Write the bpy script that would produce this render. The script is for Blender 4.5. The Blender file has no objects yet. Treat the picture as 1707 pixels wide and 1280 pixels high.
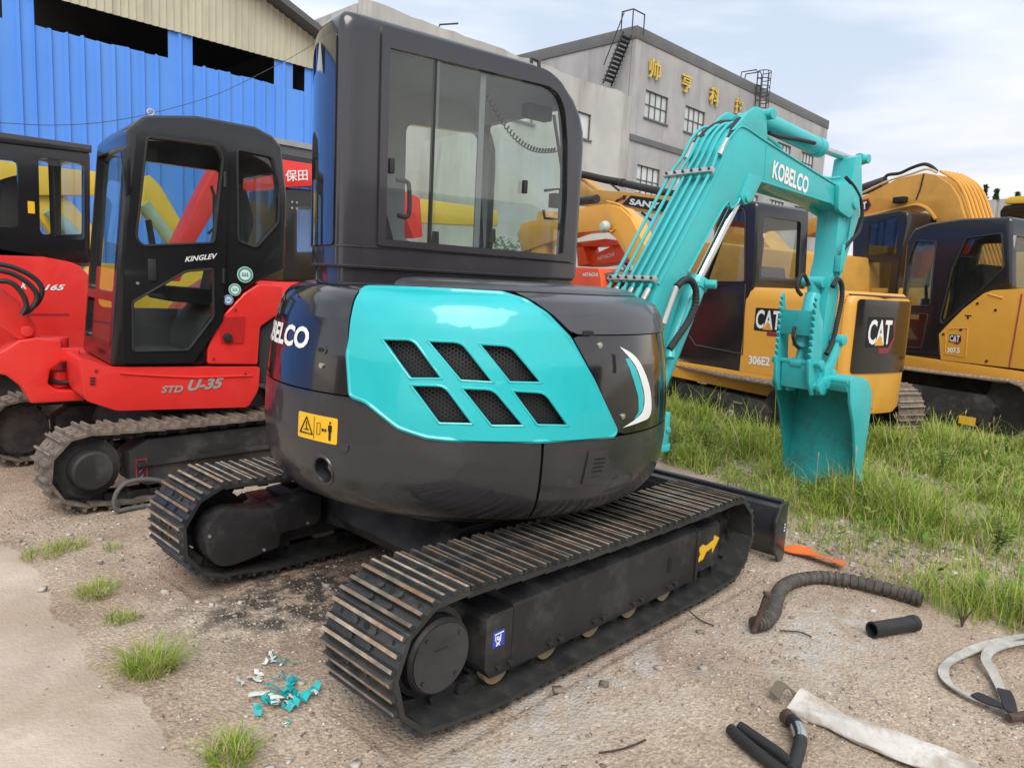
import bpy, bmesh, math, random
import numpy as np
from mathutils import Vector, Matrix
random.seed(7)
rng = np.random.default_rng(5)
scene = bpy.context.scene
col = scene.collection
R_ = math.radians

# ------------------------------------------------------------------ camera
# World frame: X runs along the teal machine's tracks, Y to their left, the
# camera stands over the origin at eye height.
CAM_H = 1.5
FPX, CXP, CYP = 1219.1, 853.5, 640.0            # focal length / centre in photo pixels
PITCH, ROLL, YAW = R_(7.77), R_(2.904), R_(44.008)
def _axes():
    cp, sp = math.cos(PITCH), math.sin(PITCH)
    fwd = np.array([0, cp, -sp]); right = np.array([1., 0, 0]); down = -np.cross(right, fwd)
    r2 = math.cos(ROLL) * right - math.sin(ROLL) * down
    d2 = np.cross(fwd, r2)
    U = np.array([math.sin(YAW), math.cos(YAW), 0]); V = np.array([-math.cos(YAW), math.sin(YAW), 0])
    m = lambda v: np.array([v @ U, v @ V, v[2]])
    return m(r2), m(d2), m(fwd)
AX_R, AX_D, AX_F = _axes()
cam_d = bpy.data.cameras.new('camera'); cam = bpy.data.objects.new('camera', cam_d); col.objects.link(cam)
mw = Matrix.Identity(4)
for i in range(3):
    mw[i][0], mw[i][1], mw[i][2] = AX_R[i], -AX_D[i], -AX_F[i]
mw[2][3] = CAM_H
cam.matrix_world = mw
cam_d.sensor_width = 36; cam_d.lens = FPX / 1707 * 36; cam_d.clip_start = .05; cam_d.clip_end = 3000
scene.camera = cam

# ------------------------------------------------------------------ sky, sun, exposure
SUN_EL, SUN_AZ = R_(48), R_(228)     # azimuth of the place the light comes from, measured from +X
world = bpy.data.worlds.new('World'); scene.world = world; world.use_nodes = True
wt = world.node_tree; wt.nodes.clear()
def wn(t, **k):
    n = wt.nodes.new(t)
    for a, b in k.items(): setattr(n, a, b)
    return n
wl = wt.links.new
sky = wn('ShaderNodeTexSky', sky_type='NISHITA', sun_disc=False, sun_elevation=SUN_EL, sun_rotation=R_(90) - SUN_AZ,
         air_density=1.0, dust_density=2.0, ozone_density=1.0)
tc = wn('ShaderNodeTexCoord')
sep = wn('ShaderNodeSeparateXYZ'); wl(tc.outputs['Generated'], sep.inputs[0])
mpw = wn('ShaderNodeMapping'); mpw.inputs['Scale'].default_value = (1.2, 1.2, 5.5); mpw.inputs['Rotation'].default_value = (0.05, 0.10, 0.4)
wl(tc.outputs['Generated'], mpw.inputs[0])
nz = wn('ShaderNodeTexNoise'); nz.inputs['Scale'].default_value = 1.7; nz.inputs['Detail'].default_value = 5; nz.inputs['Roughness'].default_value = .52
nz.inputs['Distortion'].default_value = .35
wl(mpw.outputs[0], nz.inputs['Vector'])
cr = wn('ShaderNodeValToRGB'); cr.color_ramp.elements[0].position = .37; cr.color_ramp.elements[1].position = .63
cr.color_ramp.elements[0].color = (4.75, 5.4, 6.4, 1); cr.color_ramp.elements[1].color = (7.4, 7.7, 8.1, 1)
wl(nz.outputs['Fac'], cr.inputs[0])
# warm, thinner cloud towards the horizon
hr = wn('ShaderNodeMapRange'); hr.inputs['From Min'].default_value = .02; hr.inputs['From Max'].default_value = .30
hr.inputs['To Min'].default_value = 1.0; hr.inputs['To Max'].default_value = 0.0; wl(sep.outputs['Z'], hr.inputs['Value'])
cr2 = wn('ShaderNodeValToRGB'); cr2.color_ramp.elements[0].position = .40; cr2.color_ramp.elements[1].position = .60
cr2.color_ramp.elements[0].color = (5.7, 5.8, 6.3, 1); cr2.color_ramp.elements[1].color = (9.7, 8.3, 7.1, 1)
wl(nz.outputs['Fac'], cr2.inputs[0])
mh = wn('ShaderNodeMixRGB'); wl(hr.outputs[0], mh.inputs[0]); wl(cr.outputs[0], mh.inputs[1]); wl(cr2.outputs[0], mh.inputs[2])
mx = wn('ShaderNodeMixRGB'); mx.inputs[0].default_value = .86
wl(sky.outputs[0], mx.inputs[1]); wl(mh.outputs[0], mx.inputs[2])
bg = wn('ShaderNodeBackground'); bg.inputs['Strength'].default_value = .078
wl(mx.outputs[0], bg.inputs['Color'])
wo = wn('ShaderNodeOutputWorld'); wl(bg.outputs[0], wo.inputs['Surface'])

sun_d = bpy.data.lights.new('sun', 'SUN'); sun_d.energy = 1.5; sun_d.angle = R_(40); sun_d.color = (1.0, .95, .88)
sun = bpy.data.objects.new('sun', sun_d); col.objects.link(sun)
sdir = Vector((math.cos(SUN_AZ) * math.cos(SUN_EL), math.sin(SUN_AZ) * math.cos(SUN_EL), math.sin(SUN_EL)))
sun.rotation_euler = (-sdir).to_track_quat('-Z', 'Y').to_euler()
vs = scene.view_settings
vs.view_transform = 'Standard'; vs.look = 'None'; vs.exposure = 0.98; vs.gamma = 1; vs.use_curve_mapping = False
scene.render.engine = 'CYCLES'
scene.cycles.max_bounces = 4; scene.cycles.transparent_max_bounces = 16; scene.cycles.glossy_bounces = 3; scene.cycles.diffuse_bounces = 2
scene.cycles.caustics_reflective = False; scene.cycles.caustics_refractive = False

# ------------------------------------------------------------------ pixel -> place
def ray(x, y): return (x - CXP) / FPX * AX_R + (y - CYP) / FPX * AX_D + AX_F
def gnd(x, y, z=0.):
    d = ray(x, y); t = (z - CAM_H) / d[2]; return np.array([t * d[0], t * d[1], z])
def on_y(x, y, Y):
    d = ray(x, y); t = Y / d[1]; return np.array([t * d[0], Y, CAM_H + t * d[2]])
class Fr:
    """local frame of a machine: s forward, t to its left, z up"""
    def __init__(self, o, hd):
        self.o = np.array([o[0], o[1], 0.]); self.hd = R_(hd)
        self.d = np.array([math.cos(self.hd), math.sin(self.hd), 0]); self.n = np.array([-self.d[1], self.d[0], 0])
    def tr(self, x, y, t):
        d = ray(x, y); P0 = self.o + t * self.n - np.array([0, 0, CAM_H]) * 0
        o = np.array([0, 0, CAM_H]); k = ((P0 - o) @ self.n) / (d @ self.n); P = o + k * d
        return float((P - self.o) @ self.d), float(P[2])
    def trs(self, pts, t): return [self.tr(x, y, t) for x, y in pts]
    def front(self, x, y, s):
        """hit the plane s = const -> (t, z)"""
        d = ray(x, y); o = np.array([0, 0, CAM_H]); k = ((self.o + s * self.d - o) @ self.d) / (d @ self.d); P = o + k * d
        return float((P - self.o) @ self.n), float(P[2])

# ------------------------------------------------------------------ materials
MATS = {}
def mat(name, base, rough=.5, metal=0., coat=0., var=.12, vscale=3., bump=0., bscale=60., dirt=None, damt=.0, dscale=4., spec=.5, rvar=.0, rand=0., dthr=.5, streak=0.):
    """Principled with procedural tone variation, optional patches of dirt and fine relief."""
    if name in MATS: return MATS[name]
    m = bpy.data.materials.new(name); m.use_nodes = True; nt = m.node_tree; N = nt.nodes; L = nt.links.new
    b = N['Principled BSDF']
    b.inputs['Roughness'].default_value = rough; b.inputs['Metallic'].default_value = metal
    b.inputs['Coat Weight'].default_value = coat; b.inputs['Coat Roughness'].default_value = .06
    b.inputs['Specular IOR Level'].default_value = spec
    tcn = N.new('ShaderNodeTexCoord')
    n1 = N.new('ShaderNodeTexNoise'); n1.inputs['Scale'].default_value = vscale; n1.inputs['Detail'].default_value = 3; n1.inputs['Roughness'].default_value = .6
    L(tcn.outputs['Object'], n1.inputs['Vector'])
    mr = N.new('ShaderNodeMapRange'); mr.inputs['From Min'].default_value = .3; mr.inputs['From Max'].default_value = .7
    mr.inputs['To Min'].default_value = 1 - var; mr.inputs['To Max'].default_value = 1 + var
    L(n1.outputs['Fac'], mr.inputs['Value'])
    mul = N.new('ShaderNodeMixRGB'); mul.blend_type = 'MULTIPLY'; mul.inputs[0].default_value = 1
    mul.inputs[1].default_value = (*base, 1); L(mr.outputs[0], mul.inputs[2])
    out = mul.outputs[0]
    if rand:
        oi = N.new('ShaderNodeObjectInfo'); hv = N.new('ShaderNodeHueSaturation')
        r2 = N.new('ShaderNodeMapRange'); r2.inputs['To Min'].default_value = 1 - rand; r2.inputs['To Max'].default_value = 1 + rand
        L(oi.outputs['Random'], r2.inputs['Value']); L(r2.outputs[0], hv.inputs['Value']); L(out, hv.inputs['Color']); out = hv.outputs[0]
    if dirt:
        n2 = N.new('ShaderNodeTexNoise'); n2.inputs['Scale'].default_value = dscale; n2.inputs['Detail'].default_value = 5; n2.inputs['Roughness'].default_value = .68
        if streak:
            mp = N.new('ShaderNodeMapping'); mp.inputs['Scale'].default_value = (1, 1, streak); L(tcn.outputs['Object'], mp.inputs[0]); L(mp.outputs[0], n2.inputs['Vector'])
        else: L(tcn.outputs['Object'], n2.inputs['Vector'])
        m2 = N.new('ShaderNodeMapRange'); m2.inputs['From Min'].default_value = dthr; m2.inputs['From Max'].default_value = dthr + .18
        m2.inputs['To Max'].default_value = damt; L(n2.outputs['Fac'], m2.inputs['Value'])
        md = N.new('ShaderNodeMixRGB'); L(m2.outputs[0], md.inputs[0]); L(out, md.inputs[1]); md.inputs[2].default_value = (*dirt, 1)
        out = md.outputs[0]
        m3 = N.new('ShaderNodeMapRange'); m3.inputs['From Min'].default_value = .3; m3.inputs['From Max'].default_value = .75
        m3.inputs['To Min'].default_value = rough; m3.inputs['To Max'].default_value = min(1, rough + .35)
        L(n2.outputs['Fac'], m3.inputs['Value']); L(m3.outputs[0], b.inputs['Roughness'])
    elif rvar:
        m3 = N.new('ShaderNodeMapRange'); m3.inputs['From Min'].default_value = .35; m3.inputs['From Max'].default_value = .7
        m3.inputs['To Min'].default_value = rough; m3.inputs['To Max'].default_value = min(1, rough + rvar)
        L(n1.outputs['Fac'], m3.inputs['Value']); L(m3.outputs[0], b.inputs['Roughness'])
    L(out, b.inputs['Base Color'])
    if bump:
        n3 = N.new('ShaderNodeTexNoise'); n3.inputs['Scale'].default_value = bscale; n3.inputs['Detail'].default_value = 2
        L(tcn.outputs['Object'], n3.inputs['Vector'])
        bp = N.new('ShaderNodeBump'); bp.inputs['Strength'].default_value = bump; bp.inputs['Distance'].default_value = .01
        L(n3.outputs['Fac'], bp.inputs['Height']); L(bp.outputs[0], b.inputs['Normal'])
    MATS[name] = m; return m
def glass(name, tint, refl=1.0, ior=1.5, dust=.008):
    if name in MATS: return MATS[name]
    m = bpy.data.materials.new(name); m.use_nodes = True; nt = m.node_tree; N = nt.nodes; L = nt.links.new
    N.remove(N['Principled BSDF']); o = N['Material Output']
    tr = N.new('ShaderNodeBsdfTransparent'); tr.inputs[0].default_value = (*[math.sqrt(c) for c in tint], 1)
    gl = N.new('ShaderNodeBsdfGlossy'); gl.inputs['Roughness'].default_value = .015; gl.inputs[0].default_value = (refl, refl, refl, 1)
    fr = N.new('ShaderNodeFresnel'); fr.inputs['IOR'].default_value = ior
    ge = N.new('ShaderNodeNewGeometry'); iv = N.new('ShaderNodeMath'); iv.operation = 'SUBTRACT'; iv.inputs[0].default_value = 1; L(ge.outputs['Backfacing'], iv.inputs[1])
    fm = N.new('ShaderNodeMath'); fm.operation = 'MULTIPLY'; L(fr.outputs[0], fm.inputs[0]); L(iv.outputs[0], fm.inputs[1])
    mx = N.new('ShaderNodeMixShader'); L(fm.outputs[0], mx.inputs[0]); L(tr.outputs[0], mx.inputs[1]); L(gl.outputs[0], mx.inputs[2])
    df = N.new('ShaderNodeBsdfDiffuse'); df.inputs[0].default_value = (.45, .45, .42, 1)
    tcn = N.new('ShaderNodeTexCoord'); n1 = N.new('ShaderNodeTexNoise'); n1.inputs['Scale'].default_value = 3.5; n1.inputs['Detail'].default_value = 3
    L(tcn.outputs['Object'], n1.inputs['Vector'])
    mr = N.new('ShaderNodeMapRange'); mr.inputs['From Min'].default_value = .35; mr.inputs['From Max'].default_value = .75; mr.inputs['To Max'].default_value = dust * 2.2
    L(n1.outputs['Fac'], mr.inputs['Value'])
    m2 = N.new('ShaderNodeMixShader'); L(mr.outputs[0], m2.inputs[0]); L(mx.outputs[0], m2.inputs[1]); L(df.outputs[0], m2.inputs[2])
    L(m2.outputs[0], o.inputs['Surface'])
    MATS[name] = m; return m

TEAL = mat('teal_paint', (.008, .46, .49), .30, coat=.6, var=.05, bump=.05, bscale=5, dirt=(.06, .35, .34), damt=.25, dscale=3, dthr=.55)
TEALB = mat('teal_boom_paint', (.038, .46, .475), .36, coat=.35, var=.08, dirt=(.08, .34, .32), damt=.45, dscale=6, dthr=.52, bump=.05, bscale=45)
TEAL_SHADE = mat('teal_bucket_shade', (.018, .34, .35), .5, var=.14, dirt=(.06, .15, .14), damt=.6, dscale=7, bump=.12, bscale=50)  # boom teal darkened to paint in shade inside the bucket, plus scrapes
GLOSSB = mat('black_gloss_paint', (.008, .0075, .009), .12, coat=.8, var=.2, vscale=2, rvar=.12, bump=.06, bscale=5)
SATINB = mat('black_satin_paint', (.020, .021, .026), .20, coat=.6, var=.12, vscale=2, bump=.06, bscale=5, dirt=(.055, .051, .047), damt=.35, dscale=3.5, dthr=.52)
CABB = mat('cab_charcoal_paint', (.030, .028, .034), .20, coat=.6, var=.10, rvar=.1, bump=.05, bscale=5)
UNDER = mat('undercarriage_black', (.019, .0185, .020), .32, var=.3, dirt=(.085, .082, .078), damt=.5, dscale=5, dthr=.50, bump=.08)
SHOE = mat('shoe_black_paint', (.026, .027, .026), .28, var=.3, dirt=(.10, .085, .065), damt=.6, dscale=14, dthr=.53, bump=.15, bscale=80, rand=.25)
WORN = mat('worn_grouser_steel', (.27, .225, .175), .5, metal=.3, var=.5, vscale=14, dirt=(.30, .11, .035), damt=.85, dscale=5, dthr=.50, rand=.5)
RUBB = mat('black_rubber', (.018, .018, .018), .6, var=.2, bump=.1)
DARK = mat('deep_black', (.006, .006, .006), .7, var=.1)
STEEL = mat('bright_steel', (.62, .62, .61), .22, metal=1., var=.1)
ZINC = mat('zinc_fitting', (.55, .54, .50), .35, metal=.8, var=.15)
WHITE = mat('white_vinyl', (.80, .80, .79), .45, var=.03)
YSTK = mat('yellow_sticker', (.82, .47, .02), .4, var=.04)
TAN = mat('roller_tan', (.26, .19, .11), .5, var=.2)
SEATM = mat('seat_fabric', (.035, .035, .04), .85, var=.2)
GREYP = mat('grey_plastic', (.16, .16, .165), .5, var=.08)
HOODM = mat('hood_charcoal', (.05, .048, .055), .30, coat=.4, var=.1, rvar=.1)
LINER = mat('cab_lining_grey', (.42, .42, .43), .7, var=.06)
GLS = glass('cab_glass', (.86, .91, .88), 1., 1.7); GLG = glass('cab_glass_green', (.74, .87, .81), 1., 1.8)
GLD = glass('smoked_glass', (.10, .11, .12), 1., 1.7)

# ------------------------------------------------------------------ mesh helpers
I4 = Matrix.Identity(4)
class MB:
    def __init__(self): self.v = []; self.f = []; self.mi = []
    def add(self, vs, fs, mi=0):
        o = len(self.v); self.v += [tuple(map(float, p)) for p in vs]
        for f in fs: self.f.append([i + o for i in f]); self.mi.append(mi)
        return self
    def box(self, c, s, rot=None, mi=0):
        x, y, z = (k / 2 for k in s); vs = [Vector(p) for p in ((-x,-y,-z),(x,-y,-z),(x,y,-z),(-x,y,-z),(-x,-y,z),(x,-y,z),(x,y,z),(-x,y,z))]
        if rot is not None: vs = [rot @ p for p in vs]
        c = Vector(c)
        return self.add([p + c for p in vs], [(0,3,2,1),(4,5,6,7),(0,1,5,4),(1,2,6,5),(2,3,7,6),(3,0,4,7)], mi)
    def ext(self, poly, d0, d1, fn=None, mi=0, d0s=None):
        fn = fn or (lambda a, b, d: (a, d, b)); n = len(poly)
        vs = [fn(a, b, d0) for a, b in poly] + [fn(a, b, d1) for a, b in poly]
        fs = [list(range(n))[::-1], list(range(n, 2 * n))] + [(i, (i + 1) % n, n + (i + 1) % n, n + i) for i in range(n)]
        return self.add(vs, fs, mi)
    def cyl(self, p0, p1, r, n=14, r2=None, mi=0, cap=True):
        p0, p1 = Vector(p0), Vector(p1); ax = (p1 - p0).normalized()
        u = ax.orthogonal().normalized(); w = ax.cross(u); r2 = r if r2 is None else r2
        a = [2 * math.pi * i / n for i in range(n)]
        vs = [p0 + (u * math.cos(t) + w * math.sin(t)) * r for t in a] + [p1 + (u * math.cos(t) + w * math.sin(t)) * r2 for t in a]
        fs = [(i, (i + 1) % n, n + (i + 1) % n, n + i) for i in range(n)]
        if cap: fs += [list(range(n))[::-1], list(range(n, 2 * n))]
        return self.add(vs, fs, mi)
    def tube(self, pts, r, n=8, mi=0, closed=False, rs=None):
        P = [Vector(p) for p in pts]; m = len(P); vs = []; fs = []; u = None
        for i, p in enumerate(P):
            a = P[(i - 1) % m] if (closed or i) else p; b = P[(i + 1) % m] if (closed or i < m - 1) else p
            t = (b - a).normalized() if (b - a).length > 1e-9 else Vector((0, 0, 1))
            if u is None: u = t.orthogonal().normalized()
            u = (u - t * u.dot(t)); u = u.normalized() if u.length > 1e-6 else t.orthogonal().normalized()
            w = t.cross(u); rr = rs[i] if rs else r
            vs += [p + (u * math.cos(2*math.pi*k/n) + w * math.sin(2*math.pi*k/n)) * rr for k in range(n)]
        for i in range(m if closed else m - 1):
            j = (i + 1) % m
            fs += [(i*n + k, i*n + (k+1) % n, j*n + (k+1) % n, j*n + k) for k in range(n)]
        if not closed: fs += [list(range(n))[::-1], [(m-1)*n + k for k in range(n)]]
        return self.add(vs, fs, mi)
    def strip(self, pts, up, w, th, mi=0):
        """flat ribbon along pts; up = list of side vectors"""
        vs = []; fs = []
        for p, s in zip(pts, up):
            p = Vector(p); s = Vector(s).normalized() * w / 2
            vs += [p - s, p + s, p + s + Vector((0, 0, th)), p - s + Vector((0, 0, th))]
        m = len(pts)
        for i in range(m - 1):
            a, b = 4 * i, 4 * i + 4
            fs += [(a+k, a+(k+1) % 4, b+(k+1) % 4, b+k) for k in range(4)]
        fs += [(3, 2, 1, 0), tuple(4*(m-1)+k for k in range(4))]
        return self.add(vs, fs, mi)
    def lathe(self, prof, c, axis='y', n=28, mi=0, cap=True):
        """prof = [(r, d)] along axis"""
        vs = []; fs = []
        for r, d in prof:
            for k in range(n):
                a = 2*math.pi*k/n; x, y = r*math.cos(a), r*math.sin(a)
                vs.append({'y': (c[0]+x, c[1]+d, c[2]+y), 'z': (c[0]+x, c[1]+y, c[2]+d), 'x': (c[0]+d, c[1]+x, c[2]+y)}[axis])
        for i in range(len(prof)-1):
            fs += [(i*n+k, i*n+(k+1) % n, (i+1)*n+(k+1) % n, (i+1)*n+k) for k in range(n)]
        if cap: fs += [list(range(n))[::-1], [(len(prof)-1)*n+k for k in range(n)]]
        return self.add(vs, fs, mi)
    def panel(self, outer, holes=(), d0=0., d1=.02, fn=None, step=None, mi=0, mi_side=None):
        """plate with holes: 2D outline in (a, b), thickness d0..d1, mapped by fn(a, b, d)"""
        fn = fn or (lambda a, b, d: (a, d, b))
        bm = bmesh.new(); es = []
        for loop in [outer, *holes]:
            vs = [bm.verts.new((a, b, 0)) for a, b in loop]
            for i in range(len(vs)): es.append(bm.edges.new((vs[i], vs[(i+1) % len(vs)])))
        bmesh.ops.triangle_fill(bm, use_beauty=True, edges=es, normal=(0, 0, 1))
        if step:
            sa, sb = step
            A = [p[0] for p in outer]; B = [p[1] for p in outer]
            for lo, hi, s, no in ((min(A), max(A), sa, (1, 0, 0)), (min(B), max(B), sb, (0, 1, 0))):
                if not s: continue
                k = lo + s
                while k < hi - 1e-6:
                    bmesh.ops.bisect_plane(bm, geom=bm.verts[:] + bm.edges[:] + bm.faces[:], plane_co=(k*no[0], k*no[1], 0), plane_no=no); k += s
        bm.verts.index_update(); n = len(bm.verts); co = [v.co.copy() for v in bm.verts]
        fs = []; ms = []
        for f in bm.faces:
            ix = [v.index for v in f.verts]
            if f.normal.z < 0: ix = ix[::-1]
            fs += [ix[::-1], [i + n for i in ix]]
        sd = []
        for e in bm.edges:
            if len(e.link_faces) == 1: a, b = e.verts[0].index, e.verts[1].index; sd.append((a, b, b + n, a + n))
        bm.free()
        vs = [fn(c.x, c.y, d0) for c in co] + [fn(c.x, c.y, d1) for c in co]
        o = len(self.v); self.add(vs, fs, mi)
        for f in sd: self.f.append([i + o for i in f]); self.mi.append(mi if mi_side is None else mi_side)
        return self
    def mesh(self, name, mats, bevel=0., seg=2, ang=32, T=None):
        me = bpy.data.meshes.new(name); me.from_pydata(self.v, [], self.f)
        for m in (mats if isinstance(mats, (list, tuple)) else [mats]): me.materials.append(m)
        me.polygons.foreach_set('material_index', self.mi)
        bm = bmesh.new(); bm.from_mesh(me)
        bmesh.ops.recalc_face_normals(bm, faces=bm.faces)
        if bevel:
            es = [e for e in bm.edges if len(e.link_faces) == 2 and e.calc_face_angle(0) > R_(28)]
            try: bmesh.ops.bevel(bm, geom=es, offset=bevel, segments=seg, affect='EDGES', clamp_overlap=True, profile=.6)
            except Exception: pass
        if T is not None: bmesh.ops.transform(bm, matrix=T, verts=bm.verts)
        for f in bm.faces: f.smooth = True
        bm.to_mesh(me); bm.free(); me.set_sharp_from_angle(angle=R_(ang)); return me
    def build(self, name, mats, parent=None, bevel=0., seg=2, ang=32, T=None):
        o = bpy.data.objects.new(name, self.mesh(name, mats, bevel, seg, ang, T)); col.objects.link(o)
        if parent is not None: o.parent = parent
        return o
def link(name, me, parent=None, M=None):
    o = bpy.data.objects.new(name, me); col.objects.link(o)
    if parent is not None: o.parent = parent
    if M is not None: o.matrix_local = M
    return o
def thing(name, label, cat, loc=(0, 0, 0), rz=0., group=None):
    o = bpy.data.objects.new(name, None); col.objects.link(o); o.location = loc; o.rotation_euler = (0, 0, rz); o.empty_display_size = .2
    return tag(o, label, cat, group)
def tag(o, label=None, cat=None, group=None, kind=None):
    if label: o['label'] = label
    if cat: o['category'] = cat
    if group: o['group'] = group
    if kind: o['kind'] = kind
    return o
def fillet(pts, r, n=4):
    """round the corners of a 2D polygon"""
    out = []; m = len(pts)
    for i in range(m):
        p = Vector(pts[i]); a = Vector(pts[i-1]); b = Vector(pts[(i+1) % m]); u = a - p; w = b - p
        rr = r[i] if isinstance(r, (list, tuple)) else r
        k = min(rr, u.length*.45, w.length*.45)
        if k < 1e-5: out.append((p.x, p.y)); continue
        s = p + u.normalized()*k; e = p + w.normalized()*k
        for j in range(n+1):
            t = j/n; q = s*(1-t)**2 + p*2*t*(1-t) + e*t*t; out.append((q.x, q.y))
    return out
def smooth(pts, n=8, closed=False):
    """Catmull-Rom through points"""
    P = [Vector(p) for p in pts]; m = len(P); out = []
    g = lambda i: P[i % m] if closed else P[max(0, min(m-1, i))]
    for i in range(m if closed else m-1):
        a, b, c, d = g(i-1), g(i), g(i+1), g(i+2)
        for k in range(n):
            t = k/n; out.append(.5*((2*b) + (c-a)*t + (2*a-5*b+4*c-d)*t*t + (3*b-3*c+d-a)*t**3))
    if not closed: out.append(P[-1])
    return out
def circ(c, r, n=20, ry=None): return [(c[0] + r*math.cos(2*math.pi*k/n), c[1] + (ry or r)*math.sin(2*math.pi*k/n)) for k in range(n)]
def stadium(c, w, h, n=6):
    """upright slot outline"""
    r = min(w, h)/2; o = []
    for k in range(4):
        cx = c[0] + (w/2-r)*(1 if k in (0, 3) else -1); cy = c[1] + (h/2-r)*(1 if k < 2 else -1)
        o += [(cx + r*math.cos(math.pi/2*k + math.pi/2*j/n), cy + r*math.sin(math.pi/2*k + math.pi/2*j/n)) for j in range(n+1)]
    return o
_TX = {}
def text2d(s, bold=.0, shear=0., space=1.0):
    """flat triangles of a word; cap height 1, starts at x = 0"""
    key = (s, bold, shear, space)
    if key in _TX: return _TX[key]
    cu = bpy.data.curves.new('t', 'FONT'); cu.body = s; cu.size = 1.4; cu.offset = bold; cu.shear = shear; cu.space_character = space; cu.resolution_u = 3; cu.fill_mode = 'FRONT'
    ob = bpy.data.objects.new('t', cu); col.objects.link(ob); bpy.context.view_layer.update()
    me = ob.evaluated_get(bpy.context.evaluated_depsgraph_get()).to_mesh()
    V = [(v.co.x, v.co.y) for v in me.vertices]; F = [list(p.vertices) for p in me.polygons]
    bpy.data.objects.remove(ob); bpy.data.curves.remove(cu)
    x0 = min(v[0] for v in V); y0 = min(v[1] for v in V); h = max(v[1] for v in V) - y0
    V = [((x-x0)/h, (y-y0)/h) for x, y in V]; w = max(v[0] for v in V)
    _TX[key] = (V, F, w); return _TX[key]
def lettering(s, fn, width, height, name, m, parent, bold=.02, shear=0., d=.0025, T=None, space=1.0):
    """word laid on a surface: fn(u, v, d) with u in 0..width, v in 0..height"""
    V, F, w = text2d(s, bold, shear, space); mb = MB(); n = len(V)
    top = [fn(x/w*width, y*height, d) for x, y in V]
    mb.add(top, F)
    return mb.build(name, m, parent, T=T)
def boolcut(me, cutters):
    """me minus the cutter meshes -> new mesh"""
    ob = bpy.data.objects.new('tmp', me); col.objects.link(ob); cs = []
    for c in cutters:
        co = bpy.data.objects.new('tmpc', c); col.objects.link(co); cs.append(co)
        md = ob.modifiers.new('b', 'BOOLEAN'); md.operation = 'DIFFERENCE'; md.solver = 'EXACT'; md.object = co; md.material_mode = 'TRANSFER'
    bpy.context.view_layer.update(); dg = bpy.context.evaluated_depsgraph_get()
    r = bpy.data.meshes.new_from_object(ob.evaluated_get(dg))
    bpy.data.objects.remove(ob)
    for c in cs: bpy.data.objects.remove(c)
    for p in r.polygons: p.use_smooth = True
    r.set_sharp_from_angle(angle=R_(30)); return r
# ================================================================== THE TEAL EXCAVATOR
HC = (2.45, 2.66)
hero = thing('excavator', 'teal and black compact excavator parked in the foreground on steel tracks', 'excavator', (HC[0], HC[1], 0))
FU = Fr(HC, 0)                       # undercarriage frame
UP = Fr(HC, -8)                      # upper structure, slewed a little to the right
TU = Matrix.Rotation(R_(-8), 4, 'Z')

# ---- tracks
def track_path(xr, zr, rr, xf, zf, rf, zb):
    """closed side outline of the belt (inner plane of the shoes), dense polyline"""
    pts = []
    for k in range(25):                # rear wheel, from bottom to top
        a = -math.pi/2 - math.pi*k/24; pts.append((xr + rr*math.cos(a), zr + rr*math.sin(a)))
    for k in range(1, 20):             # top run with a little sag
        t = k/20; pts.append((xr + (xf-xr)*t, (zr+rr)*(1-t) + (zf+rf)*t - .016*math.sin(math.pi*t)))
    for k in range(25):
        a = math.pi/2 - math.pi*k/24; pts.append((xf + rf*math.cos(a), zf + rf*math.sin(a)))
    for k in range(1, 30):
        t = k/30; x = xf + (xr-xf)*t; e = min(t, 1-t)/.12; z0 = zf-rf if t < .5 else zr-rr
        pts.append((x, z0 + (zb-z0)*min(1, e)))
    return pts
def resample(pts, n, off=0.):
    P = np.array(pts + [pts[0]]); L = np.r_[0, np.cumsum(np.hypot(*np.diff(P, axis=0).T))]; T = L[-1]
    out = []
    for i in range(n):
        s = (i + off) * T / n % T; e = .01
        x = np.interp(s, L, P[:, 0]); z = np.interp(s, L, P[:, 1])
        a = np.array([np.interp((s-e*3) % T, L, P[:, 0]), np.interp((s-e*3) % T, L, P[:, 1])]); b = np.array([np.interp((s+e*3) % T, L, P[:, 0]), np.interp((s+e*3) % T, L, P[:, 1])])
        t = (b-a)/np.hypot(*(b-a)); out.append((x, z, t[0], t[1]))
    return out, T / n
def shoe_mesh(w, pitch, name='track_shoe', ribs=3, rh=.018):
    mb = MB(); p = pitch/2 + .006
    # bent plate with grousers as one cross section (x along the belt, z outwards)
    prof = [(-p, -.006), (-p, .003), (-p+.016, .009)]
    xs = {3: (-p+.026, 0., p-.018), 2: (-p+.03, p-.025)}[ribs]; q = .0065
    body = [(-p, .000), (-p+.012, .010), (p-.012, .010), (p, .004), (p, -.004), (-p, -.010)]
    mb.ext(body, -w/2, w/2)
    for x in xs:
        a = [(x-.011, .009), (x-q, .010+rh), (x+q, .010+rh), (x+.011, .009)]
        n0 = len(mb.f); mb.ext([a[0], a[1], a[2], a[3]], -w/2+.004, w/2-.004)
        mb.mi[n0+3] = 1                                     # rubbed crest
        mb.mi[n0+0] = mb.mi[n0+1] = 0
    for sx in ((-.5, .5) if ribs == 3 else (0,)):
        for sy in (-.052, .052, ):
            x = (xs[0]+xs[1])/2 if sx < 0 else (xs[-1]+xs[-2])/2
            mb.cyl((x, sy, .008), (x, sy, .019), .0105, 6)
    if ribs == 3:
        for sy in (-w/2+.055, w/2-.055): 
            x = (xs[1]+xs[2])/2; mb.add([(x+.009*math.cos(k*math.pi/4), sy+.009*math.sin(k*math.pi/4), .0108) for k in range(8)], [tuple(range(8))], 2)
        x = (xs[1]+xs[2])/2; mb.add([(x+.011*math.cos(k*math.pi/4), .018*math.sin(k*math.pi/4), .0108) for k in range(8)], [tuple(range(8))], 2)
    return mb.mesh(name, [SHOE, WORN, DARK])
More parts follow.
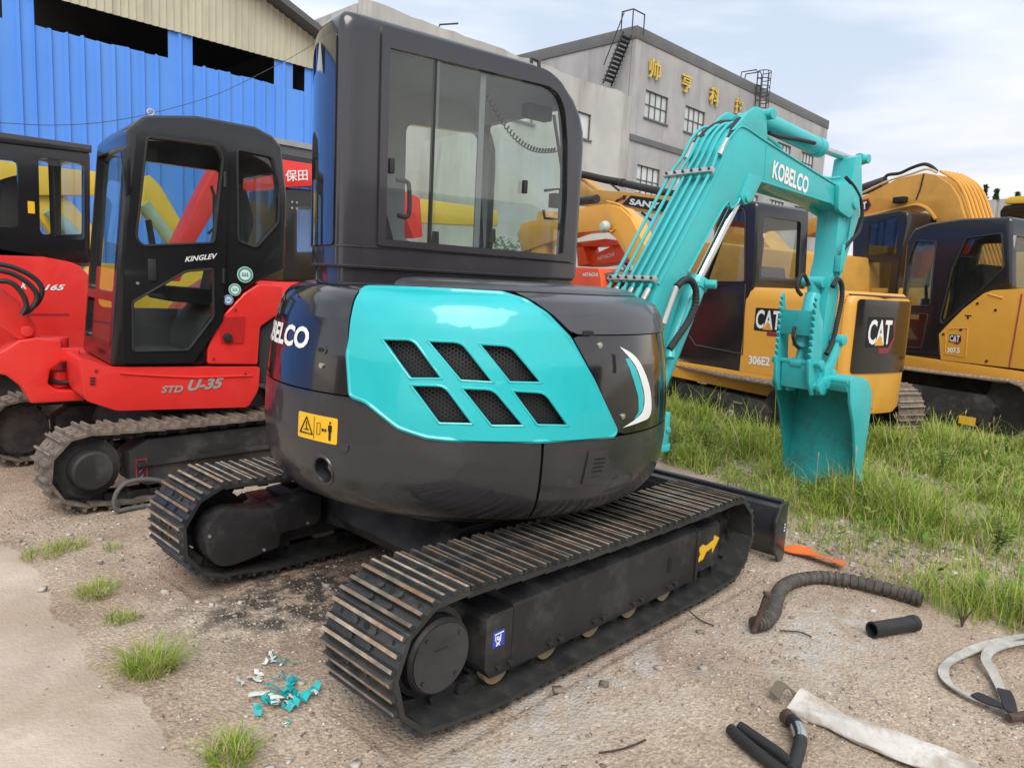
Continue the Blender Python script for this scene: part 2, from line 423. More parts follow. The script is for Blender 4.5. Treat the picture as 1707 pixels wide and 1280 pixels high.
def belt(parent, path, n, w, yc, shoe, off=0.):
    fr, pitch = resample(path, n, off)
    for x, z, tx, tz in fr:
        # path runs rear bottom -> rear -> top -> front : outward normal lies to the left of travel
        nx, nz = -tz, tx
        M = Matrix(((tx, 0, nx, x), (0, 1, 0, yc), (tz, 0, nz, z), (0, 0, 0, 1)))
        link('track_shoe', shoe, parent, M)
    return fr
def chain(parent, fr, pitch, yc):
    mb = MB()
    for x, z, tx, tz in fr:
        nx, nz = -tz, tx
        rot = Matrix(((tx, 0, nx), (0, 1, 0), (tz, 0, nz)))
        c = Vector((x, yc, z)) - rot @ Vector((0, 0, .028))
        for sy in (-.055, .055):
            mb.box(c + rot @ Vector((.0, sy, 0)), (pitch*.92, .022, .042), rot)
            mb.box(c + rot @ Vector((pitch*.38, sy*1.35, 0)), (pitch*.38, .02, .046), rot)
        a = c + rot @ Vector((pitch/2, -.085, 0)); mb.cyl(a, a + Vector((0, .17, 0)), .017, 8)
    return mb.build('chain', UNDER, parent)
HSH = shoe_mesh(.40, .135)
HP = track_path(-.945, .272, .215, .955, .250, .205, .030)
for side in (-1, 1):
    yc = side*.80; inn = -side
    trk = MB(); 
    for k in range(12):   # drive sprocket teeth and hub
        a = 2*math.pi*k/12; trk.box((-.945+.165*math.cos(a), yc, .272+.165*math.sin(a)), (.05, .035, .03), Matrix.Rotation(-a, 3, 'Y'))
    trk.lathe([(.05, -.03), (.155, -.03), (.155, .03), (.05, .03)], (-.945, yc, .272))
    tr = trk.build('track', UNDER, hero, ang=40)
    trk = MB(); trk.lathe([(.05, -.06), (.165, -.06), (.17, -.025), (.17, .025), (.165, .06), (.05, .06)], (.955, yc, .250)); trk.build('idler', UNDER, tr, ang=40)
    fr = belt(tr, HP, 40, .40, yc, HSH, .3 if side < 0 else .62)
    chain(tr, fr, .135, yc)
    # frame: sloped top, flat outer face, with the telescoping idler yoke in front
    fo = yc + side*.14; fi = yc - side*.13
    fm = MB(); sec = [(fo, .098), (fo, .342), (fo - side*.012, .352), (yc - side*.02, .405), (fi, .40), (fi, .125)]
    fm.ext([(-.735, 0)]*0 or sec, -.60, .69, lambda a, b, d: (d, a, b))
    rear = [(fo, .105), (fo, .342), (fo-side*.012, .352), (yc-side*.02, .405), (fi, .40), (fi, .125)]
    fm.ext([(-.735, .140), (-.705, .098), (-.60, .098), (-.60, .342), (-.715, .342), (-.735, .322)], fi, fo)
    F = fm.build('track_frame', UNDER, hero, bevel=.006)
    b = MB(); b.ext([(y + (side*.006 if y == fo else 0), z + (.006 if z > .3 else -.006)) for y, z in sec], .69, .712, lambda a, b_, d: (d, a, b_)); b.build('frame_band', UNDER, F, bevel=.003)
    b = MB(); b.ext([(fo - side*.008, .125), (fo - side*.008, .335), (fo-side*.03, .35), (fi, .36), (fi, .13)], .712, .93, lambda a, b_, d: (d, a, b_)); b.build('idler_yoke', UNDER, F, bevel=.005)
    for x in (-.64, -.36, -.08, .20, .48):
        b = MB(); b.lathe([(.03, -.085), (.066, -.085), (.066, -.05), (.045, -.045), (.045, .045), (.066, .05), (.066, .085), (.03, .085)], (x, yc + side*.02, .108), n=20); b.build('roller', TAN, F)
        b = MB(); b.cyl((x+.03, fo-side*.005, .132), (x+.03, fo+side*.012, .132), .012, 6); b.cyl((x-.03, fo-side*.005, .132), (x-.03, fo+side*.012, .132), .012, 6); b.build('bolt', UNDER, F)
    b = MB(); b.cyl((.03, yc, .36), (.03, yc, .455), .018); b.lathe([(.045, -.06), (.05, 0), (.045, .06)], (.03, yc, .425)); b.build('carrier_roller', UNDER, F)
    # final drive
    d = MB(); y0 = yc + side*.05; d.lathe([(.05, 0), (.155, 0), (.155, side*.045), (.135, side*.055), (.132, side*.095), (.122, side*.105)], (-.955, y0, .275), n=40)
    D = d.build('final_drive', UNDER, hero)
    d = MB(); d.lathe([(.12, side*.104), (.117, side*.110), (.02, side*.110)], (-.955, y0, .275), n=40)
    for k in range(4):
        a = .7 + math.pi/2*k; d.cyl((-.955+.1*math.cos(a), y0+side*.108, .275+.1*math.sin(a)), (-.955+.1*math.cos(a), y0+side*.115, .275+.1*math.sin(a)), .008, 8)
    d.box((-.955, y0+side*.111, .305), (.05, .004, .003)); d.build('drive_cover', SATINB, D)
    if side < 0:
        fo2 = fo
        fnS = lambda u, v, d: (u, fo2 - d, v)
        fc = lambda u, v: (u, v)
        b = MB(); b.panel(stadium((.455, .235), .030, .075), d0=.0005, d1=.002, fn=fnS); b.build('slot', DARK, F)
        b = MB(); b.panel(stadium((.0, .0), .12, .05), d0=0, d1=.003, fn=lambda u, v, d: (.03+u, fo2+.07+v, .374+d - (v)*-.33)); b.build('frame_hole', DARK, F)
        b = MB(); b.panel([(-.703, .212), (-.643, .212), (-.643, .272), (-.703, .272)], d0=.0004, d1=.0016, fn=fnS); S = b.build('blue_decal', mat('blue_decal', (.03, .06, .42), .4), F)
        b = MB(); pw = lambda pts, r=.0022: b.tube([fnS(u, v, .003) for u, v in pts], r, 6)
        pw([(-.695, .262), (-.65, .264)]); pw([(-.69, .257), (-.69, .240), (-.682, .228), (-.674, .226), (-.666, .236), (-.664, .258)]); pw([(u, v) for u, v in circ((-.677, .245), .006, 8)] + [(-.671, .245)]); pw([(-.684, .228), (-.668, .218)]); pw([(-.670, .228), (-.686, .218)]); b.build('decal_mark', WHITE, S)
        a0 = (.735, .195); k = .11
        ar = [(0, .02), (.22, .10), (.12, .24), (.34, .36), (.50, .28), (.78, .48), (.74, .30), (1.28, .80), (1.12, .98), (1.02, .80), (.98, .98)]
        ar = [(.822+(u-.815)*1.12, .232+(v-.236)*1.2) for u, v in [(.725, .19), (.775, .196), (.80, .222), (.85, .232), (.855, .206), (.91, .262), (.862, .283), (.858, .262), (.795, .250), (.765, .262), (.728, .250), (.748, .222)]]
        b = MB(); b.panel(ar, d0=.0, d1=.002, fn=lambda u, v, d: (u, fo2 + .008 - d, v)); b.build('arrow_decal', YSTK, F)
    else:
        # guard plate over the travel motor on the inner side
        tp = [(445,650),(455,570),(500,500),(570,450),(640,437),(935,430),(950,400),(1030,385),(1130,325),(1215,345),(1210,480),(1180,530),(945,590),(935,680),(640,800),(560,812),(500,790),(460,730)]
        yi = .575; po = fillet(FU.trs([(230+x*.2519, 740+y*.2519) for x, y in tp], yi), .02, 3)
        b = MB(); b.ext(po, yi, yi+.14); G = b.build('motor_guard', UNDER, hero, bevel=.008)
        for px, py in ((472,610),(832,698),(1122,522)):
            s, z = FU.tr(230+px*.2519, 740+py*.2519, yi); b = MB(); b.cyl((s, yi+.002, z), (s, yi-.007, z), .008, 8); b.build('bolt', ZINC, G)
# ---- car body between the tracks, slew ring, dozer blade
b = MB(); b.ext([(-.50, .30), (-.38, .44), (.38, .44), (.55, .30), (.42, .20), (-.40, .20)], -.40, .40)
for sx in (-.42, .30):
    for sy in (-1, 1):
        b.ext([(sy*.32, .40), (sy*.70, .33), (sy*.70, .19), (sy*.32, .22)], sx, sx+.16, lambda a, c, d: (d, a, c))
b.build('car_body', UNDER, hero, bevel=.008)
b = MB(); b.lathe([(.40, .40), (.46, .43), (.46, .50), (.43, .51), (.43, .60)], (0, 0, 0), 'z', 40); b.build('slew_ring', UNDER, hero)
b = MB(); prof = [(1.545, .345), (1.50, .325), (1.475, .22), (1.488, .12), (1.545, .028), (1.575, .018), (1.580, .034), (1.530, .13), (1.518, .22), (1.535, .295), (1.568, .325), (1.568, .355)]
b.ext(prof, -.985, .985); BL = b.build('dozer_blade', SATINB, hero, bevel=.004)
b = MB(); b.cyl((1.548, -.985, .352), (1.548, .985, .352), .017, 10); b.build('blade_top_edge', SATINB, BL)
for sy in (-1, 1):
    b = MB(); b.ext(fillet([(1.30, .09), (1.33, .30), (1.52, .352), (1.585, .34), (1.585, .012), (1.44, .012)] if 0 else [(1.455, .10), (1.44, .25), (1.50, .345), (1.59, .352), (1.59, .008), (1.53, .008)], .015), sy*.985, sy*1.003); b.build('blade_end_plate', SATINB, BL, bevel=.003)
b = MB(); b.ext([(1.545, .17), (1.575, .17), (1.575, .235), (1.545, .235)], -1.0045, -1.0035); S = b.build('blade_decal', mat('navy_decal', (.03, .05, .16), .4), BL)
b = MB()
for k in range(3): b.box((1.560, -1.0049, .187 + k*.018), (.018, .0006, .008))
b.build('decal_mark', WHITE, S)
for sy in (-.30, .30):
    b = MB(); b.ext([(.35, .33), (1.0, .30), (1.49, .22), (1.49, .12), (.95, .20), (.35, .24)], sy-.045, sy+.045); b.build('blade_arm', UNDER, hero, bevel=.006)
b = MB(); b.cyl((.45, 0, .40), (1.0, 0, .30), .045); b.cyl((1.0, 0, .30), (1.47, 0, .22), .025); b.build('blade_cylinder', UNDER, hero)
# ---- upper structure: the round house, its outline is a turned surface about the slew axis
PZ = [.56, .60, .66, .74, .85, 1.0, 1.2, 1.33, 1.40, 1.44, 1.465, 1.476]
PR = [.80, .875, .925, .950, .960, .955, .935, .91, .885, .855, .80, .74]
KA = .94*math.pi/180
def rz(z): return float(np.interp(z, PZ, PR))
def fnB(u, z, d):
    a = u/.94; r = rz(z) + d
    return (r*math.cos(a), r*math.sin(a), z)
def AZ(pts): return [(a*KA, z) for a, z in pts]
def cast_body(px, py, rfun=rz, zlo=.55, zhi=1.477):
    d = ray(px, py); d = d/np.hypot(d[0], d[1])
    for t in np.arange(1.5, 5, .003):
        x, y, z = t*d[0]-HC[0], t*d[1]-HC[1], CAM_H+t*d[2]
        if zlo < z < zhi and math.hypot(x, y) < rfun(z):
            return ((math.degrees(math.atan2(y, x)) + 8) % 360, z)
def CB(pts): return AZ([cast_body(*p) for p in pts])
def rim(loop, r, fn, d, name, m, parent, T=TU):
    b = MB(); b.tube([fn(u, v, d) for u, v in loop], r, 6, closed=True); return b.build(name, m, parent, T=T)
ST = (.05, .03)
b = MB(); prof = [(rz(z)-.035, z) for z in np.linspace(.565, 1.465, 24)]
b.lathe(prof, (0, 0, 0), 'z', 72); b.v = [(min(x, .66), y, z) for x, y, z in b.v]
CORE = b.build('house_frame', DARK, hero, T=TU)
# counterweight skirt with the lower recess
hole_c = cast_body(541, 783); plug_c = cast_body(577, 745)
hl = circ((hole_c[0]*KA, hole_c[1]), .052, 24, .058)
skirt = AZ([(95, .565), (160, .565), (205, .565), (252.2, .565), (252.2, .913), (230, .915), (226, .918), (219.5, .945), (214.5, .995), (211, 1.03), (207, 1.043), (165, 1.043), (95, 1.043)])
b = MB(); b.panel(skirt, [hl], -.03, .008, fnB, ST); CW = b.build('counterweight', SATINB, hero, T=TU, ang=40)
rim(hl, .008, fnB, .005, 'recess_rim', SATINB, CW)
b = MB()
for k in range(24):
    pass
c0 = fnB(hole_c[0]*KA, hole_c[1], -.03); c1 = fnB(hole_c[0]*KA - .01, hole_c[1]+.012, -.10)
b.cyl(fnB(hole_c[0]*KA, hole_c[1], .0), c1, .056, 24, .03, cap=False); b.build('recess_cup', SATINB, CW, T=TU)
b = MB(); b.cyl(c1, fnB(hole_c[0]*KA+.006, hole_c[1]+.004, -.035), .026, 10, .018); b.build('recess_hook', GREYP, CW, T=TU)
p = (plug_c[0]*KA, plug_c[1]); b = MB(); b.cyl(fnB(*p, -.01), fnB(*p, .012), .024, 20, .020); b.build('round_plug', SATINB, CW, T=TU)
b = MB(); b.panel(AZ([(252.9, .565), (300, .565), (324, .565), (324, .913), (252.9, .913)]), (), -.03, .006, fnB, ST); SK = b.build('side_skirt', SATINB, hero, T=TU, ang=40)
# service vent in the skirt
lv = CB([(979, 750), (1014, 748), (1004, 804), (966, 807)]); b = MB(); b.panel(fillet(lv, .008), (), .004, .013, fnB, (.03, .05)); LV = b.build('service_cover', SATINB, SK, T=TU)
cu, cv = sum(p[0] for p in lv)/4, sum(p[1] for p in lv)/4
for k in range(4):
    u0 = cu + .008 - k*.003; v0 = cv + .035 - k*.017
    b = MB(); b.panel(stadium((u0, v0), .058, .007), (), .0132, .0142, fnB, (.03, 0)); b.build('vent_slot', DARK, LV, T=TU)
# rear door (gloss black)
b = MB(); b.panel(AZ([(95, 1.049), (150, 1.049), (206.8, 1.049), (204.6, 1.30), (203.6, 1.472), (150, 1.472), (95, 1.472)]), (), -.03, .006, fnB, (.05, .018)); RD = b.build('rear_door', GLOSSB, hero, T=TU, ang=50)
la = cast_body(540, 583); b = MB(); b.panel(stadium((la[0]*KA, la[1]), .052, .030), (), .004, .010, fnB, (.02, 0)); LA = b.build('door_latch', GLOSSB, RD, T=TU)
b = MB(); b.panel(stadium((la[0]*KA-.004, la[1]), .034, .016), (), .0102, .0112, fnB); b.build('latch_pull', DARK, LA, T=TU)
lk = cast_body(539, 609); b = MB(); b.cyl(fnB(lk[0]*KA, lk[1], .0), fnB(lk[0]*KA, lk[1], .014), .011, 14); b.build('lock_barrel', ZINC, RD, T=TU)
# counterweight lettering runs round the tail
a0, a1 = 153.0*KA, 191.8*KA
lettering('KOBELCO', lambda u, v, d: fnB(a0 + u, 1.202 + v, .0065 + d), a1-a0, .088, 'lettering', WHITE, RD, bold=.05, T=TU)
# warning sticker
sc = CB([(502, 684), (566, 698), (564, 740), (502, 729)])
u0 = min(p[0] for p in sc); u1 = max(p[0] for p in sc); v0, v1 = .853, .955
b = MB(); b.panel(fillet([(u0, v0), (u1, v0), (u1, v1), (u0, v1)], .008), (), .008, .0092, fnB, (.04, 0)); SS = b.build('warning_sticker', YSTK, CW, T=TU)
fs = lambda x, y, d=.0112: fnB(u0 + (u1-u0)*x, v0 + (v1-v0)*y, d)
b = MB()
ln = lambda pts, r=.0016: b.tube([fs(x, y) for x, y in pts], r, 5)
ln([(.08, .22), (.25, .85), (.42, .22), (.08, .22)], .003); ln([(.25, .68), (.25, .42), (.31, .36)], .002); ln([(.18, .36), (.32, .36)], .0015)
ln([(.455, .08), (.455, .92)], .001)
ln([(.53, .28), (.53, .72), (.61, .72), (.61, .28), (.53, .28)], .0012); ln([(.65, .48), (.76, .48)], .002); ln([(.68, .54), (.65, .48), (.68, .42)], .0018); ln([(.73, .54), (.76, .48), (.73, .42)], .0018)
b.panel([(.825, .74), (.855, .74), (.855, .84), (.825, .84)], (), .010, .0115, lambda x, y, d: fs(x, y, d)); b.panel([(.80, .46), (.80, .70), (.88, .70), (.88, .46), (.865, .46), (.862, .12), (.845, .12), (.84, .4), (.835, .12), (.818, .12), (.815, .46)], (), .010, .0115, lambda x, y, d: fs(x, y, d))
b.build('sticker_print', DARK, SS, T=TU)
# teal engine door with six slanted, meshed vents
teal = AZ([(204.9, 1.458), (215, 1.4625), (230, 1.4635), (243, 1.462), (248.3, 1.44), (253.5, 1.39), (259.0, 1.305), (265.5, 1.14), (273.2, .938), (272.3, .921), (252, .9215), (231, .9225), (226.5, .926), (220, .953), (215.2, 1.003), (211.8, 1.037), (207.6, 1.052), (205.9, 1.20)])
VT = [[(643,567),(692,568),(735,628),(686,628)], [(718,570),(770,572),(818,634),(768,631)], [(802,575),(850,578),(897,635),(848,634)],
      [(690,643),(742,644),(785,703),(733,702)], [(773,648),(822,650),(868,706),(818,706)], [(855,652),(905,655),(941,706),(893,705)]]
def grow(v, k): 
    cx, cy = sum(p[0] for p in v)/4, sum(p[1] for p in v)/4; return [(cx+(x-cx)*k, cy+(y-cy)*k) for x, y in v]
vents = [fillet(CB(grow(v, 1.09)), [.006, .03, .006, .006], 4) for v in VT]
b = MB(); b.panel(fillet(teal, .012, 2), vents, -.012, .016, fnB, (.045, .022)); ED = b.build('engine_door', TEAL, hero, T=TU, ang=45)
rim(fillet(teal, .012, 2), .010, fnB, .010, 'door_edge', TEAL, ED)
HEXM = mat('grille_wire', (.05, .05, .055), .4, metal=.6)
def inside(p, poly):
    x, y = p; c = False
    for i in range(len(poly)):
        (x0, y0), (x1, y1) = poly[i-1], poly[i]
        if (y0 > y) != (y1 > y) and x < (x1-x0)*(y-y0)/(y1-y0)+x0: c = not c
    return c
for v in vents:
    vr = rim(v, .0055, fnB, .014, 'vent_rim', TEAL, ED)
    b = MB(); A = [p[0] for p in v]; B = [p[1] for p in v]; h = .0088
    nx = int((max(A)-min(A))/(h*1.5))+2; ny = int((max(B)-min(B))/(h*1.732))+2
    for i in range(-1, nx):
        for j in range(-1, ny):
            cx = min(A)+i*h*1.5; cy = min(B)+(j+.5*(i % 2))*h*1.732
            if not inside((cx, cy), v): continue
            hx = [(cx+h*math.cos(k*math.pi/3), cy+h*math.sin(k*math.pi/3)) for k in range(6)]
            for k in range(3):
                (xa, ya), (xb, yb) = hx[k], hx[(k+1) % 6]; dx, dy = xb-xa, yb-ya; l = math.hypot(dx, dy); ox, oy = -dy/l*.0008, dx/l*.0008
                b.add([fnB(xa-ox, ya-oy, -.013), fnB(xb-ox, yb-oy, -.013), fnB(xb+ox, yb+oy, -.013), fnB(xa+ox, ya+oy, -.013)], [(0, 1, 2, 3)])
    tag(b.build('vent_mesh', HEXM, ED, T=TU), kind='stuff')
# black side tank cover with the white and teal swoosh
b = MB(); b.panel(AZ([(260.3, 1.306), (266.6, 1.14), (274.3, .930), (276.5, .921), (324, .921), (324, 1.316), (262, 1.316)]), (), -.03, .008, fnB, (.045, .03)); TC = b.build('tank_cover', GLOSSB, hero, T=TU, ang=45)
sw = [cast_body(*q) for q in [(1029, 577), (1050, 592), (1066, 615), (1077, 645), (1080, 675), (1076, 695), (1062, 703), (1035, 712)]]
swi = [cast_body(*q) for q in [(1035, 711), (1058, 697), (1069, 683), (1071, 660), (1066, 635), (1058, 613), (1047, 597), (1030, 578)]]
wx = [(sw[0][0], sw[0][1])] + [(a+.9, z) for a, z in sw[1:-1]] + [sw[-1]]
wsm = lambda l: [(p.x, p.y) for p in smooth(l, 5)]
b = MB(); b.panel(AZ(wsm(wx) + wsm([sw[-1]] + [(a, z) for a, z in swi[1:-1]] + [wx[0]])[1:-1]), (), .0085, .0095, fnB, (.04, 0)); b.build('white_swoosh', WHITE, TC, T=TU)
sw2 = [(a-.3, z) for a, z in swi[1:-1]]; sw3 = [(a-3.2*math.sin(math.pi*(i+.4)/6.6), z) for i, (a, z) in enumerate(sw2)][::-1]
b = MB(); b.panel(AZ(sw2 + sw3), (), .0085, .0093, fnB, (.04, 0)); b.build('teal_swoosh', TEAL, TC, T=TU)
kh = cast_body(1021, 606); b = MB(); b.panel(stadium((kh[0]*KA, kh[1]), .026, .085), [stadium((kh[0]*KA, kh[1]), .015, .072)], .006, .012, fnB); b.build('slot_rim', SATINB, TC, T=TU)
b = MB(); b.panel(stadium((kh[0]*KA, kh[1]), .016, .074), (), .0082, .009, fnB); b.build('cover_slot', DARK, TC, T=TU)
for q in ((997, 575), (1035, 693)):
    k = cast_body(*q); b = MB(); b.cyl(fnB(k[0]*KA, k[1], 0), fnB(k[0]*KA, k[1], .013), .012, 16); b.cyl(fnB(k[0]*KA, k[1], .0), fnB(k[0]*KA, k[1], .017), .006, 10); b.build('cover_bolt', ZINC, TC, T=TU)
# charcoal hood over the right rear
b = MB(); b.panel(AZ([(246.9, 1.470), (250.8, 1.438), (255.2, 1.39), (259.2, 1.333), (261.5, 1.322), (324, 1.322), (324, 1.474), (247, 1.474)]), (), -.03, .018, fnB, (.045, .016)); HD = b.build('hood', HOODM, hero, T=TU, ang=50)
hp = [(rz(1.474)+.02) for _ in range(1)][0]
dome = MB(); rings = [(.785, 1.474), (.765, 1.490), (.72, 1.502), (.60, 1.510), (.35, 1.514)]
na = 40; al = [R_(212 + (324-212)*k/na) for k in range(na+1)]
vsd = [(min(.64, r*math.cos(a)), min(r*math.sin(a), -.14), z) for r, z in rings for a in al]
dome.add(vsd, [(i*(na+1)+k, i*(na+1)+k+1, (i+1)*(na+1)+k+1, (i+1)*(na+1)+k) for i in range(len(rings)-1) for k in range(na)])
dome.build('hood_top', HOODM, HD, T=TU, ang=60)
b = MB(); pts = [fnB(a*KA, 1.474, .018) for a in np.linspace(212, 324, 30)]; b.tube([(min(x, .64), y, z) for x, y, z in pts], .010, 8); b.build('hood_lip', HOODM, HD, T=TU)
b = MB(); kk = cast_body(975, 553); b.panel(fillet([(kk[0]*KA-.03, 1.318), (kk[0]*KA+.03, 1.318), (kk[0]*KA+.022, 1.336), (kk[0]*KA-.022, 1.336)], .004), (), .018, .024, fnB); b.build('hood_grip', DARK, HD, T=TU)
b = MB(); b.ext([(.765*math.cos(R_(a)), .765*math.sin(R_(a))) for a in range(95, 213, 4)] + [(-.5, -.12), (-.05, .70)], 1.463, 1.474, lambda a, c, d: (a, c, d)); b.build('rear_deck', GLOSSB, RD, T=TU, bevel=.004)

# ---- cab
CT, CL, CR = -.12, .74, .765
def cab_ring(z, ins, front=.575, rr=.30, zc=2.215):
    sf = front if z < zc else front - rr + math.sqrt(max(0, rr*rr - min(rr, z-zc)**2)); sf -= ins
    t0 = CT + ins; r = CR - ins; P = []
    for k in range(5): P.append((sf - .035 + .035*math.sin(k*math.pi/8), t0 + .035 - .035*math.cos(k*math.pi/8)) if 0 else (sf - .035*(1-math.cos(math.pi/2 + math.pi/2*0)) if 0 else sf - .035*(1 - math.cos(math.pi/2*(4-k)/4)), t0 + .035*(1 - math.sin(math.pi/2*(4-k)/4)) if 0 else t0 + .035*(1-math.sin(math.pi/2*k/4)) ))
    P = [(sf - .035 + .035*math.cos(a), t0 + .035 - .035*math.sin(a)) for a in [math.pi/2*k/4 for k in range(5)]]      # front right corner -> side
    for k in range(1, 9): P.append((sf-.035 + (-.65 - (sf-.035))*k/8, t0))
    a1 = math.asin(.02/r) if r else 0                                  # rounded rear right corner
    e = Vector((-r*math.cos(-.02), .06)); c = Vector((-r*.9935, t0)); s = Vector((-.65, t0))
    for k in range(1, 8):
        t = k/8; q = s*(1-t)**2 + c*2*t*(1-t) + Vector((r*math.cos(R_(185.5)), r*math.sin(R_(185.5))))*t*t; P.append((q.x, q.y))
    for k in range(15):
        a = R_(185.5 - 81.5*k/14); P.append((r*math.cos(a), r*math.sin(a)))
    tl = r*math.sin(R_(104)); s0 = r*math.cos(R_(104))
    for k in range(1, 9): P.append((s0 + (sf-.035-s0)*k/8, tl))
    P += [(sf-.035 + .035*math.sin(a), tl - .035 + .035*math.cos(a)) for a in [math.pi/2*k/4 for k in range(1, 5)]]
    return P
def loft(rings):
    b = MB(); n = len(rings[0][0])
    for P, z in rings: b.v += [(x, y, z) for x, y in P]
    for i in range(len(rings)-1):
        for k in range(n): b.f.append([i*n+k, i*n+(k+1) % n, (i+1)*n+(k+1) % n, (i+1)*n+k]); b.mi.append(0)
    b.f += [list(range(n))[::-1], [(len(rings)-1)*n+k for k in range(n)]]; b.mi += [0, 0]
    return b
zs = [1.45, 1.54, 1.545, 1.60, 1.8, 2.0, 2.2, 2.28, 2.35, 2.42, 2.47, 2.505]
rg = [(cab_ring(z, .0 if z > 1.542 else .015), z) for z in zs] + [(cab_ring(2.53, .008), 2.53), (cab_ring(2.545, .022), 2.545), (cab_ring(2.553, .045), 2.553), (cab_ring(2.556, .085), 2.556)]
outer = loft(rg).mesh('cab_outer', CABB, T=TU)
rgi = [(cab_ring(z, .045), z) for z in (1.525, 1.7, 2.0, 2.2, 2.28, 2.35, 2.42, 2.47, 2.50)]
cav = loft(rgi).mesh('cav', LINER, T=TU)
gl = UP.trs([(649, 81), (641, 399), (936, 425.5), (943, 330), (944, 240), (940, 185), (930, 158), (915, 145)], CT)
def prism(poly, d0, d1, fn=None): 
    b = MB(); b.ext(poly, d0, d1, fn); return b.mesh('cut', CABB, T=TU)
cuts = [cav, prism(gl, CT-.1, CT+.10)]
ldw = UP.trs([(672, 208), (797, 224), (797, 424), (668, 402)], .735); ldw = fillet(ldw, .05)
cuts.append(prism(ldw, .65, .86))
fw = fillet([(-.06, 1.60), (.66, 1.60), (.66, 2.40), (-.06, 2.40)], .05)
cuts.append(prism(fw, .40, .75, lambda a, c, d: (d, a, c)))
me = boolcut(outer, cuts)
CAB = link('cab', me, hero)
fro = UP.trs([(635.6, 43), (628, 409), (953, 437), (959, 330), (959.5, 240), (953, 185), (938, 142), (911, 117)], CT)
b = MB(); b.panel(fillet(fro, [.01, .01, .02, 0, .03, .05, .05, .05]), [fillet(gl, [.004, .004, .01, 0, .03, .04, .04, .04])], CT-.012, CT+.012); FRM = b.build('window_frame', CABB, CAB, T=TU, bevel=0)
# sliding panes
def px_s(x, y=250): return UP.tr(x, y, CT)[0]
spl = px_s(722)
gz0, gz1 = gl[1][1], gl[0][1]
paneL = [(gl[0][0], gz1), (gl[1][0], gz0), (spl+.02, gz0), (spl+.02, gz1)]
paneR = [(spl-.01, gz0)] + [p for p in gl[2:]] + [(spl-.01, gz1)]
b = MB(); b.panel(paneL, (), CT-.002, CT+.003); PN = b.build('window_pane', GLS, CAB, T=TU)
b = MB(); b.panel(paneR, (), CT+.008, CT+.013); PN2 = b.build('window_pane', GLG, CAB, T=TU)
b = MB(); b.box((spl, CT+.006, (gz0+gz1)/2), (.010, .020, gz1-gz0)); b.build('pane_seal', RUBB, PN, T=TU)
s1 = px_s(803); b = MB(); b.box((s1, CT+.014, (gz0+gz1)/2), (.030, .008, gz1-gz0)); b.build('pane_rail', GREYP, PN2, T=TU)
for q in ((651, 277), (873, 312)):
    s, z = UP.tr(*q, CT); b = MB(); b.box((s, CT-.008, z), (.022, .022, .062)); b.build('window_catch', RUBB, CAB, T=TU, bevel=.004)
b = MB(); b.panel(ldw, (), .69, .695); b.build('door_pane', GLS, CAB, T=TU)
b = MB(); b.ext([(-.06, 1.60), (.66, 1.60), (.66, 2.40), (-.06, 2.40)], .548, .553, lambda a, c, d: (d, a, c)); b.build('windshield', GLS, CAB, T=TU)
# smoked rear window wraps the round back
fnC = lambda u, z, d: ((CR+d)*math.cos(u/CR), (CR+d)*math.sin(u/CR), z)
for (a_lo, a_hi) in ((128, 185.3),):
    k = math.pi/180*CR
    b = MB(); b.panel(fillet([(a_lo*k, 1.625), (a_hi*k, 1.625), (a_hi*k, 2.465), (a_lo*k, 2.465)], .02), (), .002, .007, fnC, (.05, 0)); b.build('rear_window', mat('smoked_pane', (.014, .014, .016), .04, spec=.9, coat=1., var=.05), CAB, T=TU, ang=45)
b = MB(); P = cab_ring(1.55, -.012); b.tube([(x, y, 1.622) for x, y in cab_ring(1.55, 0)[4:40]], .004, 6); b.build('belt_trim', CABB, CAB, T=TU)
b = MB(); P = cab_ring(1.55, .004); b.tube([(x, y, 1.540) for x, y in P[4:40]], .009, 6); b.build('base_seal', RUBB, CAB, T=TU)
# grab handle, wiper, coiled lead, mirror bracket, beacon lug, seat
hs = [UP.tr(*q, CT+.03) for q in [(663, 300), (680, 303), (684, 315), (684, 352), (679, 362), (665, 359)]]
b = MB(); b.tube(smooth([(s, CT+.04, z) for s, z in hs], 5), .010, 8); b.build('grab_handle', RUBB, CAB, T=TU)
b = MB(); b.tube([(.56, .15 - .02, 2.40), (.575, .02, 2.0), (.58, .0, 1.80)], .010, 6); b.box((.575, .02, 2.0), (.012, .03, .42)); b.build('wiper', RUBB, CAB, T=TU)
b = MB(); c = []
A, Bq = Vector((.10, .12, 2.43)), Vector((.50, .02, 2.20))
for k in range(150):
    t = k/149; q = A.lerp(Bq, t); q.z -= .10*math.sin(math.pi*t)*1.0; c.append(q + Vector((math.cos(k*1.05)*.004, math.sin(k*1.05)*.012, math.cos(k*1.05)*.012)))
b.tube(c, .0035, 5); b.build('coiled_lead', RUBB, CAB, T=TU)
b = MB(); b.box((.38, .05, 2.37), (.16, .06, .07)); b.build('radio', DARK, CAB, T=TU, bevel=.01)
b = MB(); m_ = [UP.tr(*q, -.05) for q in [(908, 318), (934, 315), (932, 366), (908, 364), (906, 350)]]; b.tube([(s, -.05, z) for s, z in m_], .008, 6); s, z = UP.tr(926, 335, -.05); b.box((s, -.05, z), (.05, .05, .07)); b.build('monitor_bracket', RUBB, CAB, T=TU)
s, z = UP.tr(897, 99, -.02); b = MB(); b.tube([(s-.03, .0, 2.52), (s-.025, .0, z), (s+.02, .0, z), (s+.04, .0, 2.50)], .010, 8); b.build('lifting_eye', CABB, CAB, T=TU)
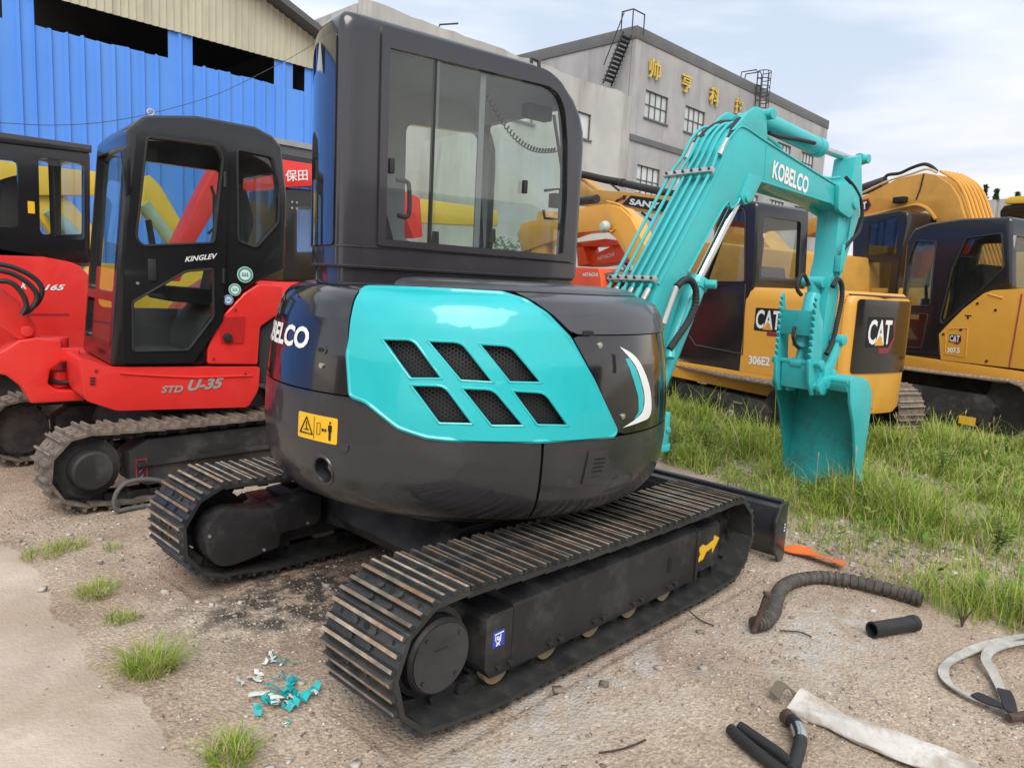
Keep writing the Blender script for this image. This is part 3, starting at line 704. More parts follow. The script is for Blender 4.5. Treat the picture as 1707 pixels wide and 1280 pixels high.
b = MB(); b.ext(fillet([(-.36, 1.50), (-.30, 1.56), (.02, 1.54), (.02, 1.50)], .03), .12, .58); b.ext(fillet([(-.42, 1.50), (-.48, 1.78), (-.40, 1.80), (-.30, 1.50)], .03), .16, .54); b.build('seat', SEATM, CAB, T=TU, bevel=.02)
for t_ in (.08, .62):
    b = MB(); b.box((.0, t_, 1.54), (.34, .10, .06)); b.cyl((.13, t_, 1.56), (.15, t_, 1.72), .012); b.cyl((.15, t_, 1.70), (.152, t_, 1.77), .024, 10, .018); b.build('control_lever', RUBB, CAB, T=TU)
# swing bracket in front of the house
b = MB(); b.cyl((.98, .04, .50), (.98, .04, .58), .13, 20); b.cyl((.98, .04, .64), (.98, .04, .82), .10, 20); b.cyl((.98, .04, .86), (.98, .04, .93), .13, 20)
b.ext([(.55, .42), (.98, .48), (1.02, .60), (.55, .64)], -.12, .20); b.ext([(.55, .82), (1.0, .86), (1.0, .93), (.55, .98)], -.10, .18); SB = b.build('swing_bracket', TEALB, hero, T=TU, bevel=.01)
s, z = UP.tr(1098, 712, -.10); b = MB(); b.cyl((s-.02, -.12, z-.09), (s-.02, -.12, z+.10), .062, 18); b.cyl((s-.02, -.12, z-.13), (s-.02, -.12, z-.09), .075, 18); b.cyl((s-.01, -.19, z+.0), (s-.01, -.10, z+.0), .02, 10)
b.add([(.88, -.10, z-.10), (.88, .16, z-.10), (s+.02, -.06, z-.08), (s-.06, -.16, z-.08), (.88, -.10, z+.02), (.88, .16, z+.02), (s+.02, -.06, z+.0), (s-.06, -.16, z+.0)], [(0,3,2,1),(4,5,6,7),(0,1,5,4),(1,2,6,5),(2,3,7,6),(3,0,4,7)]); b.build('swing_pin_boss', TEALB, SB, T=TU, bevel=.005)
# ---- boom, arm, thumb, bucket (all in the upper frame)
BR, BLF = -.10, .16
bo = [(1097, 474), (1194, 289), (1209, 243.5), (1229, 215), (1244, 214), (1280, 238), (1388, 305.5), (1418, 322)]
bi = [(1401.5, 351), (1383, 338), (1299, 312), (1262, 302), (1246, 311), (1235, 328), (1228, 341), (1218, 347), (1207.5, 343), (1147, 454)]
o_ = UP.trs(bo, BR); i_ = UP.trs(bi, BR)
foot = [(1.30, 1.10), (1.27, .78), (1.22, .64), (1.08, .60), (1.00, .72), (1.02, .95), (1.12, 1.25)]
outline = [(p.x, p.y) for p in smooth(o_, 3)] + [(3.30, 2.22)] + i_ + foot
b = MB(); b.ext(outline, BR, BLF); BOOM = b.build('boom', TEALB, hero, T=TU, bevel=.007)
# raised edge bead on the side plate and weld seam
sd = MB(); sd.tube([(s, BR-.002, z) for s, z in smooth(i_[2:], 4)] if 0 else [(p.x, BR-.002, p.y) for p in smooth(i_[1:], 4)], .007, 6); sd.tube([(p.x, BR-.002, p.y) for p in smooth(o_, 4)], .007, 6); sd.build('boom_bead', TEALB, BOOM, T=TU)
w0 = UP.tr(1277, 243, BR); w1 = UP.tr(1274, 300, BR); b = MB(); b.tube([(w0[0], BR-.001, w0[1]), (w1[0], BR-.001, w1[1])], .004, 6); b.build('weld_seam', TEALB, BOOM, T=TU)
# lettering on the boom
l0 = np.array(UP.tr(1286, 297, BR)); l1 = np.array(UP.tr(1345, 324.5, BR)); lh = np.array(UP.tr(1290, 262, BR)); du = (l1-l0); Wd = np.hypot(*du); du /= Wd; hv = lh-l0; Hh = np.hypot(*hv); hv /= Hh
lettering('KOBELCO', lambda u, v, d: (l0[0]+du[0]*u+hv[0]*v, BR-.0015-d, l0[1]+du[1]*u+hv[1]*v), Wd, Hh*.86, 'lettering', WHITE, BOOM, bold=.05, T=TU)
# boom cylinder lug and cylinder
pl = UP.tr(1229, 330, -.0); b = MB()
for t_ in (-.115, .02): b.ext(fillet([(pl[0]-.12, pl[1]-.015), (pl[0]-.07, pl[1]-.06), (pl[0]+.0, pl[1]-.03), (pl[0]+.09, pl[1]+.12), (pl[0]-.05, pl[1]+.14)], .02), t_, t_+.03)
b.cyl((pl[0]-.055, -.13, pl[1]-.01), (pl[0]-.055, .08, pl[1]-.01), .03, 16); b.build('cylinder_lug', TEALB, BOOM, T=TU, bevel=.004)
c0 = UP.tr(1092, 640, -.05); c1 = UP.tr(1160, 468, -.05); c2 = (pl[0]-.055, pl[1]-.01)
V3 = lambda p, t: Vector((p[0], t, p[1]))
b = MB(); b.cyl(V3(c0, -.06), V3(c1, -.06), .066, 24); ax = (V3(c1, 0)-V3(c0, 0)).normalized(); b.cyl(V3(c1, -.06)-ax*.05, V3(c1, -.06)+ax*.012, .076, 24); b.cyl(V3(c1, -.06)-ax*.02+Vector((0, -.07, 0)), V3(c1, -.06)-ax*.02+Vector((.03, -.13, 0)), .028, 10)
BC = b.build('boom_cylinder', TEALB, hero, T=TU, bevel=.004)
b = MB(); b.cyl(V3(c1, -.06), V3(c2, -.05), .030, 18); b.build('piston_rod', STEEL, BC, T=TU)
b = MB(); b.tube([V3(UP.tr(*q, -.14), -.14) for q in [(1118, 590), (1130, 560), (1165, 470)]], .010, 8); b.build('cylinder_pipe', TEALB, BC, T=TU)
def hose(pts, r, name, parent, ribbed=True, m=None, T=TU, n=6):
    P = smooth(pts, n); b = MB(); L = len(P)
    if ribbed:
        Q = []; 
        for i in range(L-1):
            k = max(2, int((P[i+1]-P[i]).length/.006))
            for j in range(k): Q.append(P[i].lerp(P[i+1], j/k))
        Q.append(P[-1]); b.tube(Q, r, 10, rs=[r*(1 + (.10 if i % 3 == 0 else -.04)) for i in range(len(Q))])
    else: b.tube(P, r, 8)
    return b.build(name, m or RUBB, parent, T=T)
hq = [(1106, 540), (1114, 517), (1128, 478), (1141, 467), (1153, 469), (1160, 485), (1159, 510), (1148, 535), (1131, 560), (1116, 582)]
hose([V3(UP.tr(*q, -.17), -.17) for q in hq[2:]], .020, 'hydraulic_hose', BC)
b = MB(); q = [V3(UP.tr(*p, -.165), -.165) for p in hq[:3]]; b.tube(q, .018, 10); b.build('hose_fitting', ZINC, BC, T=TU)
e_ = UP.tr(1113, 588, -.15); b = MB(); b.cyl((e_[0], -.17, e_[1]-.03), (e_[0]+.02, -.15, e_[1]+.03), .028, 12); b.build('hose_fitting', TEALB, BC, T=TU)
# pipes on the back of the boom
def back(z):        # boom back line s(z)
    Z = [p[1] for p in o_[:4]]; S = [p[0] for p in o_[:4]]; return float(np.interp(z, Z, S))
tn = Vector((o_[1][0]-o_[0][0], 0, o_[1][1]-o_[0][1])).normalized(); nb = Vector((-tn.z, 0, tn.x))
tp_ = [-.085, -.02, .045, .105, .165, .235]
top_end = [(1.745, 2.33), (1.82, 2.455), (1.91, 2.535), (2.0, 2.56)]
for i, t_ in enumerate(tp_):
    P = [Vector((o_[0][0], t_, o_[0][1])) + nb*.035 + tn*k for k in (-.06, .1, .45, .80)] + [Vector((s-.04, t_*(.85), z+.02)) for s, z in top_end[:(2 if i in (0, 4) else 4)]]
    b = MB(); b.tube(smooth(P, 3), .0108, 8); b.build('hydraulic_pipe', TEALB, BOOM, T=TU)
    Pq = [P[0], P[0]-tn*.05, P[0]-tn*.11]; b = MB(); b.tube(Pq, .017, 10); b.build('pipe_fitting', ZINC if i % 2 == 0 else TEALB, BOOM, T=TU)
    hose([P[0]-tn*.10, P[0]-tn*.20+Vector((-.0, 0, 0)), P[0]-tn*.32+Vector((-.05, 0, -.03)), P[0]-tn*.45+Vector((-.15, 0, -.06))], .016, 'hydraulic_hose', BOOM)
for px, py, tt in ((1118, 286, .82), (1021, 478, .0)):
    cpt = Vector((o_[0][0], 0, o_[0][1])) + tn*(.80 if tt else 0.0) + nb*.045
    b = MB(); rot = Matrix(((tn.x, 0, nb.x), (0, 1, 0), (tn.z, 0, nb.z))); b.box(cpt + Vector((0, .075, 0)), (.035, .375, .030), rot); CLM = b.build('pipe_clamp', ZINC, BOOM, T=TU, bevel=.003)
    b = MB()
    for t_ in np.linspace(-.09, .24, 6): b.cyl(cpt + Vector((0, t_, 0)) + nb*.012, cpt + Vector((0, t_, 0)) + nb*.024, .009, 6)
    b.build('clamp_bolt', UNDER, CLM, T=TU)
for i, t_ in ((0, -.085), (4, .165)):
    Pt = Vector((o_[0][0], t_, o_[0][1])) + nb*.035 + tn*.98
    b = MB(); b.tube([Pt-tn*.05, Pt, Pt+tn*.07], .018, 10); b.build('pipe_fitting', ZINC, BOOM, T=TU)
    hose([Pt+tn*.06, Vector((1.80, t_, 2.47)), Vector((1.90, t_*.6, 2.575)), Vector((2.05, t_*.3, 2.60))], .017, 'hydraulic_hose', BOOM, ribbed=False)
# arm cylinder lugs + cylinder over the boom
lg = [(1208, 240), (1243, 183), (1258, 179), (1271, 184), (1277, 205), (1278, 235), (1255, 215), (1230, 214)]
lg = UP.trs([(1222, 217), (1248, 186), (1259, 179), (1270, 183), (1277, 197), (1279, 238), (1262, 224), (1240, 212)], BR)
for t_ in (BR-.004, .10):
    b = MB(); b.ext(lg, t_, t_+.022); LG = b.build('cylinder_lug', TEALB, BOOM, T=TU, bevel=.004)
ap = UP.tr(1262, 194, .0); b = MB(); b.cyl((ap[0], -.125, ap[1]), (ap[0], .14, ap[1]), .035, 18); b.cyl((ap[0]-.14, .05, ap[1]-.055), (ap[0]+.02, .05, ap[1]-.03), .042, 16); b.build('lug_pin', TEALB, BOOM, T=TU, bevel=.004)
a1 = UP.tr(1366, 247, .02); a2 = UP.tr(1424, 268, .02)
b = MB(); A0 = V3((ap[0]-.02, ap[1]+.0), .02); A1 = V3(a1, .02); A2 = V3(a2, .02); b.cyl(A0, A1, .062, 24); ax = (A1-A0).normalized(); b.cyl(A1-ax*.06, A1+ax*.01, .068, 24)
AC = b.build('arm_cylinder', TEALB, hero, T=TU, bevel=.004)
b = MB(); b.cyl(A1, A2, .027, 18); b.build('piston_rod', STEEL, AC, T=TU)
hose([V3(UP.tr(*q, -.06), -.06) for q in [(1282, 222), (1300, 228), (1330, 233), (1358, 239)]], .014, 'hydraulic_hose', AC, ribbed=False)
b = MB(); b.tube(smooth([V3(UP.tr(*q, -.05), -.05) for q in [(1255, 214), (1283, 232), (1300, 246), (1312, 262), (1370, 295), (1400, 296)]], 4), .011, 8); b.build('hydraulic_pipe', TEALB, BOOM, T=TU)
# boom nose
b = MB()
for t_ in (-.135, .06): b.ext(fillet([(3.02, 2.33), (3.20, 2.34), (3.33, 2.27), (3.33, 2.17), (3.22, 2.10), (3.05, 2.14)], .03), t_, t_+.035)
b.cyl((3.27, -.15, 2.21), (3.27, .11, 2.21), .04, 18); b.build('boom_nose', TEALB, BOOM, T=TU, bevel=.006)
# arm
AL, AR_ = -.095, .075
aR = UP.trs([(1427, 262), (1436.6, 258), (1437, 290), (1438, 330), (1435, 354), (1420, 402), (1404, 454), (1394, 520), (1386, 600), (1380, 650)], AL)
aL = UP.trs([(1362, 650), (1366, 600), (1376, 520), (1385, 459), (1392, 429.5), (1399, 353), (1404, 318), (1421, 300)], AL)
b = MB(); b.ext(aR + aL, AL, AR_); ARM = b.build('arm', TEALB, hero, T=TU, bevel=.006)
b = MB(); b.cyl((a2[0]-.01, -.10, a2[1]), (a2[0]-.01, .10, a2[1]), .034, 18); b.cyl((a2[0]-.07, -.05, a2[1]), (a2[0], -.05, a2[1]), .04, 14); b.build('arm_pin', TEALB, ARM, T=TU, bevel=.004)
hose([V3(UP.tr(*q, -.13), -.13) for q in [(1410, 296), (1424, 312), (1435, 335), (1437, 360), (1432, 385), (1418, 402), (1407, 415), (1402, 428)]], .013, 'hydraulic_hose', ARM, ribbed=False)
b = MB(); b.tube(smooth([V3(UP.tr(*q, -.115), -.115) for q in [(1420, 350), (1416, 395), (1405, 430), (1398, 460)]], 4), .011, 8); b.build('hydraulic_pipe', TEALB, ARM, T=TU)
b = MB(); s, z = UP.tr(1398, 440, -.12); b.box((s, -.125, z), (.05, .05, .12)); b.cyl((s, -.14, z-.05), (s, -.14, z+.14), .016, 8); b.build('pipe_fitting', TEALB, ARM, T=TU, bevel=.006)
hose([V3(UP.tr(*q, -.13), -.13) for q in [(1388, 478), (1396, 466), (1403, 475), (1403, 500), (1396, 535), (1388, 570), (1378, 590)]], .018, 'hydraulic_hose', ARM)
hose([V3(UP.tr(*q, -.0), -.0) for q in [(1348, 475), (1340, 458), (1331, 466), (1329, 482), (1336, 492)]], .014, 'hydraulic_hose', ARM)
hose([V3(UP.tr(*q, -.02), -.02) for q in [(1325, 545), (1322, 560), (1326, 574), (1332, 580)]], .013, 'hydraulic_hose', ARM)
# bucket cylinder / thumb cylinder between the jaws
k0 = UP.tr(1361, 470, -.02); k1 = UP.tr(1340, 578, -.02); k2 = UP.tr(1335, 606, -.02)
b = MB(); b.cyl(V3(UP.tr(1356, 490, 0), 0), V3(k1, 0), .058, 20); b.cyl(V3(k1, 0)+Vector((0, 0, .03)), V3(k1, 0), .066, 20); b.cyl(V3(k0, -.08), V3(k0, .08), .04, 14); b.cyl(V3(k0, 0), V3(UP.tr(1356, 495, 0), 0), .045, 14)
TCY = b.build('thumb_cylinder', TEALB, ARM, T=TU, bevel=.004)
b = MB(); b.cyl(V3(k1, 0), V3(k2, 0), .026, 14); b.cyl(V3(k2, -.0)+Vector((0, -.045, 0)), V3(k2, 0)+Vector((0, .045, 0)), .042, 14); b.build('piston_rod', TEALB, TCY, T=TU)
# thumb: two serrated jaw plates, cross plate, pins
def jaw(t, px):
    P = UP.trs(px, t); n = 9; lo, hi = P[0], P[1]; out = []
    for k in range(n):
        a = k/n; c = (k+.5)/n
        for f, o in ((a, 0), (c, .022)): out.append((lo[0]+(hi[0]-lo[0])*f - o - .01, lo[1]+(hi[1]-lo[1])*f))
    return out
jL = .13; jR = -.14
sL = UP.tr(1306, 480, jL)[0]; sB = UP.tr(1303, 635, jL)[0]
def jaw_poly(s0):
    zt, zb = 1.52, .83; out = []
    n = 10
    for k in range(n): 
        z = 1.06 + (zt-1.06)*k/n; out += [(s0-.035, z), (s0-.005, z+.012), (s0-.028, z+.032)]
    out += [(s0+.0, zt+.02), (s0+.035, zt-.10), (s0+.10, 1.34), (s0+.12, 1.10), (s0+.16, .90), (s0+.14, zb-.02), (s0+.05, zb-.03), (s0-.01, .90), (s0-.03, 1.02)]
    return out
TH = None
for t_ in (jR, jL):
    b = MB(); b.ext(jaw_poly(2.90), t_, t_+.022)
    o = b.build('thumb_jaw', TEALB, ARM, T=TU, bevel=.003)
b = MB(); b.ext([(2.885, 1.235), (2.885, 1.415), (2.90, 1.415), (2.90, 1.235)], jR+.02, jL); b.build('thumb_cross_plate', TEAL_SHADE, ARM, T=TU, bevel=.003)
for s, z, r in ((2.945, 1.035, .022), (2.985, .865, .032)):
    b = MB(); b.cyl((s, jR-.05, z), (s, jL+.05, z), r, 16); b.cyl((s, jR-.06, z), (s, jR-.03, z), r*1.5, 16); b.cyl((s, jL+.045, z), (s, jL+.065, z), r*1.5, 16); b.build('thumb_pin', TEALB, ARM, T=TU, bevel=.003)
b = MB(); b.ext([(2.93, 1.02), (3.08, 1.0), (3.08, .84), (2.95, .84)], jR+.03, jL-.01); b.build('thumb_base', TEALB, ARM, T=TU, bevel=.005)
# bucket links on the right of the arm
b = MB(); L0 = UP.tr(1395, 560, -.16); L1 = UP.tr(1376, 640, -.16)
b.ext([(3.03, 1.00), (3.10, 1.05), (3.20, 1.22), (3.26, 1.20), (3.16, 1.0), (3.08, .86), (3.02, .86)], -.175, -.145); b.cyl((3.22, -.20, 1.21), (3.22, -.10, 1.21), .04, 14); b.cyl((3.05, -.20, .90), (3.05, -.10, .90), .045, 14); b.build('bucket_link', TEALB, ARM, T=TU, bevel=.004)
# bucket
bR, bL2 = -.335, .285
side = [(3.10, .93), (3.16, .955), (3.30, .945), (3.40, .89), (3.455, .79), (3.462, .65), (3.45, .45), (3.43, .20), (3.41, .03), (3.385, .03), (3.34, .27), (3.23, .60), (3.14, .77)]
for t_ in (bR, bL2-.022):
    b = MB(); b.ext([(p.x, p.y) for p in smooth(side[:9], 3)] + side[9:], t_, t_+.022)
    BKP = b.build('bucket_side', TEALB if t_ == bR else TEAL_SHADE, hero if 0 else None, T=TU, bevel=.003)  # plate seen from inside gets the shade-darkened teal
    BKP.name = 'bucket_side'
    if t_ == bR: _bk = [BKP]
    else: _bk.append(BKP)
curve = smooth([(3.10, .93), (3.16, .955), (3.30, .945), (3.40, .89), (3.455, .79), (3.462, .65), (3.45, .45), (3.43, .20), (3.41, .03)], 4)
b = MB(); n = len(curve); pts = [(p.x, p.y) for p in curve]; inn = []
for i in range(n):
    a = Vector(pts[max(0, i-1)]); c = Vector(pts[min(n-1, i+1)]); t = (c-a).normalized(); inn.append((pts[i][0]+t.y*.02 if 1 else 0, pts[i][1]-t.x*.02))
b.ext(pts + inn[::-1], bR+.02, bL2-.02); BK = b.build('bucket', TEAL_SHADE, hero, T=TU, ang=50)
for o in _bk: o.parent = BK
b = MB(); b.cyl((3.105, bR+.01, .925), (3.105, bL2-.01, .925), .03, 14); b.ext([(3.08, .90), (3.16, .96), (3.20, .955), (3.12, .84)], bR+.02, bL2-.02); b.build('bucket_top_bar', TEALB, BK, T=TU, bevel=.004)
for t_ in (-.16, .08):
    b = MB(); b.ext(fillet([(3.0, .80), (2.98, .90), (3.02, .97), (3.22, .99), (3.24, .94), (3.10, .80)], .02), t_, t_+.03); b.cyl((3.03, t_-.02, .87), (3.03, t_+.05, .87), .05, 16); b.build('bucket_ear', TEALB, BK, T=TU, bevel=.004)
for k in range(5):
    t_ = bR+.035+k*(bL2-bR-.07)/4; b = MB(); b.ext([(3.43, .12), (3.415, -.02), (3.40, -.02), (3.385, .06)], t_-.03, t_+.03); b.build('bucket_tooth', TEALB, BK, T=TU, bevel=.004)
b = MB(); b.ext([(3.40, .21), (3.43, .21), (3.425, .02), (3.37, .02)], bR-.015, bR+.0); b.build('side_cutter', TEALB, BK, T=TU, bevel=.003)
# ================================================================== GROUND
def noise2(x, y, sc, seed=0):
    """cheap value noise on numpy arrays"""
    X = x*sc + seed*17.3; Y = y*sc - seed*9.1; xi = np.floor(X).astype(int); yi = np.floor(Y).astype(int); fx = X-xi; fy = Y-yi
    fx = fx*fx*(3-2*fx); fy = fy*fy*(3-2*fy)
    h = lambda a, b_: (np.sin(a*127.1 + b_*311.7 + seed*74.7)*43758.5453) % 1
    return (h(xi, yi)*(1-fx)+h(xi+1, yi)*fx)*(1-fy) + (h(xi, yi+1)*(1-fx)+h(xi+1, yi+1)*fx)*fy
def axis_pts(lo, hi, step, far):
    a = list(np.arange(lo, hi, step)); d = step; p = hi; up = []
    while p < far: up.append(p); d *= 1.16; p += d
    d = step; p = lo; dn = []
    while p > -far: d *= 1.16; p -= d; dn.append(p)
    return np.array(dn[::-1] + a + up + [far])
def in_poly(x, y, poly):
    c = np.zeros(np.shape(x), bool); j = len(poly)-1
    for i in range(len(poly)):
        xi, yi = poly[i]; xj, yj = poly[j]
        c ^= ((yi > y) != (yj > y)) & (x < (xj-xi)*(y-yi)/((yj-yi) or 1e-9)+xi); j = i
    return c
edge = [(352, 1290), (338, 1265), (310, 1215), (262, 1160), (205, 1110), (172, 1065), (140, 1030), (112, 985), (70, 935), (30, 905), (-40, 885), (-160, 850)]
E_ = [gnd(*p)[:2] for p in edge]
rough = []
for i in range(len(E_)-1):
    for k in range(16):
        t = k/16; p = E_[i]*(1-t)+E_[i+1]*t; u_ = (i*16+k); w_ = .02*math.sin(u_*.17)+.012*math.sin(u_*.41+1)+random.uniform(-.004, .004); rough.append((p[0]+w_, p[1]+w_*.5+random.uniform(-.004, .004)))
poly = rough + [(-1.2, 4.6), (-3., 3.), (-3., -2.), (.2, -1.0), (.55, .9)]
slab_outline = list(poly); _se = np.array(rough)[::4]
def slab_d(x, y):
    x = np.asarray(x, float); d = np.full(x.shape, 9.)
    for a, b_ in zip(_se[:-1], _se[1:]):
        ab = b_-a; t = np.clip(((x-a[0])*ab[0]+(y-a[1])*ab[1])/(ab@ab), 0, 1); d = np.minimum(d, np.hypot(x-a[0]-t*ab[0], y-a[1]-t*ab[1]))
    return d
gx = axis_pts(-.2, 6.5, .022, 900); gy = axis_pts(-.6, 6.0, .022, 900)
GX, GY = np.meshgrid(gx, gy)
def ground_z(X, Y):
    n = (noise2(X, Y, 1.1, 1)-.5)*.030 + (noise2(X, Y, 4.3, 2)-.5)*.014 + (noise2(X, Y, 14, 3)-.5)*.009 + (noise2(X, Y, 38, 4)-.5)*.006
    fade = np.clip(1.5 - np.hypot(X-2.5, Y-2.5)/9, .25, 1)
    tr = np.minimum(np.abs(Y-1.86), np.abs(Y-3.46)); under = ((tr < .24) & (X > 1.3) & (X < 3.7))
    return np.where(under, -.02 + n*.2, n*fade - .006)
GZ = ground_z(GX, GY); _k = np.where(in_poly(GX, GY, poly), np.clip((slab_d(GX, GY)-.02)/.16, 0, 1), 0); GZ = GZ*(1-_k) + -.014*_k
me = bpy.data.meshes.new('ground'); nx, ny = len(gx), len(gy)
idx = np.arange(nx*ny).reshape(ny, nx); q = np.stack([idx[:-1, :-1], idx[:-1, 1:], idx[1:, 1:], idx[1:, :-1]], -1).reshape(-1, 4)
def fast_mesh(me, V, Q):
    k = Q.shape[1]
    me.vertices.add(len(V)); me.vertices.foreach_set('co', np.ascontiguousarray(V, dtype=np.float32).ravel())
    me.loops.add(Q.size); me.loops.foreach_set('vertex_index', np.ascontiguousarray(Q, dtype=np.int32).ravel())
    me.polygons.add(len(Q)); me.polygons.foreach_set('loop_start', np.arange(0, Q.size, k, dtype=np.int32)); me.polygons.foreach_set('loop_total', np.full(len(Q), k, dtype=np.int32))
    me.update(calc_edges=True); me.validate()
fast_mesh(me, np.stack([GX.ravel(), GY.ravel(), GZ.ravel()], -1), q)
me.polygons.foreach_set('use_smooth', np.ones(len(me.polygons), dtype=bool))
def ground_mat():
    m = bpy.data.materials.new('packed_dirt_gravel'); m.use_nodes = True; N = m.node_tree.nodes; L = m.node_tree.links.new; b = N['Principled BSDF']
    b.inputs['Roughness'].default_value = .92; b.inputs['Specular IOR Level'].default_value = .2
    tcn = N.new('ShaderNodeTexCoord')
    def nz(sc, det=4, ro=.6, dist=0.):
        n = N.new('ShaderNodeTexNoise'); n.inputs['Scale'].default_value = sc; n.inputs['Detail'].default_value = det; n.inputs['Roughness'].default_value = ro; n.inputs['Distortion'].default_value = dist
        L(tcn.outputs['Object'], n.inputs['Vector']); return n.outputs['Fac']
    def ramp(src, stops):
        r = N.new('ShaderNodeValToRGB'); e = r.color_ramp.elements
        while len(e) < len(stops): e.new(.5)
        for k, (p, c) in enumerate(stops): e[k].position = p; e[k].color = (*c, 1)
        L(src, r.inputs[0]); return r.outputs[0]
    def mixc(f, a, c, mode='MIX'):
        n = N.new('ShaderNodeMixRGB'); n.blend_type = mode
        if isinstance(f, (int, float)): n.inputs[0].default_value = f
        else: L(f, n.inputs[0])
        L(a, n.inputs[1]); L(c, n.inputs[2]); return n.outputs[0]
    base = ramp(nz(1.1, 5, .65, .3), [(.30, (.29, .215, .16)), (.48, (.42, .33, .25)), (.62, (.50, .41, .325)), (.80, (.57, .485, .40))])
    gr = ramp(nz(55, 4, .7), [(.30, (.42, .40, .38)), (.5, (.95, .95, .95)), (.72, (1.45, 1.42, 1.38))])
    c = mixc(.65, base, gr, 'MULTIPLY')
    # reddish earth and pale lime patches
    c = mixc(ramp(nz(.9, 5, .6, .6), [(.50, (0, 0, 0)), (.66, (.6, .6, .6))]), c, ramp(nz(30), [(.3, (.28, .18, .135)), (.7, (.42, .30, .235))]))
    v = N.new('ShaderNodeTexVoronoi'); v.inputs['Scale'].default_value = 70; L(tcn.outputs['Object'], v.inputs['Vector'])
    vr = N.new('ShaderNodeTexVoronoi'); vr.inputs['Scale'].default_value = 26; L(tcn.outputs['Object'], vr.inputs['Vector'])
    for sc_, am in ((170., .22), (70., .12)):
        vp = N.new('ShaderNodeTexVoronoi'); vp.inputs['Scale'].default_value = sc_; L(tcn.outputs['Object'], vp.inputs['Vector'])
        bw = N.new('ShaderNodeSeparateColor'); L(vp.outputs['Color'], bw.inputs[0])
        c = mixc(am, c, ramp(bw.outputs[0], [(0, (.35, .33, .31)), (.5, (.85, .84, .82)), (.82, (1.25, 1.22, 1.18)), (1, (2.0, 1.95, 1.9))]), 'MULTIPLY')
    # pale crushed concrete along the outer side of the near track
    sp = N.new('ShaderNodeSeparateXYZ'); L(tcn.outputs['Object'], sp.inputs[0])
    def band(out, c0, w):
        s = N.new('ShaderNodeMath'); s.operation = 'SUBTRACT'; L(out, s.inputs[0]); s.inputs[1].default_value = c0
        a = N.new('ShaderNodeMath'); a.operation = 'ABSOLUTE'; L(s.outputs[0], a.inputs[0])
        r = N.new('ShaderNodeMapRange'); r.inputs['From Min'].default_value = 0; r.inputs['From Max'].default_value = w; r.inputs['To Min'].default_value = 1; r.inputs['To Max'].default_value = 0; L(a.outputs[0], r.inputs['Value']); return r.outputs[0]
    def mul(a, bb):
        n = N.new('ShaderNodeMath'); n.operation = 'MULTIPLY'
        L(a, n.inputs[0])
        if isinstance(bb, (int, float)): n.inputs[1].default_value = bb
        else: L(bb, n.inputs[1])
        return n.outputs[0]
    pm = mul(mul(band(sp.outputs['Y'], 1.52, .34), band(sp.outputs['X'], 2.0, 1.5)), ramp(nz(6, 5, .7), [(.42, (0, 0, 0)), (.60, (1.5, 1.5, 1.5))]))
    c = mixc(pm, c, ramp(nz(22, 6, .7), [(.3, (.34, .30, .26)), (.7, (.56, .51, .45))]))
    pm2 = mul(mul(band(sp.outputs['Y'], 1.12, .40), band(sp.outputs['X'], 3.25, .75)), ramp(nz(7, 5, .7), [(.42, (0, 0, 0)), (.58, (1.6, 1.6, 1.6))]))
    c = mixc(pm2, c, ramp(nz(22, 6, .7), [(.3, (.38, .335, .29)), (.7, (.54, .49, .43))]))
    # noise-broken dark patch between the tracks
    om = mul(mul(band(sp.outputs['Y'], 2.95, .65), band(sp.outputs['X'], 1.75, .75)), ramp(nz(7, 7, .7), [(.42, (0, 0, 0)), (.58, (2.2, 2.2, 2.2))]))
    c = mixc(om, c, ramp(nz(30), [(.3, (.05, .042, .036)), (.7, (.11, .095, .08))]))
    # damp green-brown soil under the grass
    gm = N.new('ShaderNodeMapRange'); gm.inputs['From Min'].default_value = 4.6; gm.inputs['From Max'].default_value = 6.2; L(sp.outputs['X'], gm.inputs['Value'])
    c = mixc(mul(gm.outputs[0], .75), c, ramp(nz(8, 6, .7), [(.3, (.17, .145, .09)), (.5, (.28, .245, .175)), (.7, (.42, .38, .31))]))
    L(c, b.inputs['Base Color'])
    bp = N.new('ShaderNodeBump'); bp.inputs['Strength'].default_value = .6; bp.inputs['Distance'].default_value = .012
    hsum = N.new('ShaderNodeMath'); hsum.operation = 'ADD'; L(nz(60, 6, .75), hsum.inputs[0]); L(v.outputs['Distance'], hsum.inputs[1])
    L(hsum.outputs[0], bp.inputs['Height']); L(bp.outputs[0], b.inputs['Normal'])
    return m
me.materials.append(ground_mat())
G = link('ground', me); tag(G, kind='structure')
# worn concrete slab at the lower left
CONC = mat('worn_concrete', (.50, .415, .335), .9, var=.16, vscale=2.2, dirt=(.40, .315, .24), damt=.95, dscale=1.6, dthr=.42, bump=.5, bscale=70, spec=.2)
b = MB(); b.panel(poly, (), 0, 1, lambda a, c, d: (a, c, -.05 if d == 0 else -.014 + .022*min(1, float(slab_d(a, c))/.14)), (.09, .09)); SL = b.build('concrete_slab', CONC, bevel=0); tag(SL, kind='structure')
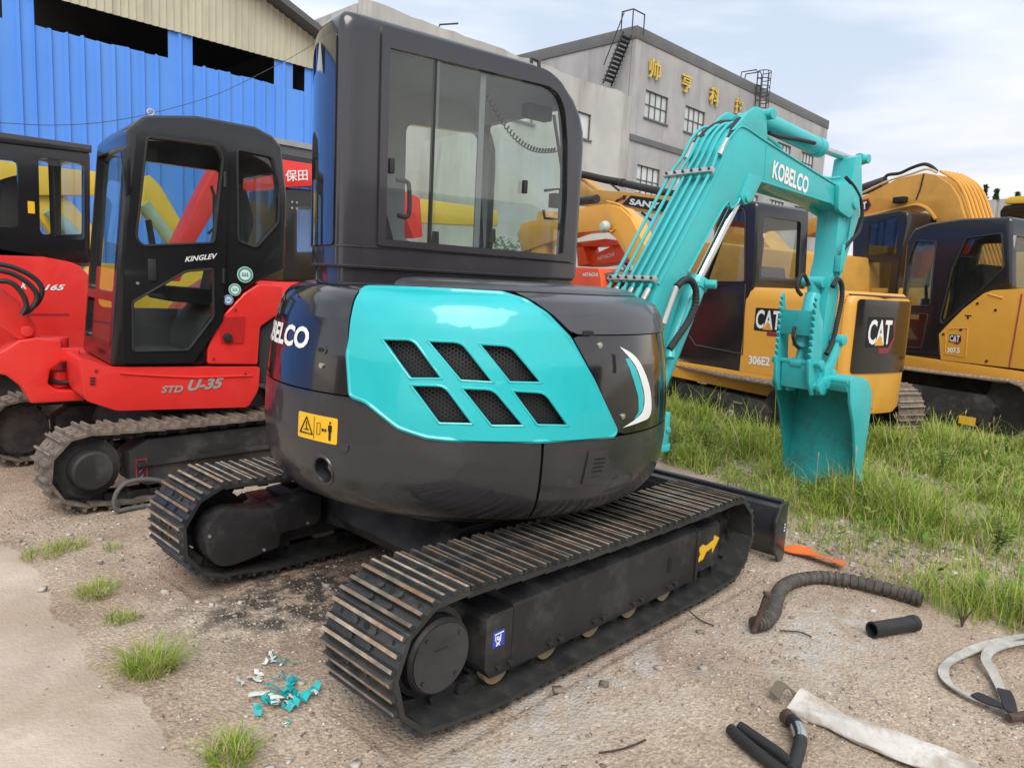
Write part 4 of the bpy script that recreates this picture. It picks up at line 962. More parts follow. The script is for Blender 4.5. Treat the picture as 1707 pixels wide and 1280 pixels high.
# ================================================================== BUILDINGS
BLUE = mat('blue_sheet_metal', (.095, .29, .80), .45, var=.06, vscale=.6, dirt=(.12, .31, .78), damt=.7, dscale=1.1, dthr=.50, streak=.10)
CREAM = mat('aged_cream_sheet', (.52, .50, .38), .6, var=.10, vscale=.7, dirt=(.30, .26, .18), damt=.7, dscale=1.2, dthr=.52, streak=.12)
ROOFD = mat('dark_roof_sheet', (.10, .10, .105), .6, var=.2, vscale=.6)
REND = mat('grey_render', (.385, .38, .38), .92, var=.16, vscale=.35, dirt=(.25, .24, .235), damt=.7, dscale=.55, dthr=.49, streak=.15, bump=.1, bscale=4, spec=.2)
RENDP = mat('pale_stained_render', (.455, .445, .43), .92, var=.16, vscale=.3, dirt=(.29, .27, .25), damt=.8, dscale=.5, dthr=.48, streak=.18, bump=.12, bscale=4, spec=.2)
PARA = mat('dark_grey_parapet', (.135, .135, .14), .85, var=.15, vscale=.5)
FRAM = mat('window_frame_grey', (.10, .105, .10), .5, var=.1)
WPANE = mat('office_pane', (.50, .53, .53), .12, spec=.8, var=.25, vscale=.35)
GOLD = mat('gilt_letter', (.72, .50, .10), .35, metal=.4, var=.1)
IRON = mat('painted_iron', (.035, .035, .038), .5, var=.2)
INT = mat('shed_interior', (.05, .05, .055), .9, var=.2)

# ---- blue shed with cream gable
SY = 18.0
sx = lambda x, y: on_y(x, y, SY)
z_sill = float(np.mean([sx(59, 43)[2], sx(280, 97)[2], sx(457, 141)[2]])); z_top = float(np.mean([sx(280, 46)[2], sx(457, 95)[2]]))
ops = [(sx(-150, 0)[0]-3.5, sx(4, 30)[0]), (sx(57, 20)[0], sx(280, 70)[0]), (sx(321, 80)[0], sx(457, 120)[0]), (sx(488, 125)[0], sx(520, 62)[0]-.2)]
rA = sx(440, 0); rB = sx(520, 62); slope = (rB[2]-rA[2])/(rB[0]-rA[0])
def roof_z(x): return rA[2] + slope*(x-rA[0]) if x > 1.5 else rA[2] + slope*(1.5-rA[0]) - slope*(x-1.5)*-1*-1
X0, X1 = -14.0, float(rB[0])+.1
def ribbed(x0, x1, zlo, zhi, pitch, dep, y, mb, wob=0.):
    """profiled sheet: trapezoid ribs, zlo / zhi may be functions of x"""
    f0 = zlo if callable(zlo) else (lambda x: zlo); f1 = zhi if callable(zhi) else (lambda x: zhi)
    x = x0; P = []
    while x < x1-1e-6:
        for a, d in ((0, 0), (.68, 0), (.75, dep), (.93, dep)):
            if x + a*pitch < x1: P.append((x+a*pitch, d))
        x += pitch
    P.append((x1, 0)); vs = []
    for px, d in P: vs += [(px, y-d, f0(px) + (random.uniform(-wob, wob) if callable(zlo) and 0 else 0)), (px, y-d, f1(px) + random.uniform(-wob, wob))]
    mb.add(vs, [(2*i, 2*i+2, 2*i+3, 2*i+1) for i in range(len(P)-1)])
shed = thing('shed', 'large blue corrugated shed with cream gable and dark strip openings', 'shed', (8, SY, 0))
TS = Matrix.Translation((-8, -SY, 0))
mb = MB(); cur = X0
for a, c in ops:
    ribbed(cur, a, 0, z_top+.02, .30, .05, SY, mb); ribbed(a, c, 0, z_sill, .30, .05, SY, mb, .02); cur = c
ribbed(cur, X1, 0, z_top+.02, .30, .05, SY, mb)
mb.build('blue_cladding', BLUE, shed, T=TS)
mb = MB(); ribbed(X0, X1, z_top-.06, lambda x: roof_z(x)-.02, .16, .03, SY-.055, mb); mb.build('cream_cladding', CREAM, shed, T=TS)
mb = MB()
for xa, xb in ((X0, 1.5), (1.5, X1+.4)):
    za, zb = roof_z(xa), roof_z(xb); mb.add([(xa, SY-.5, za), (xb, SY-.5, zb), (xb, SY+14, zb), (xa, SY+14, za), (xa, SY-.5, za+.16), (xb, SY-.5, zb+.16), (xb, SY+14, zb+.16), (xa, SY+14, za+.16)], [(0,3,2,1),(4,5,6,7),(0,1,5,4),(1,2,6,5),(2,3,7,6),(3,0,4,7)])
mb.build('roof', ROOFD, shed, T=TS)
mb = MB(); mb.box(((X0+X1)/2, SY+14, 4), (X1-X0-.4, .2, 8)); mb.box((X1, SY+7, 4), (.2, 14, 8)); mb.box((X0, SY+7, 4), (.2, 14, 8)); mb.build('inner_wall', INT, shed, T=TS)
# low grey-roofed annex that shows between shed and office block
an = thing('annex', 'low annex with dark pitched roof behind the cab, right of the blue shed', 'annex', (19, 20, 0))
mb = MB(); mb.ext([(16.4, 0), (16.4, 7.6), (20, 9.6), (27, 9.6), (27, 0)], 26.5, 34, lambda a, c, d: (a-19, d-20, c)); mb.build('wall', RENDP, an)
mb = MB(); mb.add([(16.0-19, 6, 7.5), (20-19, 6, 9.75), (20-19, 15, 9.75), (16-19, 15, 7.5), (16.0-19, 6, 7.7), (20-19, 6, 9.95), (20-19, 15, 9.95), (16-19, 15, 7.7)], [(0,3,2,1),(4,5,6,7),(0,1,5,4),(1,2,6,5),(2,3,7,6),(3,0,4,7)]); mb.build('roof', ROOFD, an)

# ---- office block and its lower wing
OY = 24.0
oy = lambda x, y: on_y(x, y, OY)
def window(parent, x0, x1, z0, z1, nx, nz, T, y=OY):
    mb = MB(); w = .045
    for xx in (x0+w/2, x1-w/2): mb.box((xx, y+.10, (z0+z1)/2), (w, .10, z1-z0-.002))
    for zz in (z0+w/2, z1-w/2): mb.box(((x0+x1)/2, y+.10, zz), (x1-x0-2*w, .10, w))
    F = mb.build('window', FRAM, parent, T=T)
    for k in range(1, nx): mb = MB(); mb.box((x0+(x1-x0)*k/nx, y+.10, (z0+z1)/2), (.03, .07, z1-z0-2*w)); mb.build('mullion', FRAM, F, T=T)
    for k in range(1, nz): mb = MB(); mb.box(((x0+x1)/2, y+.097, z0+(z1-z0)*k/nz), (x1-x0-2*w, .05, .04)); mb.build('transom', FRAM, F, T=T)
    for i in range(nx):
        mb = MB(); mb.box((x0+(x1-x0)*(i+.5)/nx, y+.13, (z0+z1)/2), ((x1-x0)/nx-.01, .012, z1-z0-.06)); mb.build('pane', WPANE, F, T=T)
    mb = MB(); mb.box(((x0+x1)/2, y-.03, z0-.05), (x1-x0+.16, .10, .08)); mb.build('sill', PARA, F, T=T)
cX = oy(1061, 62)[0]; eX = oy(1380, 213)[0]; rZ = float(np.mean([oy(1061, 62)[2], oy(1380, 217)[2]])); pz = rZ+.62
off = thing('office_block', 'tall grey rendered building with gold lettering and roof ladders', 'building', (cX, OY, 0)); TO = Matrix.Translation((-cX, -OY, 0))
u0, u1 = oy(1077, 149)[2], oy(1073.5, 195)[2]; l0_, l1_ = oy(1064, 274)[2], oy(1063, 311)[2]
wx = [(oy(1077, 149)[0], oy(1114.7, 163)[0]), (oy(1143, 176)[0], oy(1175, 189)[0])]
pit = wx[1][0]-wx[0][0]; ww = wx[0][1]-wx[0][0]
WX = [wx[0][0] + pit*k for k in range(6)]
WX = [a for a in WX if a+ww < eX-.5]
mbn = MB(); holes = []
for a in WX: holes += [[(a, u1), (a+ww, u1), (a+ww, u0), (a, u0)], [(a-.3, l1_-.35), (a+ww-.3, l1_-.35), (a+ww-.3, l0_), (a-.3, l0_)]]
mbn.panel([(cX, -.5), (eX, -.5), (eX, rZ), (cX, rZ)], holes, OY, OY+.24); mbn.build('front_wall', REND, off, T=TO)
mbn = MB(); mbn.box((cX+.12, OY+11.13, rZ/2-.25), (.24, 21.7, rZ+.5)); mbn.build('gable_wall', REND, off, T=TO)
mbn = MB(); mbn.box((eX-.12, OY+11.13, rZ/2-.25), (.24, 21.7, rZ+.5)); mbn.build('end_wall', REND, off, T=TO)
mbn = MB(); mbn.box(((cX+eX)/2, OY+21.9, rZ/2-.25), (eX-cX-.5, .24, rZ+.5)); mbn.build('back_wall', REND, off, T=TO)
mbn = MB(); mbn.box(((cX+eX)/2, OY+11, rZ+.31), (eX-cX+.12, 22.1, .62)); mbn.build('parapet', PARA, off, T=TO, bevel=.03)
mbn = MB(); mbn.box(((cX+eX)/2, OY+3, rZ*.5), (eX-cX-.6, .1, rZ-.2)); mbn.build('inner_blind', INT, off, T=TO)
for a in WX: window(off, a, a+ww, u1, u0, 4, 2, TO); window(off, a-.3, a+ww-.3, l1_-.35, l0_, 4, 2, TO)
bz = oy(1049, 223)[2]; bz2 = oy(1048, 233)[2]
mbn = MB(); mbn.box((cX+4.6, OY-.04, (bz+bz2)/2), (9.2, .08, bz-bz2)); mbn.build('band_course', PARA, off, T=TO)
for ch, px, py, hh in (('帅', 1079, 130, 34), ('亨', 1133, 152, 32), ('科', 1179.5, 174, 31), ('技', 1222, 189, 27)):
    p = oy(px, py); zt = oy(px+1, py-hh)[2]; H = zt-p[2]
    V, F, w = text2d(ch, .012); sc = H; wd = H*.98
    mb = MB(); n = len(V)
    mb.add([(p[0]+x/w*wd, OY-.16, p[2]+y*sc) for x, y in V], F); mb.add([(p[0]+x/w*wd, OY-.05, p[2]+y*sc) for x, y in V], [f[::-1] for f in F])
    ec = {}
    for f in F:
        for i in range(len(f)): k = tuple(sorted((f[i-1], f[i]))); ec[k] = ec.get(k, 0)+1
    mb.f += [[a, c, c+n, a+n] for (a, c), k in ec.items() if k == 1]; mb.mi += [0]*sum(1 for k in ec.values() if k == 1)
    mb.build('sign_character', GOLD, off, T=TO)
# slanted fire ladder on the gable side
def ladder(parent, A, B, w, side, T, rails=True, n=12):
    A, B, side = Vector(A), Vector(B), Vector(side).normalized()
    mb = MB()
    for s in (-.5, .5): mb.tube([A+side*w*s, B+side*w*s], .05, 6)
    L = mb.build('ladder', IRON, parent, T=T)
    for k in range(1, n): mb = MB(); q = A.lerp(B, k/n); mb.box(q, (.30, w, .05) if abs(side.y) > .5 else (w, .30, .05)); mb.build('rung', IRON, L, T=T)
    return L
gp = lambda px, py, X: (lambda d: np.array([X, X/d[0]*d[1], CAM_H + X/d[0]*d[2]]))(ray(px, py))
lA = gp(1012, 142, cX-.6); lB = gp(1046, 56, cX-.6)
LD = ladder(off, lA, lB, .7, (1, 0, 0), TO)
mb = MB(); mb.tube([Vector(lA)+Vector((-.4, 0, .9)), Vector(lB)+Vector((-.4, 0, .9))], .03, 6); mb.build('handrail', IRON, LD, T=TO)
tp0 = Vector(lB)
mb = MB()
for dx, dy in ((-.3, .2), (-.3, -.5), (.7, -.5)): mb.tube([tp0+Vector((dx, dy, 0)), tp0+Vector((dx, dy, 1.0))], .035, 6)
mb.tube([tp0+Vector((-.3, .2, 1.0)), tp0+Vector((-.3, -.5, 1.0)), tp0+Vector((.7, -.5, 1.0))], .035, 6); mb.build('landing_rail', IRON, LD, T=TO)
# caged ladder on the front
cx_ = oy(1256, 190)[0]; zt = oy(1250, 116)[2]; mb = MB()
for s in (-.28, .28): mb.tube([(cx_+s, OY-.2, rZ-4.5), (cx_+s, OY-.2, zt-.1), (cx_+s-.05, OY-.1, zt+.12), (cx_+s-.1, OY+.9, zt+.12), (cx_+s-.1, OY+1.0, rZ+.5)], .04, 6)
CL_ = mb.build('caged_ladder', IRON, off, T=TO)
for k in range(13): mb = MB(); mb.box((cx_, OY-.2, rZ-4.4+k*.45), (.56, .04, .04)); mb.build('rung', IRON, CL_, T=TO)
for k in range(6):
    z = rZ-1.0 + (zt-rZ+1.0)*k/5; mb = MB(); mb.tube([(cx_+.45*math.cos(a), OY-.5+.42*math.sin(a)*1.0, z) for a in np.linspace(.6, -3.74, 14)], .03, 5); mb.build('cage_hoop', IRON, CL_, T=TO)
for a in (-.3, -1.1, -2.0, -2.8):
    mb = MB(); mb.tube([(cx_+.45*math.cos(a), OY-.5+.42*math.sin(a), rZ-1.0), (cx_+.45*math.cos(a), OY-.5+.42*math.sin(a), zt)], .025, 5); mb.build('cage_bar', IRON, CL_, T=TO)
# lower wing in front of the gable
wX = oy(605, 0)[0]; wZ = float(np.mean([oy(605, 0)[2], oy(960, 126)[2]]))
wing = thing('office_wing', 'lower pale stained concrete building with flat top beside the tall grey block', 'building', (wX, OY, 0)); TW = Matrix.Translation((-wX, -OY, 0))
rw = (oy(966, 192)[0]-1.0, oy(986, 192)[0]); rwz = (oy(983, 234)[2], oy(986, 192)[2])
holes = []; wins = [(rw[0], rw[1], rwz[0], rwz[1])] + [(rw[0]-4.2*k, rw[1]-4.2*k, rwz[0], rwz[1]) for k in (1, 2)]
for a, c, z0, z1 in wins: holes.append([(a, z0), (c, z0), (c, z1), (a, z1)])
top = [(cX-.02, wZ+.05)]; x = cX-.3
while x > wX: top.append((x, wZ + random.uniform(-.05, .05) + (.10*math.sin((cX-x)*.9) if x > cX-3.4 else 0))); x -= .55
mb = MB(); mb.panel([(wX, -.5), (cX-.02, -.5)] + top + [(wX, wZ)], holes, OY, OY+.3); mb.build('front_wall', RENDP, wing, T=TW)
mb = MB(); mb.box((wX+.15, OY+9.2, wZ/2-.3), (.3, 17.6, wZ+.4)); mb.build('side_wall', RENDP, wing, T=TW)
mb = MB(); mb.box(((wX+cX)/2, OY+9, wZ-.9), (cX-wX-.7, 17, .2)); mb.build('roof_slab', PARA, wing, T=TW)
mb = MB(); mb.box(((wX+cX)/2, OY+2, wZ/2-1), (cX-wX-.9, .1, wZ-2.5)); mb.build('inner_blind', INT, wing, T=TW)
for w_ in wins: window(wing, *w_, 2, 1, TW)
p = oy(750, 38); mb = MB(); mb.tube([(p[0]-.5, OY+.2, wZ-.3), (p[0]-.4, OY+.15, wZ+.12), (p[0]+.35, OY-.1, wZ+.32)], .035, 6); mb.build('drain_spout', IRON, wing, T=TW)
# far warehouse and trees at the right
fw_ = thing('warehouse', 'far pale ribbed warehouse wall beyond the yellow machines at right', 'warehouse', (62, 20, 0)); FY = 60.
pz0 = gnd; 
def at_d(px, py, D):
    d = ray(px, py); k = D/np.hypot(d[0], d[1]); return np.array([0, 0, CAM_H]) + k*d
w0 = at_d(1600, 338, 70); w1 = at_d(1760, 338, 66)
mb = MB(); nrm = Vector((w1[0]-w0[0], w1[1]-w0[1], 0)).normalized(); L_ = np.hypot(w1[0]-w0[0], w1[1]-w0[1])+14; P = []; k = -8.
while k < L_:
    P += [(k, 0), (k+.5, 0), (k+.55, .12), (k+.75, .12)]; k += .8
perp = Vector((-nrm.y, nrm.x, 0)); vs_ = []
for a, d in P:
    q = Vector((w0[0]-62, w0[1]-20, 0)) + nrm*a + perp*d; vs_ += [q, q + Vector((0, 0, w0[2]))]
mb.add(vs_, [(2*i, 2*i+2, 2*i+3, 2*i+1) for i in range(len(P)-1)]); WALLF = mat('pale_ribbed_sheet', (.50, .49, .45), .6, var=.08, vscale=.2)
mb.build('wall', WALLF, fw_)
mb = MB(); a = Vector((w0[0]-62, w0[1]-20, w0[2]))-nrm*8; c = a + nrm*(L_+8); d_ = -perp*12 if (Vector((w0[0], w0[1], 0))-perp).length > Vector((w0[0], w0[1], 0)).length else perp*12
mb.add([a, c, c+d_+Vector((0, 0, 1.0)), a+d_+Vector((0, 0, 1.0))], [(0, 1, 2, 3)]); mb.build('roof', ROOFD, fw_)
# overhead wire in front of the shed
wp = [on_y(*q, 12.) for q in ((-60, 201), (0, 205), (90, 209), (180, 203), (270, 185), (360, 158), (430, 125), (500, 88), (560, 48))]
mb = MB(); mb.tube(smooth(wp, 6), .005, 5); tag(mb.build('overhead_wire', IRON), 'thin black wire slung across the front of the blue shed', 'wire')
# yard workshop added unseen behind the photographer, to be reflected in paint and glass
ws = thing('backdrop', 'long low workshop with dark doorways, added unseen behind the photographer for reflections', 'building', (0, -44, 0))
b = MB(); b.ext([(-34, 0), (30, 0), (30, 5.6), (-34, 5.6)], -4, 4); b.build('wall', mat('backdrop_render', (.30, .28, .27), .9, var=.15, vscale=.4), ws)
b = MB(); b.ext([(-4.6, 5.5), (0, 7.4), (4.6, 5.5), (4.6, 5.75), (0, 7.65), (-4.6, 5.75)], -34.5, 30.5, lambda a, c, d: (d, a, c)); b.build('roof', ROOFD, ws)
for k in range(8):
    b = MB(); b.box((-30+k*8, 4.02, 2.0), (4.6, .08, 4.0)); b.build('doorway', INT, ws)
ws2 = thing('backdrop', 'second workshop added unseen on the left side, for reflections', 'building', (-46, 6, 0))  # another unseen building, added for what the gloss reflects
b = MB(); b.ext([(-12, 0), (20, 0), (20, 4.8), (-12, 4.8)], -4, 4, lambda a, c, d: (d, a, c)); b.build('wall', mat('backdrop_brick', (.26, .17, .13), .9, var=.2, vscale=.5), ws2)
b = MB(); b.ext([(-4.5, 4.75), (0, 6.3), (4.5, 4.75), (4.5, 4.95), (0, 6.5), (-4.5, 4.95)], -12.5, 20.5); b.build('roof', ROOFD, ws2)
for k in range(5):
    b = MB(); b.box((4.02, -9+k*6.4, 1.8), (.08, 3.4, 3.6)); b.build('doorway', INT, ws2)
# ================================================================== THE OTHER MACHINES
RED = mat('red_paint', (.74, .030, .024), .28, coat=.3, var=.06, dirt=(.52, .035, .03), damt=.5, dscale=3, dthr=.55)
ORNG = mat('orange_red_paint', (.78, .10, .025), .35, var=.08)
YEL = mat('machine_yellow', (.70, .345, .045), .32, coat=.3, var=.06, dirt=(.58, .30, .06), damt=.5, dscale=3, dthr=.52)
YELB = mat('boom_yellow_brown', (.55, .285, .05), .42, var=.10, dirt=(.36, .19, .05), damt=.5, dscale=2.5)
YELP = mat('bright_yellow', (.72, .48, .05), .4, var=.08)
CABK = mat('cab_black', (.012, .012, .013), .22, coat=.3, var=.15)
UNDB = mat('dusty_undercarriage', (.022, .021, .022), .55, var=.3, dirt=(.12, .10, .085), damt=.55, dscale=3, dthr=.48)
SHOE2 = mat('dusty_shoe', (.15, .12, .095), .7, var=.3, dirt=(.22, .18, .145), damt=.8, dscale=12, dthr=.45, rand=.2, bump=.2)
WORN2 = mat('dusty_grouser', (.34, .27, .21), .6, metal=.2, var=.3, vscale=15, rand=.2)
GLC = glass('tinted_cab_glass', (.78, .85, .82), 1., 1.75)
GLC2 = glass('dark_cab_glass', (.58, .64, .64), 1., 1.75)
CREST = mat('maroon_print', (.28, .02, .05), .4, var=.05)

CABIN = mat('cab_inner_trim', (.07, .07, .072), .8, var=.1)
def big_side(ol, z0, z1, a=.10, b=.30):
    lo = min(p[0] for p in ol); hi = max(p[0] for p in ol); return fillet([(lo+a, z0), (hi-b, z0), (hi-b-.08, z1), (lo+a, z1)], .06)
def shrink(poly, m):
    xs = [p[0] for p in poly]; zs = [p[1] for p in poly]; cx, cz = (min(xs)+max(xs))/2, (min(zs)+max(zs))/2; w, h = max(xs)-min(xs), max(zs)-min(zs)
    return [(cx+(x-cx)*(w-2*m)/w, cz+(z-cz)*(h-2*m)/h) for x, z in poly]
def make_cab(parent, outline, t0, t1, wins, T=I4, m=CABK, gls=GLC, bev=.035, front=None, rear=None, wall=.05, far=True, seat=True, name='cab'):
    """prismatic cab: side outline (s, z), windows cut right through; front = (A, B, t lo, t hi, z lo, z hi)"""
    b = MB(); b.ext(outline, t0, t1); om = b.mesh('o', m, bevel=bev, seg=3, T=T)
    def cut(poly, d0, d1, fn=None): c = MB(); c.ext(poly, d0, d1, fn); return c.mesh('c', m, T=T)
    c_ = MB(); c_.ext(shrink(outline, wall), t0+wall, t1-wall); cs = [c_.mesh('c', CABIN, T=T)]
    for w in wins:
        cs.append(cut(w, t1-.14, t1+.2))
        if far is True: cs.append(cut(w, t0-.2, t0+.14))
    if far not in (True, False): cs.append(cut(far, t0-.2, t0+.14))
    xf = lambda a, c, d: (d, a, c)
    fr_list = []
    for q in (front or []):
        A, B, ta, tb, za, zb = q; lo = min(A[0], B[0])-.35; cs.append(cut(fillet([(ta, za), (tb, za), (tb, zb), (ta, zb)], .04), lo, lo+.75, xf)); fr_list.append(q)
    for q in (rear or []):
        s_, ta, tb, za, zb = q; cs.append(cut(fillet([(ta, za), (tb, za), (tb, zb), (ta, zb)], .04), s_-.15, s_+.12, xf))
    me = boolcut(om, cs); C = link(name, me, parent)
    for w in wins:
        b = MB(); b.panel(w, (), t1-.022, t1-.017); b.build('side_window', gls, C, T=T)
        if far is True: b = MB(); b.panel(w, (), t0+.017, t0+.022); b.build('side_window', gls, C, T=T)
    if far not in (True, False): b = MB(); b.panel(far, (), t0+.017, t0+.022); b.build('side_window', gls, C, T=T)
    for A, B, ta, tb, za, zb in fr_list:
        fx = lambda z: A[0] + (B[0]-A[0])*(z-A[1])/(B[1]-A[1])
        b = MB(); b.panel([(ta-.01, za-.01), (tb+.01, za-.01), (tb+.01, zb+.01), (ta-.01, zb+.01)], (), -.026, -.021, lambda a, c, d: (fx(c)+d*(1 if 1 else 0), a, c)); b.build('windshield', gls, C, T=T)
    for s_, ta, tb, za, zb in (rear or []):
        b = MB(); b.panel([(ta-.01, za-.01), (tb+.01, za-.01), (tb+.01, zb+.01), (ta-.01, zb+.01)], (), .020, .025, lambda a, c, d: (s_+d, a, c)); b.build('rear_window', gls, C, T=T)
    if seat:
        sm = sum(p[0] for p in outline)/len(outline); zb = min(p[1] for p in outline); tm = (t0+t1)/2; k = seat if isinstance(seat, (int, float)) and not isinstance(seat, bool) else 1
        b = MB(); b.ext(fillet([(sm-.22, zb+.38), (sm+.28, zb+.42), (sm+.28, zb+.52), (sm-.14, zb+.50)], .04), tm-.24, tm+.24); b.ext(fillet([(sm-.20, zb+.42), (sm-.34, zb+1.02), (sm-.28, zb+1.24), (sm-.20, zb+1.20), (sm-.20, zb+1.0), (sm-.08, zb+.48)], .04), tm-.22, tm+.22); b.build('seat', SEATM, C, T=T, bevel=.02)
        b = MB(); b.box((sm+.34, tm+.26, zb+.62), (.10, .10, .30)); b.cyl((sm+.34, tm+.26, zb+.7), (sm+.38, tm+.26, zb+.95), .02); b.build('control_lever', RUBB, C, T=T)
    return C
def ring_belt(parent, L, R, zc, w, yc, n, shoe=None, separate=True, off=.2):
    path = track_path(-L/2, zc, R, L/2, zc, R, .02)
    if separate: tr = MB(); 
    fr, pitch = resample(path, n, off)
    tr = MB(); tr.lathe([(.05, -.08), (R-.03, -.08), (R-.03, .08), (.05, .08)], (-L/2, yc, zc)); T1 = tr.build('track', UNDB, parent, ang=40)
    tr = MB(); tr.lathe([(.05, -.08), (R-.03, -.08), (R-.03, .08), (.05, .08)], (L/2, yc, zc)); tr.build('idler', UNDB, T1, ang=40)
    if separate:
        for x, z, tx, tz in fr: link('track_shoe', shoe, T1, Matrix(((tx, 0, -tz, x), (0, 1, 0, yc), (tz, 0, tx, z), (0, 0, 0, 1))))
    else:
        mb = MB()
        for x, z, tx, tz in fr:
            rot = Matrix(((tx, 0, -tz), (0, 1, 0), (tz, 0, tx))); c = Vector((x, yc, z))
            mb.box(c, (pitch*.96, w, .016), rot); mb.box(c + rot @ Vector((-pitch*.36, 0, .016)), (.014, w*.98, .022), rot, 1); mb.box(c + rot @ Vector((pitch*.06, 0, .016)), (.014, w*.98, .022), rot, 1)
        o = mb.build('track_belt', [SHOE2, WORN2], T1); tag(o, kind='stuff')
    return T1
def logo(parent, fr_, t, px0, px1, pxh, T, main=True):
    """block letters with a gold triangle, white on a dark keyline; placed by its lower corners and height"""
    a = np.array(fr_.tr(*px0, t)); c = np.array(fr_.tr(*px1, t)); h = np.array(fr_.tr(*pxh, t)); return a, c, h
def word(parent, text, origin, ux, uz, W, H, t_out, m, T, bold=.03, name='lettering', shear=0., sgn=1, d=.004):
    return lettering(text, lambda u, v, dd: (origin[0]+ux[0]*u+uz[0]*v, t_out + sgn*dd, origin[1]+ux[1]*u+uz[1]*v), W, H, name, m, parent, bold=bold, T=T, d=d, shear=shear)
def word_px(parent, fr_, t, text, bl, br, tl, m, T, bold=.03, shear=0., d=.004, name='lettering'):
    """lettering whose lower left, lower right and upper left corners are seen at these pixels on plane t"""
    a = np.array(fr_.tr(*bl, t)); c = np.array(fr_.tr(*br, t)); h = np.array(fr_.tr(*tl, t)); W = np.hypot(*(c-a)); H = np.hypot(*(h-a))
    return word(parent, text, a, (c-a)/W, (h-a)/H, W, H, t, m, T, bold, name, shear, d=d)

# ---------------------------------------------------------------- red compact excavator (left)
KO = (2.2, 5.65); KT = Fr(KO, 182); KU = Fr(KO, 174); TK = Matrix.Rotation(R_(-8), 4, 'Z')
kub = thing('excavator', 'red and black compact excavator with stickers on its black cab', 'excavator', (*KO, 0), R_(182))
KS = shoe_mesh(.30, .135, ribs=2, rh=.026); KS.materials.clear()
for m_ in (SHOE2, WORN2, DARK): KS.materials.append(m_)
for side in (1, -1):
    yc = side*.70
    T1 = ring_belt(kub, 1.78, .215, .262, .30, yc, 36, KS, True, .35)
    b = MB(); b.ext([(-.70, .12), (-.70, .33), (-.60, .40), (.55, .40), (.66, .33), (.66, .15), (.55, .10)], yc-.08, yc+.08 + (.02 if side > 0 else 0)); F = b.build('track_frame', UNDB, kub, bevel=.01)
    b = MB(); b.ext([(-.70, .235), (.62, .235), (.62, .255), (-.70, .262)], yc+side*.10, yc+side*.125); b.build('frame_rail', UNDB, F)
    for x in (-.5, -.2, .1, .4): b = MB(); b.lathe([(.02, -.09), (.075, -.09), (.075, .09), (.02, .09)], (x, yc, .12), n=18); b.build('roller', UNDB, F)
    b = MB(); b.lathe([(.05, side*.07), (.165, side*.07), (.165, side*.10), (.125, side*.11), (.118, side*.19), (.105, side*.205), (.01, side*.205)], (.89, yc-side*.02, .262), n=32); b.build('final_drive', UNDB, kub)
    b = MB()
    for k in range(13):
        a = 2*math.pi*k/13; b.box((.89+.18*math.cos(a), yc+side*.03, .262+.18*math.sin(a)), (.055, .03, .032), Matrix.Rotation(-a, 3, 'Y'))
    tag(b.build('sprocket_teeth', UNDB, T1), kind='stuff')
    fr, pitch = resample(track_path(-.89, .262, .215, .89, .262, .215, .02), 36, .35); chain(T1, fr, pitch, yc)
q = KT.tr(238, 785, .82); b = MB(); b.ext([(q[0]-.035, q[1]-.075), (q[0]+.035, q[1]-.075), (q[0]+.035, q[1]+.075), (q[0]-.035, q[1]+.075)], .8005, .802)
DC = b.build('red_decal', mat('dull_red_print', (.35, .02, .03), .5), kub)
b = MB(); b.ext([(q[0]-.028, q[1]-.068), (q[0]+.028, q[1]-.068), (q[0]+.028, q[1]+.068), (q[0]-.028, q[1]+.068)], .8022, .8026); b.build('decal_field', UNDB, DC)
b = MB(); b.tube([(q[0]+.01, .804, q[1]+.05), (q[0]-.015, .804, q[1]+.02), (q[0]+.015, .804, q[1]-.01), (q[0]-.01, .804, q[1]-.03), (q[0]+.012, .804, q[1]-.05)], .004, 5); b.build('decal_mark', CREST, DC)
b = MB(); b.ext([(-.45, .30), (-.35, .50), (.35, .50), (.45, .30), (.3, .2), (-.3, .2)], -.55, .55); b.build('car_body', UNDB, kub, bevel=.01)
kt = .70
tr = lambda pts, t=kt: KU.trs(pts, t)
b = MB(); b.ext(fillet(tr([(131, 596), (184, 612), (434, 611), (431, 650), (414, 679), (195, 685), (142, 668)]), .03), -.60, kt); HS = b.build('house_base', RED, kub, T=TK, bevel=.03, seg=3)
b = MB(); b.tube([(s, kt+.002, z) for s, z in tr([(200, 622), (260, 626), (330, 629), (420, 626)])], .008, 6); b.build('crease_line', RED, HS, T=TK)
b = MB(); b.ext(fillet(tr([(346, 607), (346, 582), (363, 537), (406, 490), (432, 473), (470, 476), (470, 520), (434, 545), (430, 608)]), .02), -.62, kt+.004); HDK = b.build('hood', RED, kub, T=TK, bevel=.02, seg=3)
b = MB(); b.ext(fillet(tr([(434, 548), (470, 523), (490, 540), (490, 640), (434, 640)]), .02), -.60, kt-.03); b.build('engine_grille', mat('grille_black', (.02, .02, .022), .7, bump=.6, bscale=150), kub, T=TK, bevel=.01)
b = MB(); b.panel(fillet(tr([(363, 530), (408, 527), (405, 572), (368, 572)]), .012), (), kt+.0042, kt+.010); FC = b.build('filler_recess', mat('red_shade_paint', (.50, .020, .018), .4), HDK, T=TK)  # body red darkened to paint in the shade of the recess
s, z = KU.tr(378, 562, kt); b = MB(); b.cyl((s, kt+.006, z), (s, kt+.035, z), .030, 16); b.build('filler_cap', RUBB, FC, T=TK, bevel=.006)
for px in ((392, 517), (356, 598), (409, 623), (160, 618)):
    s, z = KU.tr(*px, kt); b = MB(); b.cyl((s, kt, z), (s, kt+.008, z), .010, 10); b.build('bolt', CREST, HS, T=TK)
b = MB()
for k in range(3): s, z = KU.tr(148, 630+k*5, kt); b.box((s-.02, kt-.0, z), (.03, .02, .006))
b.build('vent_slot', DARK, HS, T=TK)
